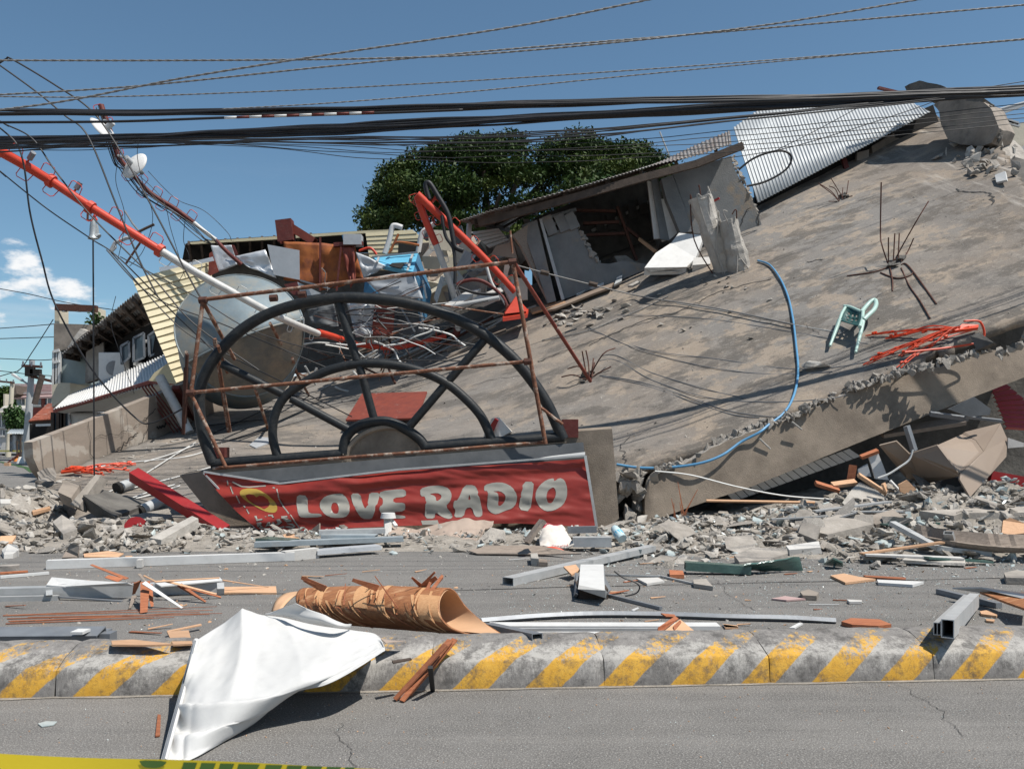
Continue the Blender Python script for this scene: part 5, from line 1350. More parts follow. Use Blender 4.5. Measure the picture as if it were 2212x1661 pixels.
solo(MB().bar(KP(4, 1675, 445, 25.2), KP(4, 1712, 425, 25.1), .06, .05), 'red_stick', 'red_deep', 'short red stick poking out beside the taller stub', 'stick')
def rebar_cluster(k, c, bars, label, r=.016, mt='rust_bar'):
    b0 = KR(k, *c); t = thing('rebar_cluster', label, 'rebar', b0)
    for pts in bars:
        n = len(pts); q = []
        for i, (x, y) in enumerate(pts):
            p = KP(k, x, y, b0.y + (rnd.uniform(-.3, .3) if i else 0))
            hit = KR(k, x, y, .03)
            if p.y > hit.y: p = hit                     # never below the slab
            q.append(p)
        MB().tube(crom(q, 4), r, 6).build('bar', mt, t)
    for i in range(5):
        p = b0 + Vector((rnd.uniform(-.25, .25), rnd.uniform(-.2, .2), 0)); p.z = roof_z(p.x, p.y) + .05
        o = rock('concrete_lump', rnd.randrange(18), 'concrete_dark'); COL.objects.link(o); o.parent = t; o.location = p - b0; s_ = rnd.uniform(.08, .18); o.scale = (s_,) * 3
    return t
rebar_cluster(5, (1080, 1300), [[(1045, 1290), (1010, 1180), (1000, 1100), (1005, 785)], [(1090, 1270), (1150, 1160), (1230, 1020), (1300, 905)], [(1050, 1290), (1050, 1130)], [(1080, 1290), (1090, 1105)], [(1110, 1270), (1118, 1105)],
    [(1130, 1280), (1170, 1220), (1208, 1135)], [(1060, 1310), (960, 1345), (790, 1370)], [(1060, 1320), (1075, 1400), (1075, 1465)], [(1130, 1300), (1160, 1295), (1210, 1350), (1290, 1460), (1350, 1545)], [(1130, 1320), (1180, 1430), (1250, 1530), (1310, 1635)], [(1000, 1350), (1100, 1385), (1180, 1370), (1205, 1350)]], 'largest spray of rusty rebar standing in the middle right of the slab', .017)
rebar_cluster(5, (745, 895), [[(740, 900), (690, 840), (610, 790)], [(745, 900), (720, 830), (680, 810)], [(760, 890), (765, 820)], [(785, 880), (800, 775)], [(730, 905), (675, 905)], [(770, 890), (740, 840), (690, 760)], [(740, 905), (700, 860), (620, 800)], [(800, 875), (825, 870)]], 'small spray of rebar high on the slab below the corrugated sheet', .014)
rebar_cluster(7, (2030, 455), [[(2020, 460), (1990, 400), (1930, 410)], [(2025, 460), (2010, 380), (2000, 325)], [(2035, 460), (2030, 380), (2018, 320)], [(2045, 460), (2060, 380)], [(2035, 450), (2100, 340), (2160, 310)], [(2030, 460), (2080, 430), (2140, 400)], [(2020, 465), (1960, 440), (1900, 450)], [(2040, 460), (2050, 400), (2055, 360)]], 'stub of rusty rebar at the foot of the red brown brace right of the arch', .017)

# ================================================================== CHAIR
Yc = KR(8, 1340, 190).y
chair = thing('plastic_chair', 'pale green plastic chair lying tipped on the sloping slab', 'chair', KR(8, 1340, 200))
def cp(x, y, dy=0.0): 
    p = KR(8, x, y, .02); return p + UPR * (.32 + dy)
seat = [cp(1318, 78), cp(1400, 108), cp(1392, 186), cp(1288, 152)]
m = MB().grid(lambda u, v: seat[0].lerp(seat[1], u).lerp(seat[3].lerp(seat[2], u), v) + UPR * (-.10 * math.sin(u * 3.14) * math.sin(v * 3.14)), 9, 9)
holes = {(2, 2), (4, 2), (6, 2), (2, 4), (4, 4), (6, 4), (2, 6), (4, 6)}
m.f = [f for i, f in enumerate(m.f) if (i % 9, i // 9) not in holes]; m.m = m.m[:len(m.f)]
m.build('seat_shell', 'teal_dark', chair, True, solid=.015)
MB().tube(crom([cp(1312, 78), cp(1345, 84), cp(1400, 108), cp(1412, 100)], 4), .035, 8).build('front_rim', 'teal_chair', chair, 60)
MB().tube(crom([cp(1400, 112), cp(1425, 80), cp(1450, 55), cp(1468, 50), cp(1474, 70), cp(1462, 100), cp(1430, 132), cp(1412, 150)], 6), .05, 8).build('armrest_back', 'teal_chair', chair, 60)
for pts in ([(1290, 150), (1262, 188), (1232, 236)], [(1412, 140), (1392, 190), (1362, 270)]):
    a, b, c = cp(*pts[0]), cp(*pts[1], -.12), cp(*pts[2], -.22); MB().tube([a, b, c], [.05, .042, .03], 8).build('leg', 'teal_chair', chair, 60)
a, b = cp(1300, 120, -.05), cp(1285, 158, -.12); MB().tube([cp(1318, 85), cp(1300, 118), cp(1288, 155)], .035, 8).build('side_rim', 'teal_chair', chair, 60)
MB().tube([cp(1408, 108), cp(1405, 150), cp(1392, 188)], .04, 8).build('side_rim', 'teal_chair', chair, 60)

# ================================================================== HOSE, ORANGE RIGGING
hp = [(1637, 563), (1662, 572), (1684, 600), (1702, 640), (1713, 690), (1719, 740), (1724, 800), (1716, 850), (1695, 890), (1660, 918), (1640, 934)]
hpts = [R(x, y, .06) for x, y in hp] + [P(1600, 955, 17.0), P(1560, 983, 16.85), P(1510, 1001, 16.8), P(1440, 1010, 16.9), P(1380, 1010, 17.0), P(1332, 1003, 17.1)]
solo(MB().tube(crom(hpts, 10), .026, 10), 'water_hose', 'blue_hose', 'bright blue hose curving down over the slab and the beam', 'hose', smooth=60)
def rigging(k, base, ends, label, f, up=.12, n=14, r=.018):
    b = f(k, *base); t = thing('orange_rigging', label, 'rigging', b); b = b + Vector((0, 0, up))
    MB().plate([b + Vector(v) for v in ((-.1, -.05, 0), (.34, -.1, .05), (.4, 0, .12), (.1, .05, .14))], .06).build('clip_plate', 'orange_cord', t)
    for i in range(n):
        e = ends[i % len(ends)]; q = f(k, e[0] + rnd.uniform(-25, 25), e[1] + rnd.uniform(-8, 8)) + Vector((0, 0, .04))
        pts = [b + Vector((rnd.uniform(-.1, .3), -.03, rnd.uniform(0, .1)))] + [b.lerp(q, s) + Vector((0, 0, rnd.uniform(-.04, .14) * (1 - s) + .03)) for s in (.25, .5, .75)] + [q]
        MB().tube(crom(pts, 5), r, 6).build('cord', 'orange_cord', t)
        for s in (.2, .45, .7, .9):
            p = b.lerp(q, s) + Vector((0, 0, .05)); o = MB().tube([p, p + (q - b).normalized() * .05], r * 1.9, 6).build('knot', 'orange_cord', t)
    return t
rg = rigging(23, (1100, 345), [(400, 318), (560, 345), (430, 500), (640, 480), (640, 575), (700, 420), (380, 540), (600, 330)], 'orange rigging cords fanned out on the slab beside the green chair', KR, .2, 15, .014)
b = KR(23, 1180, 330) + Vector((0, -.2, .2))
MB().tube(crom([b + Vector((-.2, 0, .12)), b + Vector((.12, 0, .1)), b + Vector((.15, 0, -.25)), b + Vector((-.5, -.1, -.4)), b + Vector((-1.4, -.1, -.5))], 6), .022, 6).build('loop', 'orange_cord', rg)
solo(MB().plate([KR(23, 1190, 310, .3), KR(23, 1255, 280, .35), KR(23, 1370, 360, .3), KR(23, 1240, 420, .1)], .1), 'roof_hatch', 'concrete_dark', 'dark grey tile flap at the head of the orange cords by the beam', 'slab')
rg2 = rigging(13, (640, 390), [(1300, 290), (1250, 350), (1000, 400), (880, 350), (1200, 310), (1310, 280), (1100, 370)], 'orange rigging cords lying in a strip on the left corner of the slab', lambda k, x, y: KR(k, x, y), .1, 14, .013)

# guy wires and cords lying on the slab
def slabwire(k, pts, mt, label, r=.012, up=.022):
    solo(MB().tube(crom([KR(k, x, y, up) for x, y in pts], 8), r, 5), 'wire', mt, label, 'wire', 'wires strewn over the slab')
for i, pts in enumerate(([(450, 0), (700, 40), (1000, 100), (1290, 150)], [(150, 60), (400, 65), (700, 90), (1240, 180), (1420, 205)], [(0, 120), (220, 220), (500, 300), (800, 350), (1060, 358), (1240, 345)],
        [(0, 130), (300, 235), (640, 280), (1000, 330), (1240, 325), (1420, 295)], [(60, 290), (150, 290), (330, 390), (600, 475), (900, 500), (1200, 485), (1310, 465)], [(70, 265), (150, 265), (320, 350), (620, 440), (800, 480)],
        [(60, 365), (250, 395), (480, 465), (700, 540), (900, 572), (1030, 572)], [(75, 370), (270, 410), (480, 480), (720, 560), (870, 578)])):
    slabwire(8, pts, 'wire_pale' if i in (0,) else 'alu_dark', ('pale' if i == 0 else 'dark') + ' slack wire across the right half of the slab, ' + ('uppermost one', 'second from the top', 'third from the top', 'fourth from the top', 'fifth from the top', 'sixth from the top', 'seventh from the top', 'lowest one')[i], .009)
for pts in ([(940, 620), (960, 580), (1300, 430), (1700, 180), (1900, 60)], [(950, 640), (1050, 655), (1250, 610), (1480, 530), (1700, 470)], [(800, 650), (1000, 590), (1300, 500), (1700, 400), (2050, 300)], [(1250, 620), (1500, 560), (1750, 480)], [(1400, 250), (1700, 160), (2000, 40)], [(700, 330), (1300, 250), (1800, 200), (2100, 110)]):
    slabwire(13, pts, 'wire_pale', 'pale slack wire on the left part of the slab left of the arch', .014, .04)
for pts in ([(1000, 1330), (1400, 1220), (1700, 1140), (2000, 1060)], [(1000, 1250), (1300, 1180), (1700, 1000)], [(1150, 1160), (1300, 1120), (1660, 1080)]):
    slabwire(2, pts, 'black_cable', 'black slack wire on the left part of the slab behind the arch', .014, .04)
for pts in ([(1600, 1350), (1950, 1280), (2200, 1180), (2400, 1100), (2600, 1000)], [(900, 1300), (1300, 1150), (1700, 1060)]):
    slabwire(3, pts, 'grey_rope', 'grey rope lying on the slab behind the arch', .016, .04)
gw = [KP(3, 1400, 755, 25.5), KP(3, 1620, 815, 25.5), KP(3, 2000, 910, 25.6)]
solo(MB().tube(crom(gw + [KR(4, 1130, 1045, .2), KR(4, 1280, 1075, .15), KR(4, 1700, 1140, .1), KR(4, 2200, 1245, .08)], 6), .02, 6), 'guy_wire', 'grey_rope', 'grey guy wire stretched from the pipe frame corner over the slab', 'wire')
for i, (x, y) in enumerate(((1620, 815), (2005, 905))):
    p = KP(3, x, y, 25.5); solo(MB().tube([p + Vector((-.12, 0, .03)), p + Vector((.12, 0, -.03))], .07, 8), 'strain_insulator', 'wood_dark', ('first' if i == 0 else 'second') + ' dark strain insulator along the guy wire from the pipe frame', 'insulator')
# flat sheet under the arch, white cloth
fs_ = solo(MB().plate([KR(7, 850, 658, .35), KR(7, 930, 530, .45), KR(7, 1245, 520, .45), KR(7, 1195, 648, .35)], .05), 'rusty_plate', 'rust_red', 'red brown rusty plate lying on the slab inside the arch', 'metal sheet')
c_ = [KR(7, 1520, 735, .05), KR(7, 1560, 650, .5), KR(7, 1590, 645, .5), KR(7, 1655, 715, .08), KR(7, 1600, 745, .05)]
solo(MB().plate(c_, .1), 'crumpled_sack', 'sack', 'small white and red sack slumped at the right foot of the middle arch', 'sack')
solo(MB().plate([KR(7, 1525, 730, .1), KR(7, 1575, 650, .55), KR(7, 1590, 660, .5), KR(7, 1555, 735, .1)], .03), 'red_rag', 'red_deep', 'dark red rag on the small white sack', 'rag')
solo(MB().plate([KR(2, 1560, 1240, .03), KR(2, 1620, 1190, .03), KR(2, 1700, 1195, .03), KR(2, 1680, 1230, .03), KR(2, 1600, 1258, .03)], .03), 'plaster_patch', 'grey_sheet', 'pale grey flake on the slab by the left foot of the middle arch', 'flake')
# tin flashing and pipes by the side parapet
wp = thing('drain_riser', 'white riser pipe leaning on the side parapet between rusty bars', 'pipe', KR(2, 1170, 1160))
MB().tube([KP(2, 1000, 815, 24.2), KR(2, 1185, 1165, .05)], .13, 12).build('riser', 'mast_white', wp, 60)
MB().bar(KP(2, 1100, 880, 24.0), KR(2, 1200, 1080, .05), .2, .1).build('strip', 'maroon', wp)
for x in range(4): MB().tube([KP(2, 890 + x * 16, 880 - x * 8, 23.8), KR(2, 1090 + x * 22, 1165 - x * 5, .03)], .022, 6).build('bar', 'maroon', wp)
MB().bar(KP(2, 1165, 760, 23.4), KR(2, 1150, 1170, .03), .12, .1).build('angle_post', 'rust_bar', wp)
# chunks lying on the slab
spots = []
for k in range(66):
    if k < 46: x, y = rnd.gauss(830, 130), rnd.gauss(1170, 55)
    elif k < 58: x, y = rnd.gauss(1750, 90), rnd.gauss(965, 30)
    else: x, y = rnd.uniform(900, 2150), rnd.uniform(1000, 1340)
    p = KR(4, x, y, .02)
    if p.y > 27.6 or x < 420: continue
    o = rock('concrete_chunk', rnd.randrange(18), rnd.choice(['slab_rough', 'concrete_light'])); COL.objects.link(o); s_ = rnd.uniform(.08, .24) if k < 46 else rnd.uniform(.04, .11)
    o.location = p + Vector((0, 0, s_ * .2)); o.scale = (s_, s_, s_ * .7); o.rotation_euler = (rnd.uniform(-.5, .5), rnd.uniform(-.5, .5), rnd.uniform(0, 6))
    tag(o, 'pale broken concrete chunk lying on the slab below the rooftop room', 'concrete chunk', 'chunks on the slab below the rooftop room')
for k, (x, y) in enumerate(((1130, 315), (1185, 315))):
    o = rock('concrete_chunk', 3 + k, 'concrete_light'); COL.objects.link(o); o.location = KR(8, x, y, .12); o.scale = (.27, .22, .22); o.rotation_euler = (0, 0, k * 2)
    tag(o, ('left' if k == 0 else 'right') + ' of two grey lumps lying under the green chair by the blue hose', 'concrete chunk', 'two lumps by the blue hose')
bits = []
for k in range(900):
    x, y = rnd.uniform(700, 2212), rnd.uniform(320, 1000)
    p = R(x, y)
    if p.y < 17.4 or p.y > 29 or abs(p.x) > 14: continue
    bits.append((p.x, p.y, p.z + .01, rnd.uniform(.008, .04), rnd.choice((0, 0, 1))))
for k in range(500):
    p = R(rnd.uniform(200, 700), rnd.uniform(900, 1050))
    if p.y > 17: bits.append((p.x, p.y, p.z + .01, rnd.uniform(.008, .035), 0))
tag(soup('slab_grit', bits, ['concrete_light', 'concrete_dark']), 'small grit and flakes scattered over the roof slab', 'grit', kind='stuff')

# boards and panels heaped between the folded mast and the rooftop room
hp_ = []
for k in range(46):
    x, y = rnd.uniform(640, 1440), rnd.uniform(560, 1010)
    Yb = 30.2 - (y - 560) / 450 * 2.2 + rnd.uniform(-.2, .2)
    c = KP(3, x, y, Yb); w, hgt = rnd.uniform(.5, 1.5), rnd.uniform(.25, .8)
    rot = Matrix.Rotation(rnd.uniform(-.9, .9), 3, 'Y') @ Matrix.Rotation(rnd.uniform(-.9, .5), 3, 'X') @ Matrix.Rotation(rnd.uniform(-.5, .5), 3, 'Z')
    mt, wd = rnd.choice((('cream_wall', 'cream'), ('tan_panel', 'brown'), ('plaster_pale', 'pale'), ('wood_grey', 'weathered'), ('dark_sheet', 'dark grey'), ('cream', 'yellowish')))
    solo(MB().box(c, (w, .05, hgt), rot), 'heaped_board', mt, wd + ' board in the heap between the folded mast and the rooftop room', 'board', wd + ' boards heaped beside the rooftop room')
m = MB().grid(lambda u, v: KP(3, 560 + u * 900, 620 + v * 430 - 60 * math.sin(u * 3.1), 31.0 - 2.6 * v) + Vector((0, .4 * noise.noise((u * 6, v * 6, 1)), .4 * noise.noise((u * 7, v * 7, 4)))), 30, 20)
solo(m, 'debris_mass', 'concrete_wall', 'grey mass of crushed masonry under the boards beside the rooftop room', 'rubble', kind='stuff')
# ================================================================== NEIGHBOUR BUILDING ON THE LEFT
def kp(k, pts, Y): return [KP(k, p[0], p[1], p[2] if len(p) > 2 else Y) for p in pts]
nbr = thing('neighbour_building', 'two storey neighbour building with white awning and dark open upper floor at left', 'building', P(180, 990, 42))
MB().plate(kp(14, [(472, 342), (800, 352), (800, 420), (590, 565), (470, 595)], 41), Vector((0, 4, 0))).build('upper_block', 'concrete_wall', nbr)
rough_block(kp(14, [(710, 385), (760, 412), (600, 560), (575, 560)], 40.6), Vector((0, .4, 0)), 'broken_coping', 'concrete_light', nbr, .1)
MB().plate(kp(14, [(457, 880), (530, 862), (612, 862), (612, 960), (540, 1020), (455, 1075)], 40.6), Vector((0, 4, 0))).build('lower_block', 'cream_wall', nbr)
MB().plate(kp(14, [(470, 590), (545, 570), (750, 610), (750, 870), (465, 885)], 41.2), Vector((0, 3, 0))).build('wall_infill', 'teal_wall', nbr)
wn_ = MB().plate(kp(14, [(478, 600), (522, 585), (522, 868), (470, 880)], 41.1), Vector((0, .05, 0))).build('window', 'window_glass', nbr)
for x in (477, 497, 521):
    MB().bar(KP(14, x, 585, 41.05), KP(14, x - 4, 880, 41.05), .16, .1, (0, 1, 0)).build('mullion', 'white_paint', wn_)
for y in (585, 680): MB().bar(KP(14, 470, y + 5, 41.02), KP(14, 525, y - 8, 41.02), .12, .16, (0, 1, 0)).build('transom', 'white_paint', wn_)
# roof with rafters seen from below
re0, re1 = KP(14, 540, 612, 39.6), KP(14, 1200, 72, 35.0); rb0, rb1 = KP(14, 760, 655, 42.5), KP(14, 1400, 330, 38.0)
def nrf(u, v): return re0.lerp(re1, u).lerp(rb0.lerp(rb1, u), v) + Vector((0, 0, .05 * math.sin(u * 2 * math.pi * 34)))
MB().grid(nrf, 34 * 6, 2).build('roof_sheet', 'corrug_old', nbr, True, solid=.03)
for i in range(9):
    u = .03 + i * .115; MB().bar(nrf(u, .02) - Vector((0, 0, .16)), nrf(u, 1) - Vector((0, 0, .16)), .12, .2).build('rafter', 'wood_dark', nbr)
for v in (.25, .5, .75): MB().bar(nrf(0, v) - Vector((0, 0, .1)), nrf(1, v) - Vector((0, 0, .1)), .1, .12).build('purlin', 'wood_dark', nbr)
# dark upper floor
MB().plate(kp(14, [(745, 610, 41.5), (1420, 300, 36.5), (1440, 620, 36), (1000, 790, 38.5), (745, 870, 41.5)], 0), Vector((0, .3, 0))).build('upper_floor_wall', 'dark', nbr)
MB().plate(kp(14, [(755, 590, 39.5), (905, 505, 38.9), (915, 800, 38.9), (745, 862, 39.5)], 0), Vector((0, .15, 0))).build('weathered_board', 'concrete', nbr)
for q in ([(1170, 470), (1260, 425), (1265, 640), (1170, 680)], [(1060, 540), (1130, 500), (1135, 640), (1065, 700)], [(1300, 450), (1370, 400), (1400, 590), (1310, 630)]):
    f_ = MB().plate(kp(14, q, 36.8), Vector((0, .05, 0))).build('window', 'window_glass', nbr)
    for a, b in zip(q, q[1:] + q[:1]): MB().bar(KP(14, *a, 36.7), KP(14, *b, 36.7), .08, .06, (0, 1, 0)).build('frame', 'alu_dark', f_)
# awning
aw = thing('awning', 'white corrugated awning sloping over the shop front of the neighbour building', 'awning', KP(14, 800, 1000, 37))
wq = [KP(14, 600, 975, 38.5), KP(14, 1460, 610, 34.5), KP(14, 1560, 845, 30.6), KP(14, 468, 1092, 34.6)]
fn, nu = corr([wq[0], wq[1], KP(14, 1540, 842, 30.8), wq[3]], 40, .035)
MB().grid(fn, nu, 2).build('awning_sheet', 'white_paint', aw, True, solid=.015)
MB().plate(kp(14, [(470, 1096, 34.5), (960, 950, 32.9), (1310, 838, 31.5), (1545, 848, 30.6), (1545, 880, 30.6), (1310, 870, 31.5), (960, 985, 32.9), (475, 1118, 34.5)], 0), Vector((0, .15, 0))).build('fascia', 'rust_red', aw)
MB().plate(kp(14, [(480, 1112, 34.6), (1310, 862, 31.6), (1545, 872, 30.7), (1600, 880, 36), (1400, 960, 37), (960, 1115, 38.5), (560, 1130, 39)], 0), Vector((0, .02, .05))).build('soffit', 'plaster_pale', aw)
for i, (x, y, s_) in enumerate(((1000, 735, 1.0), (1272, 615, .75), (1315, 592, .75), (1402, 580, .7))):
    t = thing('aircon_unit', ('first', 'second', 'third', 'fourth')[i] + ' white air conditioner box from the left above the awning', 'aircon unit', KP(14, x, y + 35 * s_, 37.2), 'air conditioners above the awning')
    MB().box(KP(14, x, y, 37.4), (1.1 * s_, .5, 1.3 * s_)).build('casing', 'white_paint', t, bevel=.02)
    MB().tube([KP(14, x, y, 37.2) + Vector((0, 0, 0)), KP(14, x, y, 37.15)], .32 * s_, 14).build('fan_grille', 'alu_dark', t)
# posts and cross arm
hx = thing('twin_post_frame', 'twin concrete posts with an insulator cross arm behind the neighbour building', 'utility frame', P(120, 800, 44))
for x0, x1, y0, y1 in ((478, 520, 178, 400), (820, 853, 200, 420)):
    MB().plate(kp(14, [(x0, y0), (x1, y0 + 4), (x1, y1), (x0, y1)], 43.5), Vector((0, .9, 0))).build('post', 'cream_wall', hx)
MB().bar(KP(14, 490, 200, 43.2), KP(14, 850, 216, 43.2), .25, .32).build('cross_arm', 'rust_bar', hx)
for x in (565, 690, 775):
    MB().tube([KP(14, x, 190, 43.2), KP(14, x, 240, 43.2)], [.1, .13], 8).build('insulator', 'alu_dark', hx)
# shop front and truck
sf = thing('shop_front', 'dark glass shop front under the awning left end', 'shop front', KP(14, 520, 1280, 41))
MB().plate(kp(14, [(455, 1125), (600, 1120), (600, 1330), (455, 1330)], 41), .1).build('glass_wall', 'window_glass', sf)
for x in (462, 508, 548, 556): MB().bar(KP(14, x, 1120, 40.9), KP(14, x, 1320, 40.9), .14, .1, (0, 1, 0)).build('mullion', 'wood_dark', sf)
tr = thing('white_truck', 'white van roof and side showing above the side parapet under the awning', 'van', P(180, 960, 41))
bx = [KP(14, 590, 1122, 38.5), KP(14, 960, 1118, 38.5), KP(14, 960, 1320, 38.5), KP(14, 640, 1320, 38.5), KP(14, 612, 1220, 38.5), KP(14, 588, 1170, 38.5)]
MB().plate(bx, Vector((.3, 2.2, 0))).build('body', 'white_board', tr, bevel=.12)
MB().plate(kp(14, [(592, 1140), (610, 1140), (625, 1225), (612, 1215)], 38.42), Vector((0, .04, 0))).build('window', 'window_glass', tr)
solo(MB().tube([KP(14, 570, 1113, 40.7), KP(14, 570, 1124, 40.7)], .2, 8), 'signal_light', 'cone', 'small orange lamp under the awning by the van', 'lamp')

# ================================================================== FAR STREET
def house(name, label, walls, roof, wmat, rmat, Y, depth, wins, gable=None):
    t = thing(name, label, 'house', KP(24, *walls[0], Y) * Vector((1, 1, 0)) if False else Vector((KP(24, *walls[0], Y).x, Y, 0)))
    (x0, y0), (x1, y1) = walls
    MB().plate([KP(24, x0, y0, Y), KP(24, x1, y0, Y), KP(24, x1, y1, Y), KP(24, x0, y1, Y)], Vector((0, depth, 0))).build('wall', wmat, t)
    if roof:
        a, b, c, d = [KP(24, x, y, Y - .8 if i > 1 else Y + depth * .5) for i, (x, y) in enumerate(roof)]
        r = MB().plate([a, b, c, d], Vector((0, .1, -.25))).build('roof', rmat, t)
        if gable:
            for i in range(7):
                s0 = i / 7; MB().bar(a.lerp(d, s0) + Vector((0, -.1, .12)), b.lerp(c, s0) + Vector((0, -.1, .12)), .5, .16).build('tile_course', rmat, r)
    for (wx0, wy0, wx1, wy1) in wins:
        w = MB().plate([KP(24, wx0, wy0, Y - .1), KP(24, wx1, wy0, Y - .1), KP(24, wx1, wy1, Y - .1), KP(24, wx0, wy1, Y - .1)], Vector((0, .08, 0))).build('window', 'window_glass', t)
        MB().bar(KP(24, (wx0 + wx1) / 2, wy0, Y - .16), KP(24, (wx0 + wx1) / 2, wy1, Y - .16), .12, .06, (0, 1, 0)).build('mullion', 'white_paint', w)
        MB().bar(KP(24, wx0 - 4, wy1 + 4, Y - .2), KP(24, wx1 + 4, wy1 + 4, Y - .2), .2, .2).build('sill', 'plaster_pale', w)
    return t
hs = house('tiled_house', 'far house with pinkish tiled roof and blue windows down the street', ((240, 470), (760, 1140)), [(222, 365), (770, 372), (770, 520), (195, 540)], 'teal_wall', 'tile_roof', 112, 10, [(290, 545, 345, 650), (395, 545, 430, 650), (455, 545, 600, 655), (650, 545, 740, 660)], True)
MB().plate([KP(24, 222, 362, 112), KP(24, 245, 490, 110), KP(24, 178, 540, 110)], Vector((-.2, 6, 0))).build('gable', 'wood_dark', hs)
MB().plate(kp(24, [(605, 540), (650, 540), (650, 700), (605, 700)], 111.7), Vector((0, .2, 0))).build('door', 'maroon', hs)
house('white_house', 'low whitewashed house left of the far shrub', ((-60, 700), (440, 1360)), [(60, 660), (440, 660), (440, 760), (-60, 760)], 'plaster_pale', 'concrete_light', 104, 8, [(-20, 815, 70, 980), (10, 1020, 60, 1100), (90, 820, 140, 940)])
house('beige_block', 'plain beige block behind the tree at the left edge', ((-40, 405), (180, 800)), None, 'cream_wall', 'cream_wall', 150, 10, [])
rr = thing('rusty_roof_shack', 'shack with steep rusty red tin roof beside the shop front', 'shack', Vector((KP(24, 600, 900, 62).x, 62, 0)))
fn, nu = corr([KP(24, 700, 640, 66), KP(24, 765, 640, 66), KP(24, 770, 860, 60), KP(24, 415, 888, 60)], 16, .06)
MB().grid(fn, nu, 1).build('tin_roof', 'rust_roof', rr, True, solid=.03)
MB().plate(kp(24, [(440, 690, 67), (765, 680, 67), (765, 1350, 67), (440, 1350, 67)], 67), Vector((0, 3, 0))).build('wall', 'maroon', rr)
MB().plate(kp(24, [(420, 890), (770, 862), (770, 920), (430, 932)], 60.2), .1).build('eave_board', 'wood_dark', rr)
MB().plate(kp(24, [(520, 930), (770, 922), (770, 955), (520, 965)], 60.1), .1).build('sign_strip', 'white_paint', rr)
MB().plate(kp(24, [(430, 935), (770, 925), (770, 1300), (430, 1300)], 63), .2).build('open_front', 'dark', rr)
st = thing('tin_stall', 'low stall with patchy tin roof and grey tarpaulin walls on the far street', 'stall', Vector((KP(24, 350, 1340, 78).x, 78, 0)))
fn, nu = corr([KP(24, 150, 1010, 82), KP(24, 650, 1005, 82), KP(24, 640, 1080, 76), KP(24, 100, 1065, 76)], 22, .05)
MB().grid(fn, nu, 1).build('tin_roof', 'galv', st, True, solid=.03)
fn, nu = corr([KP(24, 520, 1004, 81.6), KP(24, 652, 1003, 81.6), KP(24, 644, 1080, 75.8), KP(24, 460, 1078, 75.8)], 6, .05)
MB().grid(fn, nu, 1).build('rusty_tin', 'rust_roof', st, True, solid=.03)
m = MB().grid(lambda u, v: KP(24, 140 + u * 440, 1085 + v * 250, 77 + .25 * math.sin(u * 25) + .2 * noise.noise((u * 6, v * 4, 0))), 40, 10)
m.build('tarpaulin', 'grey_sheet', st, True, solid=.02)
MB().plate(kp(24, [(320, 1200), (400, 1160), (420, 1330), (330, 1330)], 76.5), .1).build('yellow_cover', 'cream', st)
MB().plate(kp(24, [(150, 1080), (640, 1080), (640, 1110), (150, 1110)], 77.4), .2).build('dark_gap', 'dark', st)
# poles
def upole(base, top, r, arms, label, Y, mt='pole_grey', tapered=.6, lamp=None):
    b = Vector((KP(24, *base, Y).x, Y, 0)); tp = KP(24, *top, Y); t = thing('utility_pole', label, 'utility pole', b)
    MB().tube([b - Vector((0, 0, .2)), tp], [r, r * tapered], 10).build('shaft', mt, t, 60)
    for (x0, y0, x1, y1) in arms: 
        a_ = MB().bar(KP(24, x0, y0, Y - .2), KP(24, x1, y1, Y - .2), .14, .2).build('cross_arm', 'rust_bar', t)
        for s in (.06, .5, .94):
            p = KP(24, x0 + (x1 - x0) * s, y0 + (y1 - y0) * s, Y - .2); MB().tube([p, p + Vector((0, 0, .35))], [.1, .07], 6).build('insulator', 'alu_dark', a_)
    if lamp:
        pts = [KP(24, *p, Y - .1) for p in lamp]; MB().tube(pts, .07, 6).build('lamp_arm', 'pole_grey', t); MB().bar(pts[-1], pts[-1] + (pts[-1] - pts[-2]).normalized() * .9, .3, .15).build('lamp_head', 'white_paint', t)
    return t
up = upole((375, 1490), (470, -10), .32, [(320, 80, 615, 96), (460, 235, 775, 310)], 'tall silver utility pole with two cross arms and a street lamp on the far street', 66, lamp=[(432, 365), (380, 330), (330, 298)])
MB().box(KP(24, 440, 165, 65.7), (.6, .4, .7)).build('switch_box', 'dark', up); MB().box(KP(24, 525, 180, 65.7), (.7, .4, .5)).build('transformer', 'dark', up)
MB().tube([KP(24, 505, 640, 65), KP(24, 560, 420, 65), KP(24, 620, 210, 65)], .22, 8).build('strut_post', 'bark', up)
upole((115, 1380), (180, 305), .3, [(-20, 305, 210, 330)], 'concrete utility pole with one cross arm at the left edge', 95, 'cream_wall', .7)
upole((300, 1340), (375, 1140), .28, [], 'short leaning wooden post in front of the grey tarpaulin', 79, 'wood_grey', .8)
for i, (x, y0, y1) in enumerate(((60, 490, 660), (372, 560, 660))):
    solo(MB().plate(kp(24, [(x - 10, y0), (x + 14, y0), (x + 14, y1), (x - 10, y1)], 101), Vector((0, .8, 0))), 'roof_post', 'cream_wall', ('pale post on the left' if i == 0 else 'pale post on the right') + ' of the whitewashed house roof', 'post')
bus = thing('white_bus', 'white bus parked at the left edge of the far street', 'bus', Vector((KP(24, 40, 1380, 106).x, 106, 0)))
MB().plate(kp(24, [(-260, 1150), (-20, 1142), (125, 1148), (143, 1190), (143, 1375), (-260, 1375)], 106), Vector((0, 2.4, 0))).build('body', 'white_board', bus, bevel=.15)
MB().plate(kp(24, [(-240, 1195), (50, 1192), (50, 1262), (-240, 1262)], 105.9), Vector((0, .05, 0))).build('window', 'window_glass', bus)
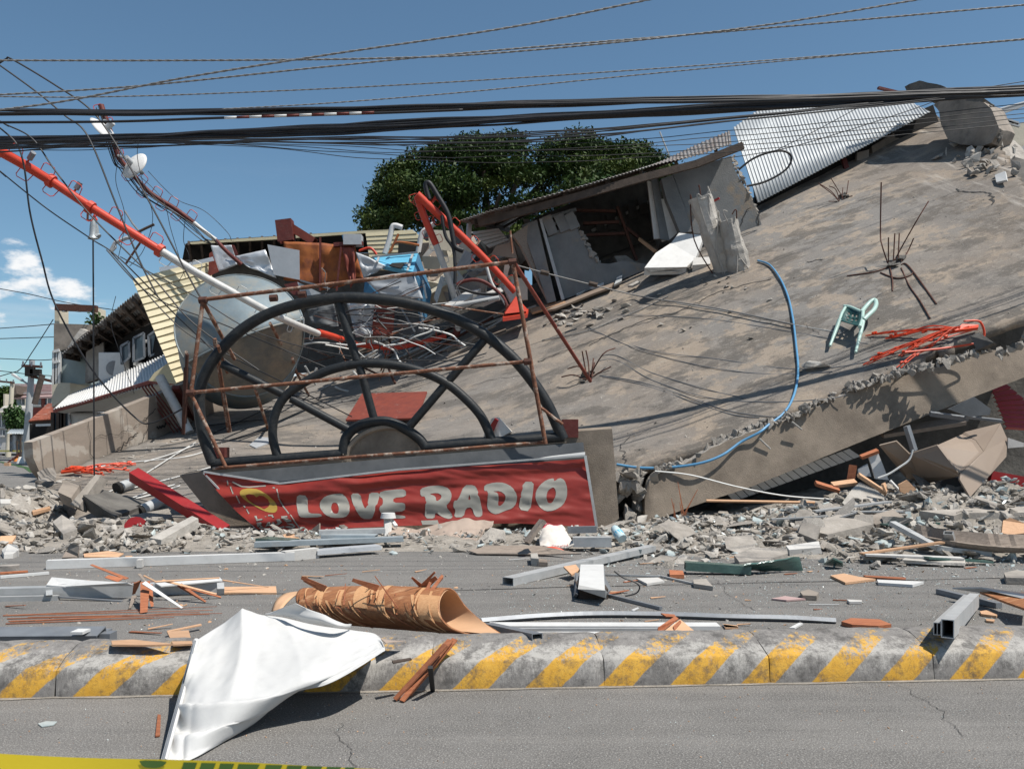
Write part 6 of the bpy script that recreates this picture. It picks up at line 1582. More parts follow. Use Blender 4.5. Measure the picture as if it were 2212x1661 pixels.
MB().plate(kp(24, [(60, 1192), (132, 1195), (134, 1262), (60, 1262)], 105.9), Vector((0, .05, 0))).build('window', 'window_glass', bus)
for x in (-150, 95): MB().tube([KP(24, x, 1372, 105.7), KP(24, x, 1372, 106.1)], .4, 14).build('wheel', 'dark', bus)
sg = thing('street_sign', 'small green street name sign on a thin post on the far street', 'sign', Vector((KP(24, 97, 1380, 96).x, 96, 0)))
MB().tube([Vector((KP(24, 97, 1380, 96).x, 96, 0)), KP(24, 100, 1060, 96)], .07, 6).build('post', 'pole_grey', sg)
MB().plate(kp(24, [(115, 1105), (222, 1105), (222, 1135), (115, 1135)], 95.9), .06).build('plate', 'green_sign', sg)
MB().plate(kp(24, [(90, 1042), (150, 1050), (140, 1085), (95, 1075)], 95.9), .06).build('plate', 'green_sign', sg)
# barrier tape and cones
solo(MB().bar(KP(24, -60, 1322, 84), KP(24, 500, 1325, 70), .05, .16), 'barrier_tape', 'yellow_tape', 'thin yellow barrier tape strung across the far street', 'tape')
for i, (x, y, hgt, lb) in enumerate(((250, 1490, .9, 'orange cone with a dark post, left one on the far street'), (300, 1520, 1.0, 'white based cone with a dark post, right one on the far street'), (510, 1480, .8, 'orange cone at the tip of the side parapet'))):
    b = KG(24, x, y); t = thing('traffic_cone', lb, 'cone', b)
    MB().tube([b, b + Vector((0, 0, hgt * .5)), b + Vector((0, 0, hgt * .55))], [.3, .14, .1], 10).build('cone_body', 'cone' if i != 1 else 'white_paint', t, 40)
    MB().tube([b + Vector((0, 0, hgt * .5)), b + Vector((0, 0, hgt * 1.9))], .07, 6).build('post', 'wood_dark', t)
    MB().box(b + Vector((0, 0, .04)), (.7, .7, .08)).build('base', 'alu_dark', t)
b = KG(24, 110, 1540); solo(MB().box(b + Vector((0, 0, .11)), (.35, .25, .22)), 'brick_lump', 'wood_tan', 'small brown block lying on the far road', 'block')
b = KG(24, 372, 1490); t = thing('sign_tripod', 'thin dark red tripod stand below the silver pole on the far street', 'tripod', b)
for dx in (-1.2, 0, 1.3): MB().tube([b + Vector((0, 0, 1.0)), b + Vector((dx, .3 * dx, 0))], .06, 5).build('leg', 'maroon', t)
solo(ribbon([G(-30, 992), G(40, 1006), G(110, 1030), G(190, 1060)], .9, .012, .1), 'grass_verge', 'leaf_shrub', 'thin strip of grass growing along a seam of the far road', 'grass', kind='stuff')
# walking person at the left edge
pb_ = KG(24, -5, 1392); t = thing('person', 'person in white shirt and dark trousers walking at the left edge of the far street', 'person', pb_)
def skin_body(joints, edges, name, mats, parent, matfn):
    me = bpy.data.meshes.new(name); me.from_pydata([j[0] for j in joints], edges, [])
    o = bpy.data.objects.new(name, me); COL.objects.link(o); o.parent = parent
    sk = o.modifiers.new('skin', 'SKIN')
    for i, j in enumerate(joints): me.skin_vertices[0].data[i].radius = (j[1], j[1]); me.skin_vertices[0].data[i].use_root = (i == 0)
    o.modifiers.new('sub', 'SUBSURF').levels = 1; o.modifiers['sub'].render_levels = 1
    dg = bpy.context.evaluated_depsgraph_get(); me2 = bpy.data.meshes.new_from_object(o.evaluated_get(dg))
    o.modifiers.clear(); o.data = me2; me2.materials.clear()
    for m_ in mats: me2.materials.append(MATS[m_])
    for f in me2.polygons: f.material_index = matfn(f.center)
    me2.shade_smooth(); return o
J = [((0, 0, .92), .15), ((0, 0, 1.15), .15), ((0, 0, 1.40), .18), ((0, 0, 1.50), .07), ((0, -.02, 1.62), .1), ((0, -.02, 1.70), .085),
     ((.18, 0, 1.40), .065), ((.24, .06, 1.14), .05), ((.26, -.04, .92), .038), ((-.18, 0, 1.40), .065), ((-.24, -.06, 1.14), .05), ((-.24, -.2, .96), .038),
     ((.1, 0, .86), .1), ((.14, .1, .48), .07), ((.2, .26, .1), .045), ((.22, .16, .04), .04), ((-.1, 0, .86), .1), ((-.16, -.12, .5), .07), ((-.2, -.16, .08), .045), ((-.2, -.3, .04), .04)]
E = [(0, 1), (1, 2), (2, 3), (3, 4), (4, 5), (2, 6), (6, 7), (7, 8), (2, 9), (9, 10), (10, 11), (0, 12), (12, 13), (13, 14), (14, 15), (0, 16), (16, 17), (17, 18), (18, 19)]
skin_body(J, E, 'body', ['skin', 'cloth_white', 'cloth_dark'], t, lambda c: 2 if c.z < .95 and abs(c.x) < .24 else 1 if .95 <= c.z < 1.47 and c.z > 1.1 or (.95 <= c.z < 1.47 and abs(c.x) < .2) else 0)

# ================================================================== TREES
def leaves(name, parent, clumps, per, size, mt, seed):
    g = np.random.default_rng(seed); V = []
    for (c, r, fl) in clumps:
        n = int(per * r * r); d = g.normal(size=(n, 3)); d /= np.linalg.norm(d, axis=1)[:, None]
        rad = r * (0.55 + .5 * g.random(n)) ** .7
        p = np.array(c) + d * rad[:, None] * np.array([1, 1, fl])
        p += g.normal(size=(n, 3)) * .12
        a = g.normal(size=(n, 3)); a /= np.linalg.norm(a, axis=1)[:, None]
        up = np.array([0, 0, 1.0]) + g.normal(size=(n, 3)) * .55
        b = np.cross(up, a); b /= np.linalg.norm(b, axis=1)[:, None]
        s = size * (.6 + .8 * g.random(n))[:, None]
        V.append(np.stack([p - a * s, p - b * s * .45, p + a * s, p + b * s * .45], 1).reshape(-1, 3))
    V = np.concatenate(V); o = np.array(parent['_o']); V = V - o; n = len(V) // 4
    me = bpy.data.meshes.new(name); me.vertices.add(len(V)); me.vertices.foreach_set('co', V.astype(np.float32).ravel())
    me.loops.add(n * 4); me.polygons.add(n); me.loops.foreach_set('vertex_index', np.arange(n * 4, dtype=np.int32)); me.polygons.foreach_set('loop_start', np.arange(0, n * 4, 4, dtype=np.int32))
    me.polygons.foreach_set('loop_total', np.full(n, 4, np.int32)); me.update(); me.validate(); me.materials.append(MATS[mt])
    ob = bpy.data.objects.new(name, me); COL.objects.link(ob); ob.parent = parent; return ob
TY = 52.0
tree = thing('rain_tree', 'large dark green spreading rain tree behind the collapsed building', 'tree', Vector((P(1050, 955, TY).x, TY, 0)))
rg_ = random.Random(5); cl = []
outline = [(800, 480), (812, 440), (830, 395), (850, 350), (890, 315), (950, 292), (1030, 282), (1110, 278), (1180, 284), (1240, 276), (1310, 290), (1370, 305), (1420, 322), (1455, 350), (1462, 380)]
for x, y in outline:
    for k in range(3):
        p = P(x + rg_.uniform(-6, 14), y + rg_.uniform(14, 42), TY + rg_.uniform(-3, 3)); cl.append((tuple(p), rg_.uniform(.5, 1.1), .34))
for k in range(150):
    x = rg_.uniform(815, 1450); ytop = interp(outline, x); y = rg_.uniform(ytop + 25, 520 if x < 1250 else 430)
    fr = rg_.uniform(-5.5, 1) if y > ytop + 60 else rg_.uniform(-4, 4)
    cl.append((tuple(P(x, y, TY + fr)), rg_.uniform(.7, 1.5), .30))
tb_ = Vector((P(1030, 955, TY).x, TY, 0)); fork = P(1032, 560, TY)
MB().tube(crom([tb_, tb_.lerp(fork, .5) + Vector((.2, 0, 0)), fork], 5), [.75 - .02 * i for i in range(11)], 12).build('trunk', 'bark', tree, 60)
for (x, y, dy) in ((900, 420, -2), (960, 350, 1), (1040, 340, -2), (1120, 380, -3), (1200, 360, 1), (1300, 400, 0), (1390, 380, -1), (860, 450, 1), (1080, 420, -4)):
    e = P(x, y, TY + dy); mid = fork.lerp(e, .5) + Vector((rg_.uniform(-.5, .5), 0, -.4))
    br = MB().tube(crom([fork - Vector((0, 0, .4)), mid, e], 6), [.34 - .022 * i for i in range(13)], 8).build('limb', 'bark', tree, 60)
    for j in range(3):
        s_ = mid.lerp(e, rg_.random()); MB().tube([s_, s_ + Vector((rg_.uniform(-1.5, 1.5), rg_.uniform(-1, 1), rg_.uniform(.3, 1.5)))], [.09, .03], 6).build('branch', 'bark', br)
leaves('crown', tree, cl, 430, .12, 'leaf', 3)
br_ = thing('leafy_branch', 'light green leafy tree top poking up behind the rooftop room roof', 'tree', Vector((P(1270, 955, 40).x, 40, 0)))
c2 = [(tuple(P(1290 + rg_.gauss(0, 32), 402 + rg_.uniform(-14, 22), 40 + rg_.uniform(-1, 1))), rg_.uniform(.3, .6), .55) for k in range(20)] + [(tuple(P(1215 + k * 12, 425 - k * 5, 40)), .35, .5) for k in range(5)]
MB().tube(crom([Vector((P(1270, 955, 40).x, 40, 0)), P(1275, 600, 40), P(1288, 400, 40)], 4), .12, 8).build('trunk', 'bark', br_, 60)
leaves('crown', br_, c2, 330, .14, 'leaf', 9)
sh = thing('street_shrub', 'dense dark green shrub by the silver pole on the far street', 'shrub', Vector((KP(24, 270, 960, 90).x, 90, 0)))
c3 = [(tuple(KP(24, 270 + rg_.gauss(0, 55), 860 + rg_.gauss(0, 60), 90 + rg_.uniform(-1.5, 1))), rg_.uniform(.5, 1.0), .8) for k in range(45)]
MB().tube([Vector((KP(24, 270, 960, 90).x, 90, 0)), KP(24, 270, 880, 90)], .2, 8).build('trunk', 'bark', sh)
leaves('crown', sh, c3, 130, .2, 'leaf_shrub', 4)
s2_ = thing('street_tree', 'pale green tree behind the whitewashed house at the left edge', 'tree', Vector((KP(24, 60, 960, 125).x, 125, 0)))
c4 = [(tuple(KP(24, 60 + rg_.gauss(0, 85), 570 + rg_.gauss(0, 45), 125 + rg_.uniform(-2, 2))), rg_.uniform(.8, 1.4), .8) for k in range(45)]
MB().tube([Vector((KP(24, 60, 960, 125).x, 125, 0)), KP(24, 60, 600, 125)], .35, 8).build('trunk', 'bark', s2_)
leaves('crown', s2_, c4, 80, .28, 'leaf', 6)
s3_ = thing('roof_plant', 'small leafy plant growing beside the twin posts', 'plant', KP(14, 840, 350, 41.5))
leaves('foliage', s3_, [(tuple(KP(14, 838 + rg_.gauss(0, 10), 325 + rg_.gauss(0, 15), 41.5)), .3, 1) for k in range(10)], 260, .12, 'leaf', 8)
MB().tube([KP(14, 840, 362, 41.5), KP(14, 838, 320, 41.5)], .04, 5).build('stem', 'bark', s3_)

# ================================================================== OVERHEAD CABLES
def ext(pts):
    pts = list(pts)
    def out(a, b, s): return tuple(p + (p - q) * s for p, q in zip(a, b))
    if pts[0][0] <= -5: pts.insert(0, out(pts[0], pts[1], 420 / max(abs(pts[0][0] - pts[1][0]), 1)))
    if pts[-1][0] >= 2200 or pts[-1][1] < 0: pts.append(out(pts[-1], pts[-2], 520 / max(abs(pts[-1][0] - pts[-2][0]), 1)))
    return pts
def cable(pts, Y, r, mt, label, name='overhead_cable', group=None, n=10, wob=0.0, yend=None, cat='cable'):
    ps = []
    if name in ('overhead_cable', 'far_cable') or (name == 'drop_line' and pts[0][1] > 150): pts = ext(pts)
    for i, p in enumerate(pts):
        yy = p[2] if len(p) > 2 else (Y if yend is None else Y + (yend - Y) * i / (len(pts) - 1))
        ps.append(P(p[0], p[1], yy))
    ps = crom(ps, n)
    if wob: ps = [p + Vector((0, wob * noise.noise((p.x * .7, Y, 1)), wob * noise.noise((p.x * .6 + Y * 3, 2, r * 100)))) for p in ps]
    return solo(MB().tube(ps, r, 6), name, mt, label, cat, group, smooth=60)
def twisted(pts, Y, r, label, yend=None):
    pts = ext(pts)
    ps = crom([P(x, y, Y + ((yend or Y) - Y) * i / (len(pts) - 1)) for i, (x, y) in enumerate(pts)], 12)
    L = sum((b - a).length for a, b in zip(ps, ps[1:])); t = thing('twisted_cable', label, 'cable', ps[0])
    N = int(L / .035); cum = [0]
    for a, b in zip(ps, ps[1:]): cum.append(cum[-1] + (b - a).length)
    j = 0; base = []
    for k in range(N + 1):
        s = L * k / N
        while j < len(ps) - 2 and cum[j + 1] < s: j += 1
        base.append(ps[j].lerp(ps[j + 1], (s - cum[j]) / max(cum[j + 1] - cum[j], 1e-6)))
    for st_ in (0, 1):
        q = [p + Vector((0, math.cos(i * 1.1 + st_ * math.pi), math.sin(i * 1.1 + st_ * math.pi))) * r * .42 for i, p in enumerate(base)]
        MB().tube(q, r * .72, 5).build('strand', 'grey_rope', t, True)
twisted([(-30, 131), (400, 131), (800, 127), (1100, 113), (1600, 62), (2030, -8)], 10, .011, 'grey twisted cable level at left and the second highest at right')
twisted([(-30, 207), (300, 186), (700, 145), (1064, 110), (1600, 66), (2240, 9)], 10.4, .011, 'grey twisted cable rising steadily across the whole sky')
twisted([(-30, 242), (150, 217), (400, 168), (700, 120), (1100, 60), (1440, -8)], 9.6, .0115, 'grey twisted cable climbing most steeply to leave the top edge')
twisted([(-30, 209), (200, 210), (500, 201), (900, 182), (1400, 150), (1900, 112), (2240, 82)], 11, .0085, 'thin pale twisted cable below the steadily rising one')
twisted([(480, 236), (700, 224), (1000, 200), (1300, 170), (1800, 122), (2240, 84)], 11.4, .0085, 'thin pale twisted cable branching from the black bundle')
def low_y(px): return 20.0 / (1 + .35 * (px - CX) / F)
def bundle(base, n, spread, Y, r, label, group, yr=.09, deep=False):
    for k in range(n):
        o1, o2, o3 = rnd.uniform(-spread, spread), rnd.uniform(-spread, spread), rnd.uniform(-spread, spread)
        dy = rnd.uniform(-yr, yr)
        pts = [(x, y + o1 + (o2 - o1) * i / (len(base) - 1) + o3 * math.sin(i * 1.4 + k)) + ((low_y(x) + dy,) if deep else ()) for i, (x, y) in enumerate(base)]
        cable(pts, Y + rnd.uniform(-yr, yr), r * rnd.uniform(.7, 1.25), 'black_cable', label, group=group, wob=.03)
up_base = [(-30, 243), (300, 244), (600, 240), (900, 233), (1200, 224), (1600, 213), (2000, 203), (2250, 197)]
lo_base = [(-30, 303), (250, 299), (450, 291), (700, 279), (900, 268), (1200, 253), (1500, 236), (1800, 218), (2000, 206), (2250, 192)]
bundle(up_base, 7, 6, 14.2, .020, 'black cable in the upper of the two overhead bundles', 'black cables of the upper bundle')
bundle(lo_base, 19, 7, 17.0, .033, 'black cable in the thick lower overhead bundle', 'black cables of the lower bundle', deep=True)
for k in range(7):
    e = rnd.uniform(0, 22)
    cable([(-30, 318 + rnd.uniform(-8, 8)), (300, 312 + rnd.uniform(-8, 8)), (600, 296 + e * .8), (900, 290 + e * 1.5), (1250, 276 + e * 1.6), (1600, 245 + e), (2000, 212 + e * .4), (2250, 196)], 17.2 + rnd.uniform(-.3, .3), .012, 'black_cable', 'thin black cable sagging just below the lower bundle', group='thin cables below the lower bundle', wob=.04)
for k in range(5):
    cable([(-30, 325 + rnd.uniform(-8, 14)), (250, 318 + rnd.uniform(-8, 8)), (500, 306 + k * 2.2), (800, 312 + k * 7), (1100, 312 + k * 9 + rnd.uniform(-6, 6)), (1500, 290 + k * 11), (2250, 222 + k * 10)], 17.6 + rnd.uniform(-.3, .3), .0075, 'black_cable', 'very thin black wire drooping in front of the tree', group='thin wires in front of the tree', wob=.05)
sb = thing('striped_tube_cable', 'overhead cable with a white and dark red banded sleeve in the upper bundle', 'cable', P(760, 246, 14))
bl = crom([P(x, y, 13.9) for x, y in ((-30, 265), (250, 263), (480, 255), (780, 246), (1000, 238))], 12)
MB().tube(bl, .02, 6).build('cable_run', 'black_cable', sb, True)
for i in range(12):
    a, b = P(485 + i * 27, 255 - i * .95, 13.86), P(485 + (i + .96) * 27, 255 - (i + .96) * .95, 13.86)
    MB().tube([a, b], .021, 8).build('band', 'white_paint' if i % 2 == 0 else 'maroon', sb, True)
# drop lines
for i, (pts, Y, r, lb) in enumerate((
    ([(-20, 150), (12, 129), (28, 130), (120, 185), (200, 242), (262, 330), (330, 450), (420, 620), (470, 700)], 16.5, .017, 'black line looping at the upper left and falling steeply past the dish'),
    ([(-20, 128), (0, 142), (80, 200), (140, 250), (190, 295), (250, 440), (300, 560), (340, 640)], 16.8, .017, 'black line falling from the left edge beside the looping line'),
    ([(-20, 250), (10, 268), (70, 300), (120, 370), (200, 470), (330, 600), (420, 700), (560, 800)], 17.4, .016, 'black line falling from the left edge across the red mast middle'),
    ([(-20, 260), (0, 277), (35, 310), (52, 360), (65, 460), (90, 560), (120, 660), (200, 800), (290, 900), (330, 913), (400, 880)], 18.0, .018, 'black line dropping down the left edge and sagging across the side parapet'),
    ([(-20, 352), (0, 370), (100, 450), (195, 515), (260, 560), (400, 700), (520, 800), (700, 880)], 18.6, .015, 'black line running from the left edge under the red mast toward the arch'),
    ([(230, 540), (330, 640), (480, 700), (600, 750), (720, 800)], 19, .014, 'upper black line converging over the tank front'),
    ([(240, 545), (380, 700), (480, 760), (620, 830), (760, 900)], 19, .014, 'lower black line converging over the tank front'),
    ([(260, 555), (420, 640), (560, 720), (760, 770), (1000, 780)], 19.4, .013, 'black line crossing the tank toward the red pole'),
    ([(201, 520), (202, 700), (203, 900), (204, 1025), (212, 1050), (210, 1060)], 17.6, .017, 'black line hanging straight down from the insulator to the slab corner'))):
    cable(pts, Y, r, 'black_cable', lb, 'drop_line')
for i, (pts, lb) in enumerate((([(300, 300), (297, 340), (310, 400), (330, 470), (310, 540), (280, 575)], 'thin curly wire hanging under the lower dish'), ([(320, 370), (380, 430), (440, 455), (490, 500), (500, 520)], 'thin wire arching off the dark red mast to the right'),
        ([(260, 330), (250, 390), (270, 470), (255, 560)], 'thin wire hanging left of the lower dish'), ([(400, 470), (396, 520), (408, 560), (385, 610)], 'thin wire hanging from the lower part of the dark red mast'),
        ([(290, 370), (350, 430), (370, 500), (400, 600)], 'thin wire trailing beside the dark red mast'), ([(250, 640), (240, 700), (262, 770), (290, 850)], 'thin rusty wire in front of the neighbour building roof'))):
    cable(pts, 21.5, .008, 'black_cable', lb, 'thin_wire', wob=.05, cat='wire')
for i, pts in enumerate(([(-10, 622), (60, 635), (150, 655), (250, 670)], [(-10, 710), (60, 705), (118, 700)], [(-10, 732), (118, 728)], [(-10, 774), (80, 778), (118, 776)], [(-10, 816), (40, 800), (70, 760), (115, 690)], [(-10, 800), (60, 808), (116, 812)])):
    cable(pts, 60, .03, 'black_cable', 'thin distant power line against the clouds at the left edge', 'far_cable', group='distant power lines at the left edge')
# loop of cable over the corrugated sheet and its guy lines
lp = [K(5, 115, 705), K(5, 200, 640), K(5, 300, 600), K(5, 390, 590), K(5, 440, 620), K(5, 430, 680), K(5, 370, 735), K(5, 270, 785), K(5, 165, 810)]
cable([(x, y) for x, y in lp], 27.2, .035, 'black_cable', 'black cable loop hanging in front of the corrugated sheet', 'cable_loop', n=8)
cable([K(5, 0, 640), K(5, 400, 575), K(5, 800, 460), K(5, 1200, 330), K(5, 1500, 225), K(5, 1900, 155)], 24, .011, 'black_cable', 'thin black wire crossing the corrugated sheet low to the upper right', 'thin_wire', cat='wire')
cable([K(5, 340, 590), K(5, 600, 460), K(5, 880, 310), K(5, 1000, 260)], 24, .009, 'black_cable', 'thin black wire crossing the corrugated sheet steeply', 'thin_wire', cat='wire')
cable([(1425, 285), (1445, 335)], 34, .03, 'pole_grey', 'thin bare rod standing above the rooftop room roof', 'aerial_rod', cat='rod')
cable([(2130, 245), (2240, 215)], 30, .05, 'pole_grey', 'grey pipe crossing the sky at the right edge', 'aerial_pipe', cat='pipe')
# ================================================================== RUBBLE
def in_slab(X, Y): return Y > front_y(X) - .1 and X > left_x(Y)
def gz(X, Y): return max(mound(X, Y), 0)
items = []; big = []
def scatter(n, zone, s0, s1, pw, out, mis):
    k = 0
    while k < n:
        X, Y = zone(); 
        if in_slab(X, Y) and X < 2: continue
        if X < -6.2 and X > -8.6 and Y > 16.0: continue
        s = s0 + (s1 - s0) * rnd.random() ** pw
        out.append((X, Y, gz(X, Y) + s * .12, s, rnd.choice(mis))); k += 1
def zl(): 
    Y = 12.7 + 7.5 * rnd.random() ** 1.3; return (rnd.uniform(-13.6, -5.0) if Y < 15 else rnd.uniform(-14, -6.6), Y)
def zm(): return (rnd.uniform(-6, 2.6), rnd.triangular(12.3, 15.4, 14.0))
def zr(): return (rnd.uniform(1.6, 13.5), rnd.triangular(10.9, 17.4, 14.2))
def zrf(): return (rnd.uniform(1.0, 10), rnd.triangular(9.2, 13, 11.6))
scatter(6400, zl, .010, .15, 4.2, items, (0, 0, 1, 2, 2)); scatter(1500, zm, .010, .11, 3.8, items, (0, 0, 1, 2, 3))
scatter(9000, zr, .009, .16, 4.2, items, (0, 0, 1, 1, 2, 2, 2, 3)); scatter(1600, zrf, .006, .035, 2, items, (0, 1, 3, 3))
tag(soup('rubble_fragments', items, ['slab_rough', 'concrete_light', 'asphalt_pile', 'glass_bits']), 'small broken concrete and glass fragments of the rubble heap', 'rubble', kind='stuff')
scatter(88, zl, .10, .30, 1.8, big, ('concrete', 'slab_rough', 'slab_rough')); nl = len(big)
scatter(34, zm, .08, .2, 1.8, big, ('concrete', 'slab_rough')); nm_ = len(big)
scatter(112, zr, .12, .34, 1.7, big, ('concrete', 'slab_rough', 'slab_rough'))
for i, (X, Y, z, s, mt) in enumerate(big):
    if i >= nm_ and Y < 12.5: s *= .6
    if i < nl and Y < 13.6: s *= .6
    flat_ = rnd.random() < .55
    if flat_ and (i < nl or i >= nm_): s *= rnd.uniform(1.1, 2.0)
    o = rock('concrete_chunk', rnd.choice((2, 4, 8, 10, 14, 16)) if flat_ else rnd.randrange(18), mt); COL.objects.link(o); o.location = (X, Y, gz(X, Y) + s * (.14 if flat_ else .22))
    o.scale = (s * rnd.uniform(.8, 1.3), s, s * rnd.uniform(.4, .85) * (.6 if flat_ else 1)); o.rotation_euler = (rnd.gauss(0, .35), rnd.gauss(0, .35), rnd.uniform(0, 6.28))
    if i < nl: tag(o, 'grey broken concrete chunk in the rubble heap left of the red banner', 'concrete chunk', 'chunks left of the banner')
    elif i < nm_: tag(o, 'grey broken concrete chunk along the foot of the red banner', 'concrete chunk', 'chunks at the foot of the banner')
    else: tag(o, 'grey broken concrete chunk in the rubble heap under the right beam', 'concrete chunk', 'chunks under the right beam')

def on_heap(px, py, up=0.0):
    Y = 5.0
    while Y < 24:
        p = P(px, py, Y)
        if p.z < gz(p.x, p.y) + up: return p
        Y += .03
    return P(px, py, 24)
def KM(k, x, y, up=0.0): return on_heap(*K(k, x, y), up)
def lying(k, pts, z, th, mt, name, label, cat, heap=False, rough=0.0):
    zs = [(z[i] if hasattr(z, '__len__') else z) for i in range(len(pts))]
    if heap: ps = [KM(k, x, y, .06 + (zs[i] - min(zs)) * .45) for i, (x, y) in enumerate(pts)]
    else: ps = [KG(k, x, y, zs[i]) for i, (x, y) in enumerate(pts)]
    m = MB().plate(ps, Vector((0, .0, -th)))
    if rough:
        vs = []
        for v in m.v: vs.append((v[0] + rnd.uniform(-rough, rough), v[1] + rnd.uniform(-rough, rough), v[2] + rnd.uniform(-rough, rough) * .4))
        m.v = vs
    return solo(m, name, mt, label, cat)
# large slabs in the right heap
for pts, z, th, mt, lb in (
    ([(720, 60), (860, 20), (1110, 20), (1120, 85), (780, 160), (715, 150)], [.75, .85, .85, .62, .5, .5], .26, 'concrete', 'broad grey slab with a dark broken edge in the middle of the right heap'),
    ([(570, 150), (600, 60), (725, 105), (690, 205)], [.5, .75, .7, .45], .12, 'concrete', 'squarish grey slab leaning left of the broad slab in the right heap'),
    ([(1050, 40), (1250, -20), (1330, 30), (1140, 95)], [.95, 1.05, .95, .8], .12, 'concrete_wall', 'brown plank like slab lying on the broad slab in the right heap'),
    ([(1440, -10), (2300, -45), (2300, 5), (1760, 5), (1700, 30)], [.9, .95, .85, .8, .75], .26, 'concrete', 'long flat slab reaching the right edge of the picture'),
    ([(480, 240), (725, 210), (735, 255), (500, 275)], [.35, .38, .28, .25], .1, 'plaster_pale', 'narrow pale block lying in front of the squarish slab'),
    ([(100, 310), (250, 255), (480, 260), (485, 300), (330, 350), (130, 360)], [.3, .38, .38, .25, .2, .18], .18, 'concrete', 'low grey block behind the green glass sheet'),
    ([(1030, 290), (1180, 280), (1250, 330), (1050, 325)], [.16, .2, .1, .1], .05, 'concrete_light', 'thin pale flake below the broad slab'),
    ([(1330, 350), (1360, 320), (1780, 340), (1780, 372), (1600, 365)], [.08, .12, .1, .05, .05], .04, 'concrete_light', 'long thin pale flake in front of the right heap'),
    ([(1560, 190), (1700, 160), (1760, 210), (1600, 225)], [.4, .5, .4, .35], .1, 'concrete_wall', 'small brown slab beside the splintered sheet in the right heap')):
    lying(12, pts, z, th, mt, 'concrete_slab', lb, 'slab', heap=True, rough=.02)
solo(MB().plate([KP(8, 1290, 1010, 15.2), KP(8, 1340, 940, 15.6), KP(8, 1380, 905, 15.8), KP(8, 1440, 930, 15.8), KP(8, 1520, 990, 15.6), KP(8, 1440, 1050, 15.1), KP(8, 1380, 1085, 14.9)], Vector((.05, .15, -.2))), 'concrete_slab', 'concrete_light', 'pale cracked slab tilted up at the top of the right heap', 'slab')
solo(MB().plate([KP(11, 150, 220, 13.6), KP(11, 260, 110, 13.9), KP(11, 345, 130, 13.9), KP(11, 365, 200, 13.6), KP(11, 230, 270, 13.4)], Vector((.03, .25, -.05))), 'concrete_slab', 'slab_rough', 'pale angular block beside the tan drape at the banner foot', 'slab')
solo(MB().plate([KP(11, 1370, 390, 11.6), KP(11, 1500, 310, 11.9), KP(11, 1620, 325, 11.9), KP(11, 1510, 420, 11.5)], Vector((.1, .2, -.1))), 'concrete_slab', 'concrete', 'brownish block between the aluminium channel and the green glass', 'slab')
rough_block([KP(11, 1510, 415, 11.5), KP(11, 1620, 330, 11.8), KP(11, 1765, 345, 11.8), KP(11, 1740, 400, 11.5), KP(11, 1630, 425, 11.4)], Vector((0, .2, -.05)), 'block_end', 'slab_rough', thing('broken_block', 'rough ended concrete block just left of the green glass sheet', 'block', KG(11, 1640, 425)), .03)
# left heap pieces
for pts, z, th, mt, lb in (
    ([(1460, 985), (1870, 770), (1925, 800), (1560, 1010)], [.12, .55, .5, .1], .14, 'concrete_light', 'thick pale slab leaning up to the red girder'),
    ([(0, 1030), (0, 970), (150, 960), (120, 1020)], [.15, .25, .25, .15], .05, 'wood_tan', 'tan board at the left edge of the left heap'),
    ([(20, 1110), (80, 1040), (170, 1060), (180, 1100), (130, 1140), (40, 1150)], [.05, .2, .2, .1, .04, .03], .1, 'plaster_pale', 'white plaster lump at the left edge of the left heap'),
    ([(520, 830), (600, 760), (700, 820), (740, 900), (620, 950)], [.5, .7, .65, .5, .4], .2, 'concrete', 'biggest rounded block in the left heap'),
    ([(660, 1090), (690, 1040), (770, 1060), (765, 1140)], [.1, .28, .28, .08], .16, 'concrete_wall', 'brown block at the front of the left heap'),
    ([(0, 650), (0, 610), (150, 610), (150, 650)], [.5, .6, .6, .5], .12, 'plaster_pale', 'flat pale slab at the left edge behind the left heap'),
    ([(610, 1180), (650, 1120), (760, 1170)], [.02, .1, .03], .02, 'wood_grey', 'curled brown scrap at the front of the left heap'),
    ([(300, 720), (480, 680), (490, 695), (320, 740)], [.55, .6, .58, .52], .06, 'wood_tan', 'thin pale plank across the top of the left heap'),
    ([(0, 510), (40, 500), (60, 560), (40, 600), (0, 600)], [.7, .75, .75, .65, .6], .3, 'concrete', 'dark block at the left edge behind the flat pale slab')):
    lying(13, pts, z, th, mt, 'broken_slab', lb, 'slab', heap=True, rough=.015)
rgd = solo(MB().hollow(KP(13, 1300, 370, 15.9), KP(13, 2190, 930, 15.2), .2, .2, .02, (0, -.5, 1)), 'red_girder', 'red_deep', 'long bright red box girder slanting down to the left end of the banner', 'girder')
rng_ = thing('red_bucket_ring', 'red round bucket rim half buried in the left heap', 'bucket', KP(13, 1325, 910, 14.6))
MB().tube([KP(13, 1322 + 55 * math.cos(a / 12 * 6.283), 892 + 36 * math.sin(a / 12 * 6.283), 14.6 + .05 * math.sin(a)) for a in range(13)], .022, 6).build('rim', 'red_deep', rng_)
MB().tube([KP(13, 1322, 892, 14.62), KP(13, 1335, 905, 14.95)], [.19, .15], 16).build('bucket_wall', 'red_deep', rng_, 40)
for i, (a, b, lb) in enumerate((((1165, 495), (1290, 445), 'grey cylindrical lamp lying higher on the slab left of the red girder'), ((1370, 725), (1590, 615), 'grey cylindrical lamp lying lower on the slab left of the red girder'))):
    p, q = KR(13, *a, .14), KR(13, *b, .16); t = thing('cylinder_lamp', lb, 'lamp', p); d = (q - p).normalized()
    MB().tube([p, q], [.11, .10], 12).build('housing', 'pole_grey', t, 60); MB().tube([p - d * .09, p], [.125, .125], 12).build('lens_hood', 'dark', t, 60)
    MB().bar(q, q + d * .25, .14, .05).build('bracket', 'alu', t)
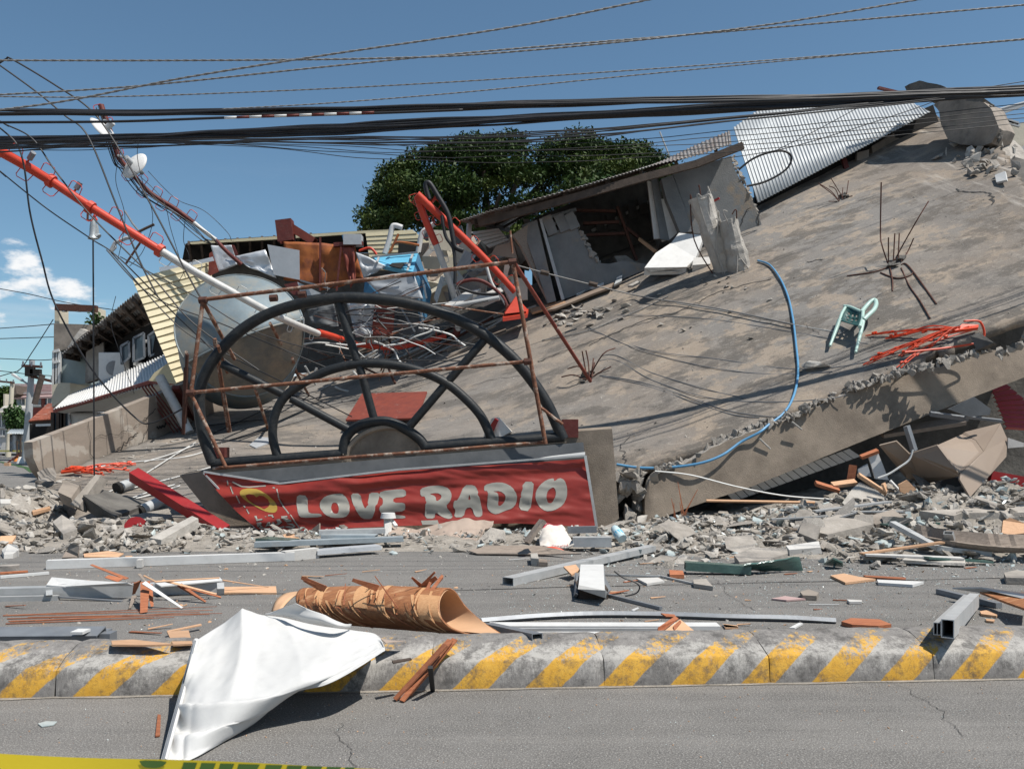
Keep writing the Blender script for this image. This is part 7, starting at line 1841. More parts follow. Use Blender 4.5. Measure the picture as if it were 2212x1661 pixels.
# under the right beam
bp_ = thing('folded_cladding_panel', 'large folded tan cladding panel lying under the right end of the beam', 'panel', KP(23, 1150, 1500, 15.6))
def face(pts, mt='tan_panel', th=.03): MB().plate([KP(23, x, y, Y) for x, y, Y in pts], th).build('panel_face', mt, bp_)
face([(490, 1150, 16.2), (620, 1118, 16.2), (720, 1215, 16.3), (935, 1148, 15.9), (1092, 1355, 15.5), (1105, 1385, 15.6), (870, 1440, 16.6), (700, 1405, 16.9)])
face([(937, 1147, 15.9), (1130, 1062, 16.7), (1230, 1110, 16.4), (1290, 1195, 16.0), (1112, 1362, 15.55)])
face([(1130, 1060, 16.7), (1150, 1045, 16.7), (1420, 978, 16.6), (1292, 1193, 16.0), (1232, 1108, 16.4)])
face([(1114, 1366, 15.54), (1292, 1197, 15.98), (1422, 980, 16.58), (1475, 1100, 16.5), (1468, 1235, 16.3), (1330, 1390, 15.7), (1190, 1545, 15.3), (1110, 1410, 15.45)])
for i, (q, mt, lb) in enumerate((([(1020, 870), (1220, 775), (1350, 870), (1340, 915), (1180, 930)], 'dark_sheet', 'dark board wedged under the beam above the tan panel'),
        ([(960, 1440), (1010, 1390), (1100, 1400), (1180, 1545), (1030, 1530)], 'dark_sheet', 'dark board below the folded tan panel'),
        ([(1480, 1090), (1603, 1130), (1603, 1160), (1480, 1170)], 'plaster_pale', 'pale ledge at the right edge beside the tan panel'),
        ([(410, 1235), (480, 1200), (565, 1415), (460, 1405)], 'white_board', 'white door panel propped under the beam'),
        ([(330, 1330), (400, 1290), (430, 1390), (330, 1380)], 'grey_sheet', 'grey panel scrap left of the white door panel'),
        ([(640, 1450), (705, 1415), (780, 1490), (690, 1520), (655, 1505)], 'wood_tan', 'torn orange brown plywood piece on the right heap'))):
    solo(MB().plate([KP(23, x, y, 16.4 if i != 5 else 15.2) for x, y in q], .04), 'wrecked_board', mt, lb, 'board')
t = siding(23, [(1350, 715), (1460, 675), (1900, 1050), (1470, 1020)], 0, 9, 'red_deep', 'red_shutter', 'dark red ribbed shutter hanging under the beam at the right edge', 'shutter', ys=(18.2, 18.4, 18.4, 18.0), gap=.12)
solo(MB().bar(KP(23, 1340, 1385, 16), KP(23, 1700, 1450, 16), .12, .2), 'red_rail', 'red_deep', 'red rail low at the right edge under the tan panel', 'rail')
siding(8, [(700, 960), (1330, 735), (1390, 775), (745, 1005)], 0, 17, 'white_board', 'slatted_ceiling', 'row of white ceiling slats hanging under the beam', 'slats', ys=(17.3, 17.5, 17.7, 17.5), along='v', gap=.12)
for i, (a, b, w, h_, mt, Y, lb) in enumerate((((330, 1375), (540, 1515), .12, .06, 'wood_tan', 15.8, 'tan timber slanting down the right heap by the white door panel'), ((290, 1300), (270, 1430), .14, .05, 'wood_red', 16.2, 'red brown board standing under the white slats'), ((0, 1440), (180, 1495), .14, .06, 'wood_red', 15.9, 'red brown timber lying on the right heap'),
        ((130, 1455), (310, 1430), .16, .06, 'wood_tan', 16.0, 'tan timber lying under the white slats'), ((350, 1240), (480, 1190), .1, .06, 'wood_red', 16.4, 'red brown batten under the beam'), ((500, 1060), (1130, 960), .3, .08, 'wood_grey', 17.6, 'long grey plank deep under the beam'),
        ((700, 1000), (760, 1190), .12, .08, 'alu_dark', 16.7, 'dark upright bar behind the tan panel'), ((880, 905), (1170, 945), .1, .08, 'alu_dark', 17, 'dark metal arm reaching over the tan panel'), ((1150, 930), (1430, 960), .06, .05, 'alu_dark', 16.8, 'thin dark metal rod over the tan panel top'),
        ((575, 1420), (660, 1510), .08, .03, 'white_board', 15.4, 'thin white strip on the right heap'), ((520, 1440), (545, 1500), .1, .04, 'wood_tan', 15.4, 'short tan stick on the right heap'))):
    solo(MB().bar(KP(23, *a, Y), KP(23, *b, Y), w, h_, (0, -.4, 1)), 'timber', mt, lb, 'timber' if 'wood' in mt else 'bar')
cable([K(23, 750, 1180), K(23, 720, 1260), K(23, 640, 1320), K(23, 560, 1370), K(23, 480, 1400)], 15.4, .018, 'wire_pale', 'pale cable dangling from the tan panel', 'loose_cable')
cable([K(8, 340, 850), K(8, 520, 870), K(8, 760, 930), K(8, 1000, 975), K(8, 1270, 995)], 16.4, .016, 'wire_pale', 'pale cable running along the foot of the beam', 'loose_cable')
cable([K(8, 600, 1000), K(8, 900, 1005), K(8, 1150, 1010)], 16.2, .03, 'wood_tan', 'pale batten lying along the foot of the beam', 'batten', cat='batten')
cable([K(8, 1035, 600), K(8, 1085, 640)], 17.0, .018, 'concrete_light', 'short rebar end sticking from the beam crest near its middle', 'rebar_end', cat='rebar'); cable([K(8, 870, 685), K(8, 925, 738)], 17.0, .018, 'concrete_light', 'short rebar end sticking from the beam crest left of its middle', 'rebar_end', cat='rebar')
for i in range(7):
    a = KP(8, 440 + rnd.uniform(-15, 60), 1120 + rnd.uniform(-10, 15), 15.9); solo(MB().bar(a, a + Vector((rnd.uniform(-.15, .35), 0, rnd.uniform(.15, .75))), .03, .02, (0, 1, 0), taper=.3), 'wood_splinter', 'wood_red', 'red brown splinter sticking up at the left tip of the beam', 'splinter', 'splinters at the beam tip')
for i in range(24):
    X, Y = rnd.uniform(3, 11), rnd.uniform(11.3, 15); z = gz(X, Y) + .1; an = rnd.uniform(-.6, .6); l = rnd.uniform(.4, 1.4); mt = rnd.choice(['alu', 'wood_grey', 'wood_tan', 'plaster_pale', 'glass_green'])
    w = {'alu': 'grey metal', 'wood_grey': 'grey wood', 'wood_tan': 'tan wood', 'plaster_pale': 'pale plaster', 'glass_green': 'dark green glass'}[mt]
    a = Vector((X, Y, z)); solo(MB().bar(a, a + Vector((math.cos(an) * l, math.sin(an) * l * .6, rnd.uniform(-.12, .22))), rnd.uniform(.05, .2), .025), 'debris_strip', mt, w + ' strip lying in the right heap', 'strip', w + ' strips in the right heap')
# strip of plywood edge and dark hollow at the right edge of the heap
m = MB().grid(lambda u, v: KM(12, 1420 + u * 900, 90 + 70 * u + 25 * math.sin(u * 3), .3) + Vector((0, -.3 * v, -.28 * v * (1 - v) * 2 - .14 * v)), 24, 8)
solo(m, 'bowed_plywood', 'wood_grey', 'long bowed plywood sheet at the right end of the heap', 'board', solid=.02)
for a, b in (((1250, 80), (1640, 290)), ((1570, 260), (1970, 300)), ((1660, 150), (1690, 250)), ((1770, 205), (1950, 260))):
    pa_, pb2 = KM(12, *a, .3 if a[1] < 200 else .1), KM(12, *b, .06); solo(MB().hollow(pa_, pb2, .12, .06, .008), 'aluminium_bar', 'alu', {1250: 'pale aluminium bar slanting across the right heap front', 1570: 'long aluminium bar lying low at the right heap foot', 1660: 'short upright aluminium bar at the right heap', 1770: 'thin aluminium bar above the lowest bar at the right heap'}[a[0]], 'bar')
solo(MB().plate([KP(12, 2050, 150, 12.8), KP(12, 2060, 60, 13), KP(12, 2110, 40, 13), KP(12, 2230, 85, 13), KP(12, 2230, 150, 12.8), KP(12, 2110, 165, 12.8)], .04), 'plywood_piece', 'wood_tan', 'torn orange plywood piece standing at the right edge', 'board')
# middle: pieces in front of the banner
dr = [[KP(7, 1060, 1175, 14.6), KP(7, 1060, 1235, 14.2), KP(7, 1070, 1285, 13.6)], [KP(7, 1130, 1195, 14.9), KP(7, 1150, 1240, 14.0), KP(7, 1140, 1280, 13.5)], [KP(7, 1240, 1190, 14.9), KP(7, 1230, 1245, 14.2), KP(7, 1240, 1285, 13.5)],
      [KP(7, 1330, 1165, 15.0), KP(7, 1340, 1230, 14.1), KP(7, 1330, 1280, 13.5)], [KP(7, 1420, 1150, 15.0), KP(7, 1420, 1220, 14.2), KP(7, 1410, 1288, 13.5)], [KP(7, 1500, 1150, 15.0), KP(7, 1500, 1205, 14.4), KP(7, 1480, 1265, 13.7)], [KP(7, 1570, 1158, 15.0), KP(7, 1560, 1175, 14.7), KP(7, 1520, 1200, 14.3)]]
solo(MB().grid(net(dr, .10, 2.6), 60, 24), 'tan_drape', 'tan_sheet', 'crumpled tan sheet draped over the rubble in front of the banner', 'sheet', smooth=True, solid=.012)
pl_ = solo(MB().plate([KP(7, 1040, 1130, 14.5), KP(7, 1075, 1125, 14.5), KP(7, 1075, 1180, 14.4), KP(7, 1062, 1265, 14.1), KP(7, 1040, 1250, 14.1)], .06), 'upright_plank', 'plaster_pale', 'pale plank standing on end at the left of the tan drape', 'plank')
solo(MB().tube([KP(7, 1057, 1110, 14.5), KP(7, 1057, 1135, 14.5)], [.11, .13], 12), 'white_pipe_end', 'white_paint', 'white round pipe end on top of the upright plank', 'pipe', smooth=50)
solo(MB().bar(KP(7, 1062, 1130, 14.6), KP(7, 1095, 1175, 14.4), .06, .04), 'white_stick', 'white_board', 'short white stick beside the white pipe end', 'stick')
sk_ = [[KP(11, 620, 170, 13.4), KP(11, 618, 220, 13.2), KP(11, 620, 255, 12.9)], [KP(11, 660, 100, 13.7), KP(11, 660, 180, 13.2), KP(11, 680, 265, 12.9)], [KP(11, 720, 105, 13.7), KP(11, 730, 190, 13.1), KP(11, 740, 268, 12.85)], [KP(11, 775, 95, 13.7), KP(11, 790, 180, 13.2), KP(11, 800, 268, 12.85)], [KP(11, 800, 140, 13.6), KP(11, 840, 210, 13.2), KP(11, 880, 245, 12.9)]]
sck = thing('cement_sack', 'white sack with red lettering slumped at the right foot of the banner', 'sack', KG(11, 740, 275)); sfn = net(sk_, .05, 5)
MB().grid(sfn, 26, 20).build('bag', 'sack', sck, True, solid=.03)
def textmesh(s, fn, mt, parent, name='letter'):
    cu = bpy.data.curves.new('t', 'FONT'); cu.body = s; to = bpy.data.objects.new('t', cu); COL.objects.link(to)
    me = bpy.data.meshes.new_from_object(to.evaluated_get(bpy.context.evaluated_depsgraph_get())); bpy.data.objects.remove(to)
    vs = [v.co.copy() for v in me.vertices]; fs = [tuple(p.vertices) for p in me.polygons]
    x1 = max(v.x for v in vs); y1 = max(v.y for v in vs)
    m = MB(); m.add([fn(v.x / x1, v.y / y1) for v in vs], fs); return m.build(name, mt, parent)
textmesh('CONCH', lambda a, b: sfn(.36 + a * .46, .955 - b * .12) + Vector((0, -.035, .02)), 'pink_print', sck, 'lettering')
MB().tube([sfn(.15 + i * .08, .04) + Vector((0, -.02, .01)) for i in range(8)], .014, 5).build('red_trim', 'pink_print', sck)
cable([K(11, 432, 282), K(11, 560, 280), K(11, 680, 262), K(11, 740, 265), K(11, 790, 285)], 12.7, .022, 'orange_cord', 'short orange hose lying in front of the white sack', 'orange_hose', cat='hose')
lying(11, [(100, 280), (250, 240), (620, 245), (920, 300), (700, 305), (160, 300)], [.05, .1, .12, .08, .04, .03], .015, 'wood_grey', 'flat_board', 'flat grey board under the orange hose', 'board')
for i, (a, b, w, h_, z, mt, lb) in enumerate((((7, 410, 1262), (7, 1130, 1235), .2, .05, .10, 'galv', 'wide grey metal tray in front of the banner'), ((7, 700, 1300), (7, 1010, 1275), .24, .04, .10, 'silver', 'bright metal strip at the front of the tray'), ((7, 720, 1205), (7, 1040, 1195), .2, .05, .25, 'alu', 'pale metal slat bundle below the letters of the banner'), ((7, 740, 1222), (7, 1000, 1225), .25, .04, .16, 'galv', 'grey bent slat under the pale slat bundle'),
        ((11, 520, 220), (11, 640, 60), .16, .05, .35, 'wood_grey', 'dark weathered board leaning at the left of the white sack'), ((11, 820, 130), (11, 1030, 125), .1, .08, .3, 'alu_dark', 'dark rail under the banner right corner'), ((11, 860, 215), (11, 1140, 215), .2, .12, .15, 'alu', 'thick aluminium rail right of the white sack'), ((7, 440, 1240), (7, 600, 1250), .3, .05, .08, 'glass_green', 'greenish metal tray end at the left foot of the banner'))):
    A_, B_ = KM(a[0], a[1], a[2], z * .5 + .03), KM(b[0], b[1], b[2], z * .5 + .03 if i != 4 else .5)
    (solo(MB().hollow(A_, B_, w, h_ + .02, .008), 'metal_strip', mt, lb, 'metal strip') if i != 4 else solo(MB().bar(A_, B_, w, h_), 'board', mt, lb, 'board'))
solo(MB().plate([KP(7, 545, 1215, 13.9), KP(7, 590, 1205, 13.9), KP(7, 640, 1245, 13.7), KP(7, 570, 1252, 13.6)], .02), 'plywood_piece', 'wood_tan', 'tan plywood piece at the left foot of the banner', 'board')
m = MB().grid(lambda u, v: KP(7, 640 + 85 * u, 1225 - 65 * u + v * (14 + 16 * u), 14.2 + .15 * math.sin(u * 3)), 8, 3); solo(m, 'curled_board', 'tan_sheet', 'curled brown board end standing below the banner badge', 'board', solid=.02)
btl = KP(11, 1180, 150, 13.3); t = thing('plastic_bottle', 'clear plastic bottle with blue band in the rubble right of the sack', 'bottle', btl)
MB().tube([KP(11, 1150, 100, 13.4), KP(11, 1160, 115, 13.4), KP(11, 1175, 140, 13.35), KP(11, 1220, 195, 13.2)], [.03, .06, .075, .075], 10).build('body', 'bottle', t, 40); MB().tube([KP(11, 1185, 152, 13.32), KP(11, 1205, 176, 13.26)], .079, 10).build('label_band', 'blue_light', t, 40)

# ================================================================== FOREGROUND ON THE ROAD
def gbar(k, a, b, w, h_, mt, name, label, cat, z=None, kind='bar', mid=False, up=(0, 0, 1)):
    zz = z if z is not None else h_ / 2 + .005
    A_, B_ = KG(k, *a, zz), KG(k, *b, zz)
    m = MB(); (m.hollow(A_, B_, w, h_, .006, up, 0, mid) if kind == 'hollow' else m.bar(A_, B_, w, h_, up))
    return solo(m, name, mt, label, cat)
wb = thing('white_beam', 'long white aluminium box beam lying on the road before the left heap', 'beam', KG(9, 1100, 320))
A_, B_ = KG(9, 305, 338, .06), KG(9, 1905, 284, .06)
MB().hollow(A_, B_, .12, .11, .008).build('box_section', 'white_board', wb); d_ = (B_ - A_).normalized()
MB().hollow(B_ - d_ * .15, KG(9, 2048, 262, .07), .135, .14, .008).build('end_sleeve', 'plaster_pale', wb); MB().bar(KG(9, 890, 330, .06), KG(9, 925, 329, .06), .15, .1).build('bracket', 'plaster_pale', wb)
# splintered frame bundle
wf = thing('broken_window_frame', 'broken aluminium window frame with splintered plywood lying at left on the road', 'window frame', KG(9, 700, 540))
for a, b, w, h_ in (((-60, 528), (880, 505), .14, .12), ((850, 500), (1440, 482), .12, .12), ((-60, 562), (380, 553), .06, .05)):
    MB().hollow(KG(9, *a, h_ / 2), KG(9, *b, h_ / 2), w, h_, .007, (0, 0, 1), 0, True).build('rail', 'alu', wf)
MB().bar(KG(9, 318, 520, .09), KG(9, 312, 545, .0), .06, .05).build('latch', 'alu', wf); MB().bar(KG(9, 1425, 480, .08), KG(9, 1428, 520, .03), .07, .1).build('corner_joint', 'alu', wf)
MB().bar(KG(9, 380, 548, .03), KG(9, 790, 575, .005), .04, .012).build('bent_strip', 'alu_dark', wf)
for q, mt, z in (([(300, 470), (335, 420), (560, 440), (830, 455), (870, 468), (420, 480)], 'white_board', [.14, .2, .19, .18, .14, .13]), ([(1000, 455), (1420, 420), (1440, 440), (1040, 478)], 'white_board', [.13, .17, .14, .12])):
    MB().plate([KG(9, x, y, z[i]) for i, (x, y) in enumerate(q)], Vector((0, 0, -.012))).build('plywood_sheet', mt, wf)
for a, za, b, zb, w, mt in (((940, 450), .22, (930, 650), .01, .09, 'wood_red'), ((965, 470), .2, (985, 610), .02, .06, 'wood_red'), ((890, 450), .2, (865, 530), .05, .08, 'wood_red'), ((820, 430), .16, (590, 340), .2, .04, 'wood_red'), ((780, 440), .15, (690, 415), .18, .08, 'wood_red'), ((1160, 470), .16, (1330, 580), .01, .06, 'wood_red'), ((1180, 480), .15, (1430, 550), .01, .04, 'wood_red'),
        ((1050, 440), .2, (1400, 530), .1, .03, 'wood_tan'), ((930, 455), .24, (1180, 620), .01, .05, 'white_board'), ((900, 400), .26, (960, 470), .2, .03, 'wood_grey'), ((1000, 450), .2, (1420, 425), .2, .03, 'wood_tan'), ((1440, 440), .14, (1740, 485), .03, .02, 'wood_tan'), ((930, 410), .24, (1010, 450), .2, .02, 'wood_tan'), ((870, 540), .06, (840, 620), .01, .05, 'wood_grey')):
    MB().bar(KG(9, *a, za), KG(9, *b, zb), w, .008, (0, -.4, 1), taper=rnd.choice((.25, .4, .7))).build('splinter', mt, wf)
lying(9, [(1445, 482), (1785, 478), (1790, 520), (1445, 518)], [.03, .03, .02, .02], .02, 'wood_tan', 'plywood_strip', 'orange plywood strip at the right end of the broken window frame', 'board')
# grey channel by the kerb
ac = thing('aluminium_channel', 'thick grey aluminium channel lying behind the kerb at the left edge', 'channel', KG(9, 350, 850))
MB().hollow(KG(9, -80, 812, .16), KG(9, 660, 808, .16), .16, .10, .008, (0, -.25, 1)).build('channel', 'alu_dark', ac); MB().bar(KG(9, -80, 846, .09), KG(9, 700, 842, .09), .05, .05).build('lower_flange', 'alu', ac)
MB().box(KG(9, 690, 828, .13), (.1, .12, .12)).build('end_cap', 'alu_dark', ac); MB().bar(KG(9, -80, 800, .05), KG(9, 690, 800, .05), .2, .08).build('underside', 'alu_dark', ac)
solo(MB().bar(KG(9, 480, 772, .22), KG(9, 560, 772, .22), .12, .02), 'paper_scrap', 'white_board', 'white scrap on top of the grey channel', 'scrap')
lying(9, [(720, 830), (860, 822), (1120, 850), (1000, 858), (725, 856)], .29, .012, 'wood_tan', 'plywood_strip', 'pointed tan plywood strip lying on the kerb right of the grey channel', 'board')
lying(9, [(1080, 770), (1220, 762), (1245, 850), (1120, 855)], [.22, .22, .28, .28], .012, 'wood_tan', 'plywood_piece', 'square tan plywood piece beside the tarp pole top', 'board')
lying(9, [(1080, 765), (1300, 720), (1305, 727), (1085, 772)], .05, .01, 'wood_tan', 'wood_sliver', 'thin wood sliver behind the square plywood piece', 'splinter')
# white tarp
T = lambda x, y, z: KG(10, x, y, z)
rows = [[T(38, 712, .36), T(-10, 880, .30), T(-62, 1080, .14), T(-110, 1270, .05), T(-160, 1478, .02)],
        [T(180, 622, .39), T(130, 800, .33), T(70, 1010, .22), T(0, 1240, .10), T(-60, 1500, .01)],
        [T(345, 527, .46), T(330, 720, .36), T(270, 930, .27), T(180, 1180, .15), T(60, 1455, .01)],
        [T(480, 545, .42), T(500, 720, .35), T(460, 900, .28), T(380, 1120, .18), T(220, 1365, .01)],
        [T(640, 570, .40), T(680, 740, .34), T(670, 900, .29), T(600, 1060, .2), T(420, 1245, .03)],
        [T(840, 615, .38), T(870, 740, .34), T(870, 860, .31), T(820, 980, .24), T(650, 1058, .16)],
        [T(1040, 640, .36), T(1060, 730, .33), T(1060, 810, .31), T(1020, 880, .29), T(880, 995, .22)],
        [T(1200, 665, .34), T(1215, 705, .33), T(1210, 750, .32), T(1180, 800, .31), T(1080, 890, .28)],
        [T(1250, 720, .33), T(1258, 745, .33), T(1264, 760, .32), T(1266, 770, .32), T(1266, 773, .315)]]
tfn = net(rows)
def ridge(d, w): return max(0.0, 1 - abs(d) / w) ** 1.5
def tarp_fn(u, v):
    p = tfn(u, v)
    f = .07 * ridge(u - .25 - .05 * v, .09) * clamp(1 - 1.2 * v) + .02 * ridge(u - .47 - .12 * v, .10) * (1 - v)
    f += .07 * ridge(v - .66 - .26 * u, .07) * clamp(1.0 - 1.9 * abs(u - .12)) - .04 * ridge(v - .745 - .26 * u, .05) * clamp(1.0 - 1.9 * abs(u - .1))
    f += .055 * ridge(v - .85 - .14 * u, .06) * clamp(1.0 - 1.6 * abs(u - .18)) - .02 * ridge(v - .92 - .1 * u, .04) * clamp(1.1 - 1.9 * u)
    f += .03 * ridge(u - .10 + .10 * v, .035) * clamp(2 * v - .6) - .02 * ridge(u - .17 + .05 * v, .04) * clamp(2 * v - .9)
    f += .022 * noise.noise((u * 2.6, v * 2.2, 2)) + .010 * noise.noise((u * 7, v * 6, 5)) + .004 * noise.noise((u * 22, v * 18, 7))
    e = min(u, 1 - u, v, 1 - v) * 12
    return p + Vector((0, -.35, .94)) * f * clamp(e + .25)
tp = thing('white_tarp', 'large white vinyl tarp spilling over the kerb onto the near road', 'tarp', KG(10, 300, 1200))
MB().grid(tarp_fn, 110, 80).build('sheet', 'tarp', tp, True, solid=.004)
MB().tube([KG(9, 1270, 828, .38), KG(9, 1195, 1110, .2), KG(9, 1060, 1610, .03)], .017, 10).build('hem_pole', 'white_paint', tp, 60)
MB().tube([KG(9, 1262, 832, .39), KG(9, 1187, 1112, .21), KG(9, 1052, 1610, .04)], .007, 6).build('hem_strip', 'alu_dark', tp, 60)
fl = [[T(480, 542, .42), T(560, 520, .46), T(690, 470, .55)], [T(620, 560, .43), T(680, 540, .47), T(760, 500, .52)], [T(780, 600, .42), T(840, 580, .46), T(880, 555, .48)], [T(950, 630, .40), T(970, 620, .43), T(985, 600, .44)], [T(1045, 635, .37), T(1048, 625, .38), T(1050, 612, .39)]]
MB().grid(net(fl, .02, 3), 24, 10).build('folded_flap', 'tarp', tp, True, solid=.004)
solo(MB().grid(lambda u, v: KG(10, 1200 + 70 * u + 130 * v * u, 665 + 45 * v + 60 * u * (1 - v), .31 - .02 * v), 6, 6), 'grey_liner', 'tan_sheet', 'taupe flap of backing showing past the right end of the white tarp', 'sheet', solid=.004)
# plywood roll
rp_ = thing('plywood_roll', 'rolled sheet of splintered brown plywood lying on the kerb above the white tarp', 'plywood roll', KG(10, 1400, 690, .27))
Lr = [(840, 590, 6.9), (760, 545, 6.85), (715, 500, 6.85), (690, 455, 6.9), (692, 415, 7.0), (712, 385, 7.15), (745, 372, 7.35), (775, 380, 7.5), (790, 420, 7.55), (800, 480, 7.5), (830, 560, 7.2)]
Rr_ = [(2060, 692, 6.25), (1880, 682, 6.2), (1720, 640, 6.15), (1640, 575, 6.15), (1612, 500, 6.2), (1622, 425, 6.3), (1665, 374, 6.45), (1720, 395, 6.62), (1790, 490, 6.68), (1920, 600, 6.55), (2050, 684, 6.35)]
cl1, cr1 = crom([KP(10, *p) for p in Lr], 6), crom([KP(10, *p) for p in Rr_], 6); n1 = len(cl1) - 1
def roll(u, v):
    x = v * n1; i = min(int(x), n1 - 1); f = x - i
    p = cl1[i].lerp(cl1[i + 1], f).lerp(cr1[i].lerp(cr1[i + 1], f), u)
    c = (cl1[15].lerp(cr1[15], u))
    return p + Vector((0, -.3, .9)) * (.004 * noise.noise((u * 9, v * 5, 1)) + .02 * math.sin(u * 3.14) * math.sin(v * 3.14))
rg3 = MB().grid(roll, 70, 60)
o = rg3.build('rolled_sheet', ['plywood', 'ply_inner'], rp_, True)
md = o.modifiers.new('thickness', 'SOLIDIFY'); md.thickness = .012; md.offset = 0; md.material_offset = 0
# the inner veneer is a second skin
cen = [cl1[k].lerp(cr1[k], 0) for k in range(n1 + 1)]
cL = sum(cl1, Vector()) / len(cl1); cR = sum(cr1, Vector()) / len(cr1)
MB().grid(lambda u, v: roll(u, v).lerp(cL.lerp(cR, u), .055), 40, 60).build('inner_veneer', 'ply_inner', rp_, True)
for k in range(46):                                            # torn veneer strips lifting off the roll
    u0, v0 = rnd.uniform(.02, .95), rnd.uniform(.26, .62); l = rnd.uniform(.1, .3); w = rnd.uniform(.004, .013); sl = rnd.uniform(-.01, .045)
    ctr = lambda u: cL.lerp(cR, u)
    m = MB(); vs = []
    for j in range(7):
        s_ = j / 6; u = u0 + sl * s_; v = v0 - l * s_; lift = .009 + .028 * (s_ ** 3)
        ww = w * (1 - .75 * s_)
        for sg_ in (-1, 1):
            p = roll(clamp(u + sg_ * ww), clamp(v)); vs.append(p + (p - ctr(clamp(u))).normalized() * lift)
    m.add(vs, [(2 * j, 2 * j + 1, 2 * j + 3, 2 * j + 2) for j in range(6)]); m.build('veneer_strip', rnd.choice(['ply_torn', 'plywood', 'wood_red', 'ply_torn']), rp_, False, solid=.003)
for u0, u1, v0, v1 in ((.86, .985, .28, .5), (.43, .52, .3, .6), (.14, .2, .3, .55), (.6, .64, .3, .6), (.30, .34, .3, .5)):
    MB().grid(lambda a, b: roll(u0 + (u1 - u0) * a + .02 * b, v0 + (v1 - v0) * b) + (roll(u0 + (u1 - u0) * a, v0 + (v1 - v0) * b) - cL.lerp(cR, u0)).normalized() * .012, 6, 10).build('bare_patch', 'ply_torn', rp_, True)
for a, b, w in (((880, 375), (725, 300), .05), ((1220, 370), (1055, 315), .05), ((1500, 355), (1440, 300), .03), ((1450, 545), (1640, 285), .04), ((1480, 380), (1590, 265), .03), ((1500, 375), (1600, 300), .06), ((1470, 540), (1560, 330), .04), ((1000, 480), (1010, 340), .01), ((1350, 500), (1200, 290), .012), ((1345, 540), (1335, 400), .012), ((1550, 400), (1640, 300), .03), ((860, 380), (740, 320), .03)):
    MB().bar(KP(10, *a, 6.35 if a[1] > 450 else 6.6), KP(10, *b, 6.5), w, .008, (0, -1, 0), taper=.5).build('splinter', 'wood_red', rp_)
lf_ = [[KP(10, 530, 520, 7.3), KP(10, 560, 450, 7.4), KP(10, 620, 405, 7.5), KP(10, 720, 390, 7.5)], [KP(10, 590, 515, 7.2), KP(10, 625, 470, 7.3), KP(10, 680, 420, 7.4), KP(10, 745, 395, 7.4)]]
MB().grid(net(lf_), 3, 20).build('loose_end', 'ply_inner', rp_, True, solid=.008)
pk = thing('front_plank', 'long split red brown plank leaning off the kerb below the plywood roll', 'plank', KG(10, 1340, 1100))
for off, s1_, s2_2 in ((0, (1690, 705, .31), (1375, 1100, .01)), (-28, (1660, 735, .31), (1330, 1090, .012)), (14, (1720, 700, .31), (1420, 1060, .01))):
    MB().bar(KG(10, *s1_), KG(10, *s2_2), .045, .012, (0, -.2, 1), taper=.8).build('stave', 'wood_red', pk)
lying(10, [(1310, 838), (1430, 818), (1440, 826), (1320, 850)], .245, .01, 'wood_dark', 'dark_splinter', 'dark wood splinter on the kerb left of the split plank', 'splinter')
solo(MB().bar(KG(10, 1560, 880, .22), KG(10, 1575, 1030, .01), .03, .02, (0, -.3, 1)), 'rubber_strip', 'black_cable', 'black strip hanging down the kerb face by the split plank', 'strip')
# strips right of the roll
solo(MB().tube(crom([KG(11, 190, 795, .03), KG(11, 600, 762, .03), KG(11, 1000, 745, .03), KG(11, 1500, 748, .03), KG(11, 2000, 765, .03), KG(12, 500, 775, .03), KG(12, 840, 795, .02)], 6), .03, 4), 'long_trim', 'alu_dark', 'long thin grey trim curving along the road behind the kerb', 'trim')
wbd = thing('white_profile', 'bright white flat profile lying behind the kerb right of the plywood roll', 'profile', KG(11, 1000, 850))
MB().bar(KG(11, 250, 830, .06), KG(11, 1920, 832, .06), .16, .035).build('face', 'white_board', wbd); MB().bar(KG(11, 460, 868, .05), KG(11, 1500, 866, .05), .03, .05).build('edge', 'alu', wbd); MB().bar(KG(11, 520, 890, .07), KG(11, 1140, 890, .07), .07, .03).build('lower_face', 'white_board', wbd)
solo(MB().hollow(KG(11, 240, 830, .16), KG(11, 600, 910, .27), .08, .05, .005), 'dark_rail', 'alu_dark', 'dark grooved rail under the tip of the plywood roll', 'rail')
cb = thing('cardboard_scrap', 'folded brown cardboard scrap standing on the white profile', 'cardboard', KG(11, 1600, 865, .27))
c8 = [KP(11, 1480, 870, 6.6), KP(11, 1478, 840, 6.6), KP(11, 1605, 755, 6.8), KP(11, 1630, 775, 6.8), KP(11, 1515, 868, 6.55)]
MB().plate(c8, .01).build('flap', 'wood_red', cb); MB().plate([KP(11, 1520, 868, 6.55), KP(11, 1640, 780, 6.8), KP(11, 1680, 810, 6.8), KP(11, 1690, 840, 6.7), KP(11, 1745, 865, 6.55)], .01).build('flap', 'ply_inner', cb); MB().plate([KP(11, 1590, 830, 6.62), KP(11, 1640, 785, 6.7), KP(11, 1650, 800, 6.7), KP(11, 1600, 860, 6.55)], .01).build('flap', 'wood_red', cb); MB().plate([KP(11, 1500, 735, 6.85), KP(11, 1600, 745, 6.85), KP(11, 1610, 762, 6.8), KP(11, 1540, 760, 6.8)], .01).build('flap', 'wood_red', cb)
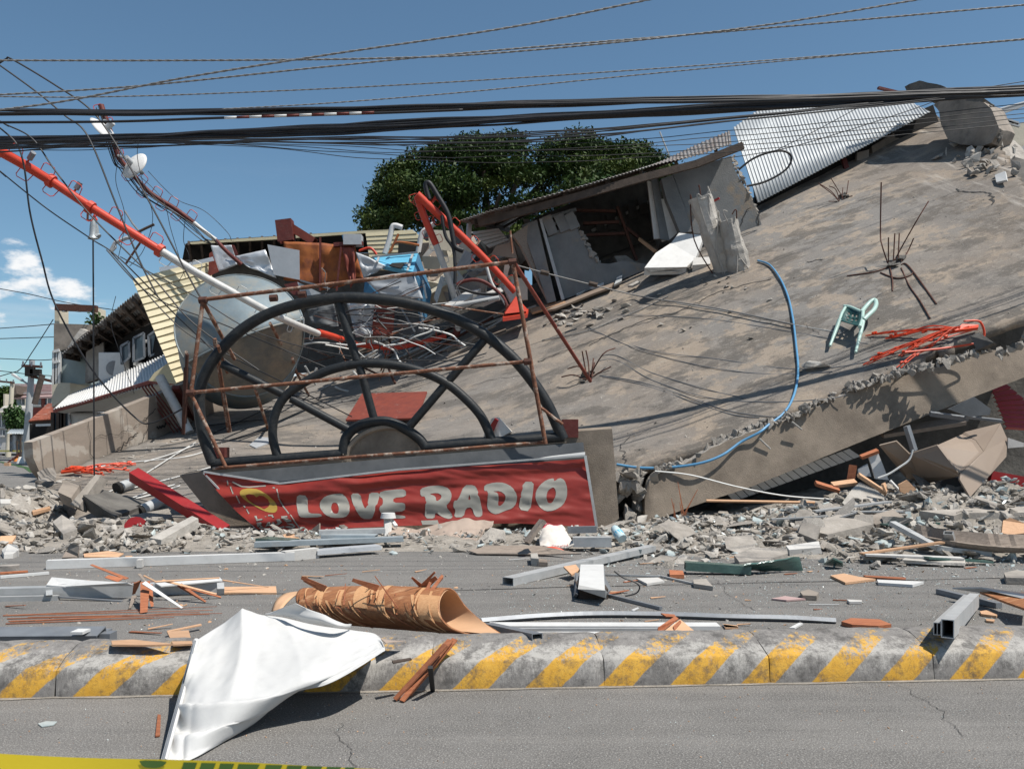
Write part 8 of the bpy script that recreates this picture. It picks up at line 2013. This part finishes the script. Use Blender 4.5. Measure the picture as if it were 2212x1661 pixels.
# white cabinet end, rod, channel
wc = thing('white_cabinet_door', 'white board with dark edges lying upright on the road in the middle', 'board', KG(11, 1000, 620))
Z0 = [KG(11, 915, 380, .14), KG(11, 1082, 380, .14), KG(11, 1092, 575, .14), KG(11, 900, 540, .14)]
MB().plate(Z0, Vector((0, 0, -.03))).build('top_face', 'white_board', wc); MB().plate([KG(11, 895, 560, .13), KG(11, 900, 530, .16), KG(11, 1095, 570, .16), KG(11, 1092, 625, .08)], .02).build('torn_edge', 'plaster_pale', wc)
MB().plate([KG(11, 890, 450, .12), KG(11, 900, 450, .12), KG(11, 898, 600, .06), KG(11, 882, 625, .0)], .03).build('side_edge', 'alu_dark', wc); MB().plate([KG(11, 1084, 382, .12), KG(11, 1094, 470, .11), KG(11, 1140, 560, .03), KG(11, 1120, 600, .02), KG(11, 1094, 600, .1)], .02).build('side_edge', 'alu_dark', wc)
MB().box(KG(11, 990, 560, .055), (.3, .6, .1)).build('carcass', 'wood_dark', wc)
gbar(11, (1100, 602), (1500, 700), .035, .03, 'alu_dark', 'dark_rod', 'dark rod lying on the road right of the white board', 'rod')
cable([K(11, 1160, 430), K(11, 1230, 480), K(11, 1310, 510), K(11, 1345, 545), K(11, 1320, 590), K(11, 1240, 612)], 9.0, .008, 'black_cable', 'thin black cable curled on the road behind the dark rod', 'thin_wire', cat='wire')
A_, B_ = KG(11, 385, 505, .045), KG(11, 1430, 262, .09)
solo(MB().hollow(A_, A_.lerp(B_, .5), .15, .09, .007), 'aluminium_channel', 'alu', 'open ended aluminium channel pointing at the white board from the left', 'channel')
solo(MB().hollow(A_.lerp(B_, .47), B_, .15, .08, .007), 'aluminium_channel', 'alu', 'bent aluminium channel running up into the rubble behind the white board', 'channel')
lying(11, [(790, 395), (880, 380), (910, 420), (850, 455)], [.14, .14, .1, .08], .02, 'wood_tan', 'plywood_piece', 'small tan wood piece on the joint of the aluminium channels', 'board')
gbar(11, (1090, 455), (1500, 468), .03, .02, 'alu', 'thin_trim', 'thin trim lying right of the white board top', 'trim'); gbar(11, (1480, 462), (1870, 552), .03, .02, 'alu', 'thin_trim', 'thin trim running from the white board toward the kerb', 'trim')
for pts, z, mt, lb, nm in (([(1320, 480), (1480, 475), (1525, 500), (1400, 520)], .03, 'plaster_pale', 'pale plaster flake behind the dark rod', 'plaster_flake'), ([(1560, 420), (1660, 425), (1670, 455), (1565, 455)], .05, 'wood_red', 'red brown brick end below the green glass', 'brick_end'), ([(1735, 490), (1830, 485), (1880, 540), (1740, 520)], .05, 'concrete', 'flat grey stone on the road below the green glass', 'flat_stone'),
        ([(1950, 812), (2060, 825), (2065, 840), (1970, 840)], .02, 'wood_tan', 'pale wood flake just behind the kerb', 'wood_flake'), ([(550, 300), (600, 298), (610, 340), (555, 335)], .1, 'concrete_light', 'small block in front of the flat grey board', 'small_block'), ([(600, 335), (670, 345), (675, 365), (600, 362)], .06, 'wood_grey', 'small brown lump in front of the flat grey board', 'small_block')):
    lying(11, pts, z, max(z - .005, .012), mt, nm, lb, 'debris')
# green glass and right hand pieces
m = MB().grid(lambda u, v: KG(12, 200 + u * 400 - 30 * v, 425 - 40 * v - (60 * u * v), .02 + .12 * v + .05 * u * v) + Vector((0, 0, .015 * noise.noise((u * 5, v * 5, 0)))), 24, 8); solo(m, 'glass_sheet', 'glass_green', 'crumpled sheet of shattered green laminated glass at the foot of the right heap', 'glass sheet', solid=.02)
gt = MB().hollow(KG(12, -260, 390, .1), KG(12, 215, 420, .06), .16, .1, .008); solo(gt, 'green_channel', 'glass_green', 'dull green open ended channel left of the shattered glass', 'channel')
lying(12, [(750, 375), (820, 330), (890, 360), (895, 390)], [.03, .16, .1, .03], .02, 'glass_green', 'glass_shard', 'small dark glass shard right of the shattered glass', 'glass shard')
for pts, z, mt, lb, nm in (([(800, 460), (900, 445), (1010, 470), (1130, 485), (910, 512)], .03, 'wood_tan', 'jagged pinkish plywood flake on the right part of the road', 'plywood_flake'), ([(1040, 458), (1350, 475), (1350, 490), (1060, 470)], .035, 'wood_red', 'thin red brown strip beside the jagged flake', 'wood_strip'), ([(1140, 490), (1480, 505), (1400, 528), (1150, 512)], .035, 'white_board', 'white board flake below the jagged plywood flake', 'board_flake'),
        ([(880, 795), (950, 770), (1160, 780), (1245, 815), (1150, 828), (960, 818)], .04, 'wood_red', 'oval red brown plywood flake behind the kerb at right', 'plywood_flake'), ([(500, 840), (570, 805), (600, 808), (540, 842)], .02, 'white_board', 'small white chip behind the kerb at right', 'chip'), ([(15, 815), (120, 830), (130, 840), (35, 838)], .02, 'white_board', 'thin white sliver behind the kerb at right', 'chip'), ([(580, 580), (640, 560), (715, 585), (700, 610), (600, 605)], .05, 'concrete_wall', 'brown stone on the right part of the road', 'stone'),
        ([(370, 628), (470, 610), (620, 630), (480, 640)], .02, 'tile_roof', 'pinkish flat shard beside the brown stone', 'shard'), ([(920, 635), (1030, 640), (1030, 652), (940, 652)], .03, 'plaster_pale', 'small white lump right of the brown stone', 'lump'), ([(1890, 720), (1950, 712), (2020, 745), (2010, 755), (1900, 740)], .025, 'wood_tan', 'tan wood flake right of the square tube', 'wood_flake'), ([(2065, 440), (2160, 420), (2230, 430), (2230, 480), (2080, 475)], .08, 'concrete', 'flat grey block at the right edge of the road', 'block'), ([(1930, 775), (2000, 780), (1990, 795), (1940, 790)], .02, 'wood_tan', 'smallest tan wood flake near the right end of the kerb', 'wood_flake')):
    lying(12, pts, z, max(z - .005, .012), mt, nm, lb, 'debris')
sq = thing('square_tube', 'pale square aluminium tube jutting out over the kerb at right', 'tube', KG(12, 1880, 620))
a_, b_ = KG(12, 1850, 640, .10), KG(12, 1655, 850, .345)
MB().hollow(a_, b_, .08, .125, .006).build('box_section', 'alu', sq); sd_ = (b_ - a_).normalized().cross(Vector((0, 0, 1))).normalized()
MB().hollow(a_ + sd_ * .066, b_ + sd_ * .066 - (b_ - a_).normalized() * .03 - Vector((0, 0, .01)), .048, .085, .005, (0, 0, 1), 0, True).build('side_section', 'alu', sq)
gbar(12, (1590, 575), (2030, 680), .07, .05, 'alu_dark', 'grey_bar', 'grey bar lying crosswise under the square tube', 'bar')
lying(12, [(1690, 548), (1900, 545), (2300, 600), (2300, 640), (2060, 600), (1880, 575)], [.14, .2, .24, .2, .15, .12], .015, 'white_board', 'plywood_board', 'white edged board lying behind the square tube at the right edge', 'board'); lying(12, [(1890, 580), (2300, 585), (2300, 730), (2100, 660)], [.15, .22, .22, .15], .02, 'plywood', 'plywood_board', 'brown plywood board resting at the right edge of the road', 'board')
# slivers and flakes
for i in range(46):
    X, Y = rnd.uniform(-5, 6), rnd.choice((rnd.uniform(6.6, 12.5), rnd.uniform(6.6, 9), rnd.uniform(9, 13)))
    an = rnd.uniform(-.5, .5); l = rnd.uniform(.06, .32); a = Vector((X, Y, .008)); mt = rnd.choice(['wood_red', 'wood_tan', 'wood_tan', 'white_board'])
    solo(MB().bar(a, a + Vector((math.cos(an) * l, math.sin(an) * l, rnd.uniform(0, .03))), rnd.uniform(.012, .05), .008, taper=rnd.uniform(.3, 1)), 'wood_sliver', mt, {'wood_red': 'red brown', 'wood_tan': 'tan', 'white_board': 'white'}[mt] + ' sliver lying on the debris strewn road', 'splinter', {'wood_red': 'red brown', 'wood_tan': 'tan', 'white_board': 'white'}[mt] + ' slivers on the road')
for i in range(9):
    a = KG(9, rnd.uniform(0, 250), 700 + rnd.uniform(-30, 30)); b = a + Vector((rnd.uniform(.8, 1.9), rnd.uniform(.1, .5), 0)); solo(MB().bar(a + Vector((0, 0, .008)), b + Vector((0, 0, .012)), .014, .008, taper=.5), 'wood_sliver', 'wood_red', 'long thin red brown sliver at the left below the window frame', 'splinter', 'long slivers below the window frame')
lying(9, [(540, 268), (700, 250), (800, 265), (760, 290), (545, 288)], [.03, .05, .05, .02, .02], .015, 'wood_tan', 'plywood_piece', 'orange plywood piece between the left heap and the white beam', 'board'); lying(9, [(810, 282), (855, 280), (860, 298), (812, 298)], .02, .015, 'wood_tan', 'plywood_piece', 'small square plywood piece right of the orange one', 'board')
gbar(9, (0, 420), (315, 393), .05, .03, 'white_board', 'white_lath', 'white lath at the left edge of the road', 'lath'); gbar(9, (0, 395), (180, 383), .08, .02, 'wood_red', 'brown_lath', 'brown lath behind the white lath at the left edge', 'lath'); gbar(9, (0, 365), (125, 358), .14, .07, 'concrete', 'grey_block', 'grey block at the left edge behind the laths', 'block')
lying(9, [(1020, 1305), (1040, 1308), (1035, 1440), (1005, 1445)], .012, .008, 'wood_red', 'wood_sliver', 'red brown sliver on the near road left of the tarp pole', 'splinter'); lying(9, [(245, 1365), (300, 1350), (370, 1352), (350, 1372), (270, 1385)], .008, .005, 'glass_bits', 'glass_shard', 'greenish glass shard on the near road at left', 'glass shard')
# glass and grit
gi = []
def grit(n, x0, x1, y0, y1, s0, s1, mis):
    for k in range(n):
        px, py = rnd.uniform(x0, x1), rnd.uniform(y0, y1); p = G(px, py); gi.append((p.x, p.y, .003, rnd.uniform(s0, s1) * p.y / 8, rnd.choice(mis)))
grit(3000, 0, 2212, 1195, 1372, .003, .010, (0, 0, 1, 1, 2)); grit(3200, 1080, 2212, 1215, 1340, .003, .010, (0, 0, 0, 1)); grit(260, 0, 2212, 1200, 1370, .012, .03, (1, 1, 2, 3))
grit(900, 0, 2212, 1520, 1661, .003, .0105, (0, 1, 1, 2)); grit(60, 0, 2212, 1495, 1640, .006, .014, (1, 2, 3)); grit(170, 0, 2212, 1478, 1512, .004, .012, (2, 1, 3))
tag(soup('road_grit', gi, ['glass_bits', 'concrete_light', 'wood_tan', 'asphalt_pile']), 'broken glass and grit scattered over the road', 'grit', kind='stuff')
# barrier tape close to the camera
tpe = thing('caution_tape', 'yellow barrier tape with green print crossing the lower left corner close by', 'tape', P(300, 1661, 1.9))
tpy = lambda px, py: 1.9 + .02 * math.sin(px * .006)
def tape_top(px): return 1627 + px * .0385 + 2 * math.sin(px * .01)
MB().grid(lambda u, v: P(-60 + u * 1100, tape_top(-60 + u * 1100) + v * 72, tpy(-60 + u * 1100, 0)), 50, 4).build('ribbon', 'yellow_tape', tpe, True)
tq = lambda pts: [(x * .40742, 1556.6 + y * .40742) for x, y in pts]
printed([tq([(738, 207), (885, 212), (875, 232), (840, 250), (770, 248), (745, 228)])], 'green_print', 'print', tpy, .002, 8, tpe)
x = 955
for w in (58, 62, 60, 90, 70, 64, 66, 60, 40):
    printed([tq([(x + 18, 219 + (x - 955) * .03), (x + 18 + w * 1.25, 219 + (x - 955 + w) * .03), (x + w * 1.05, 300), (x - 4, 300)])], 'green_print', 'print', tpy, .002, 8, tpe, False); x += w * 1.62
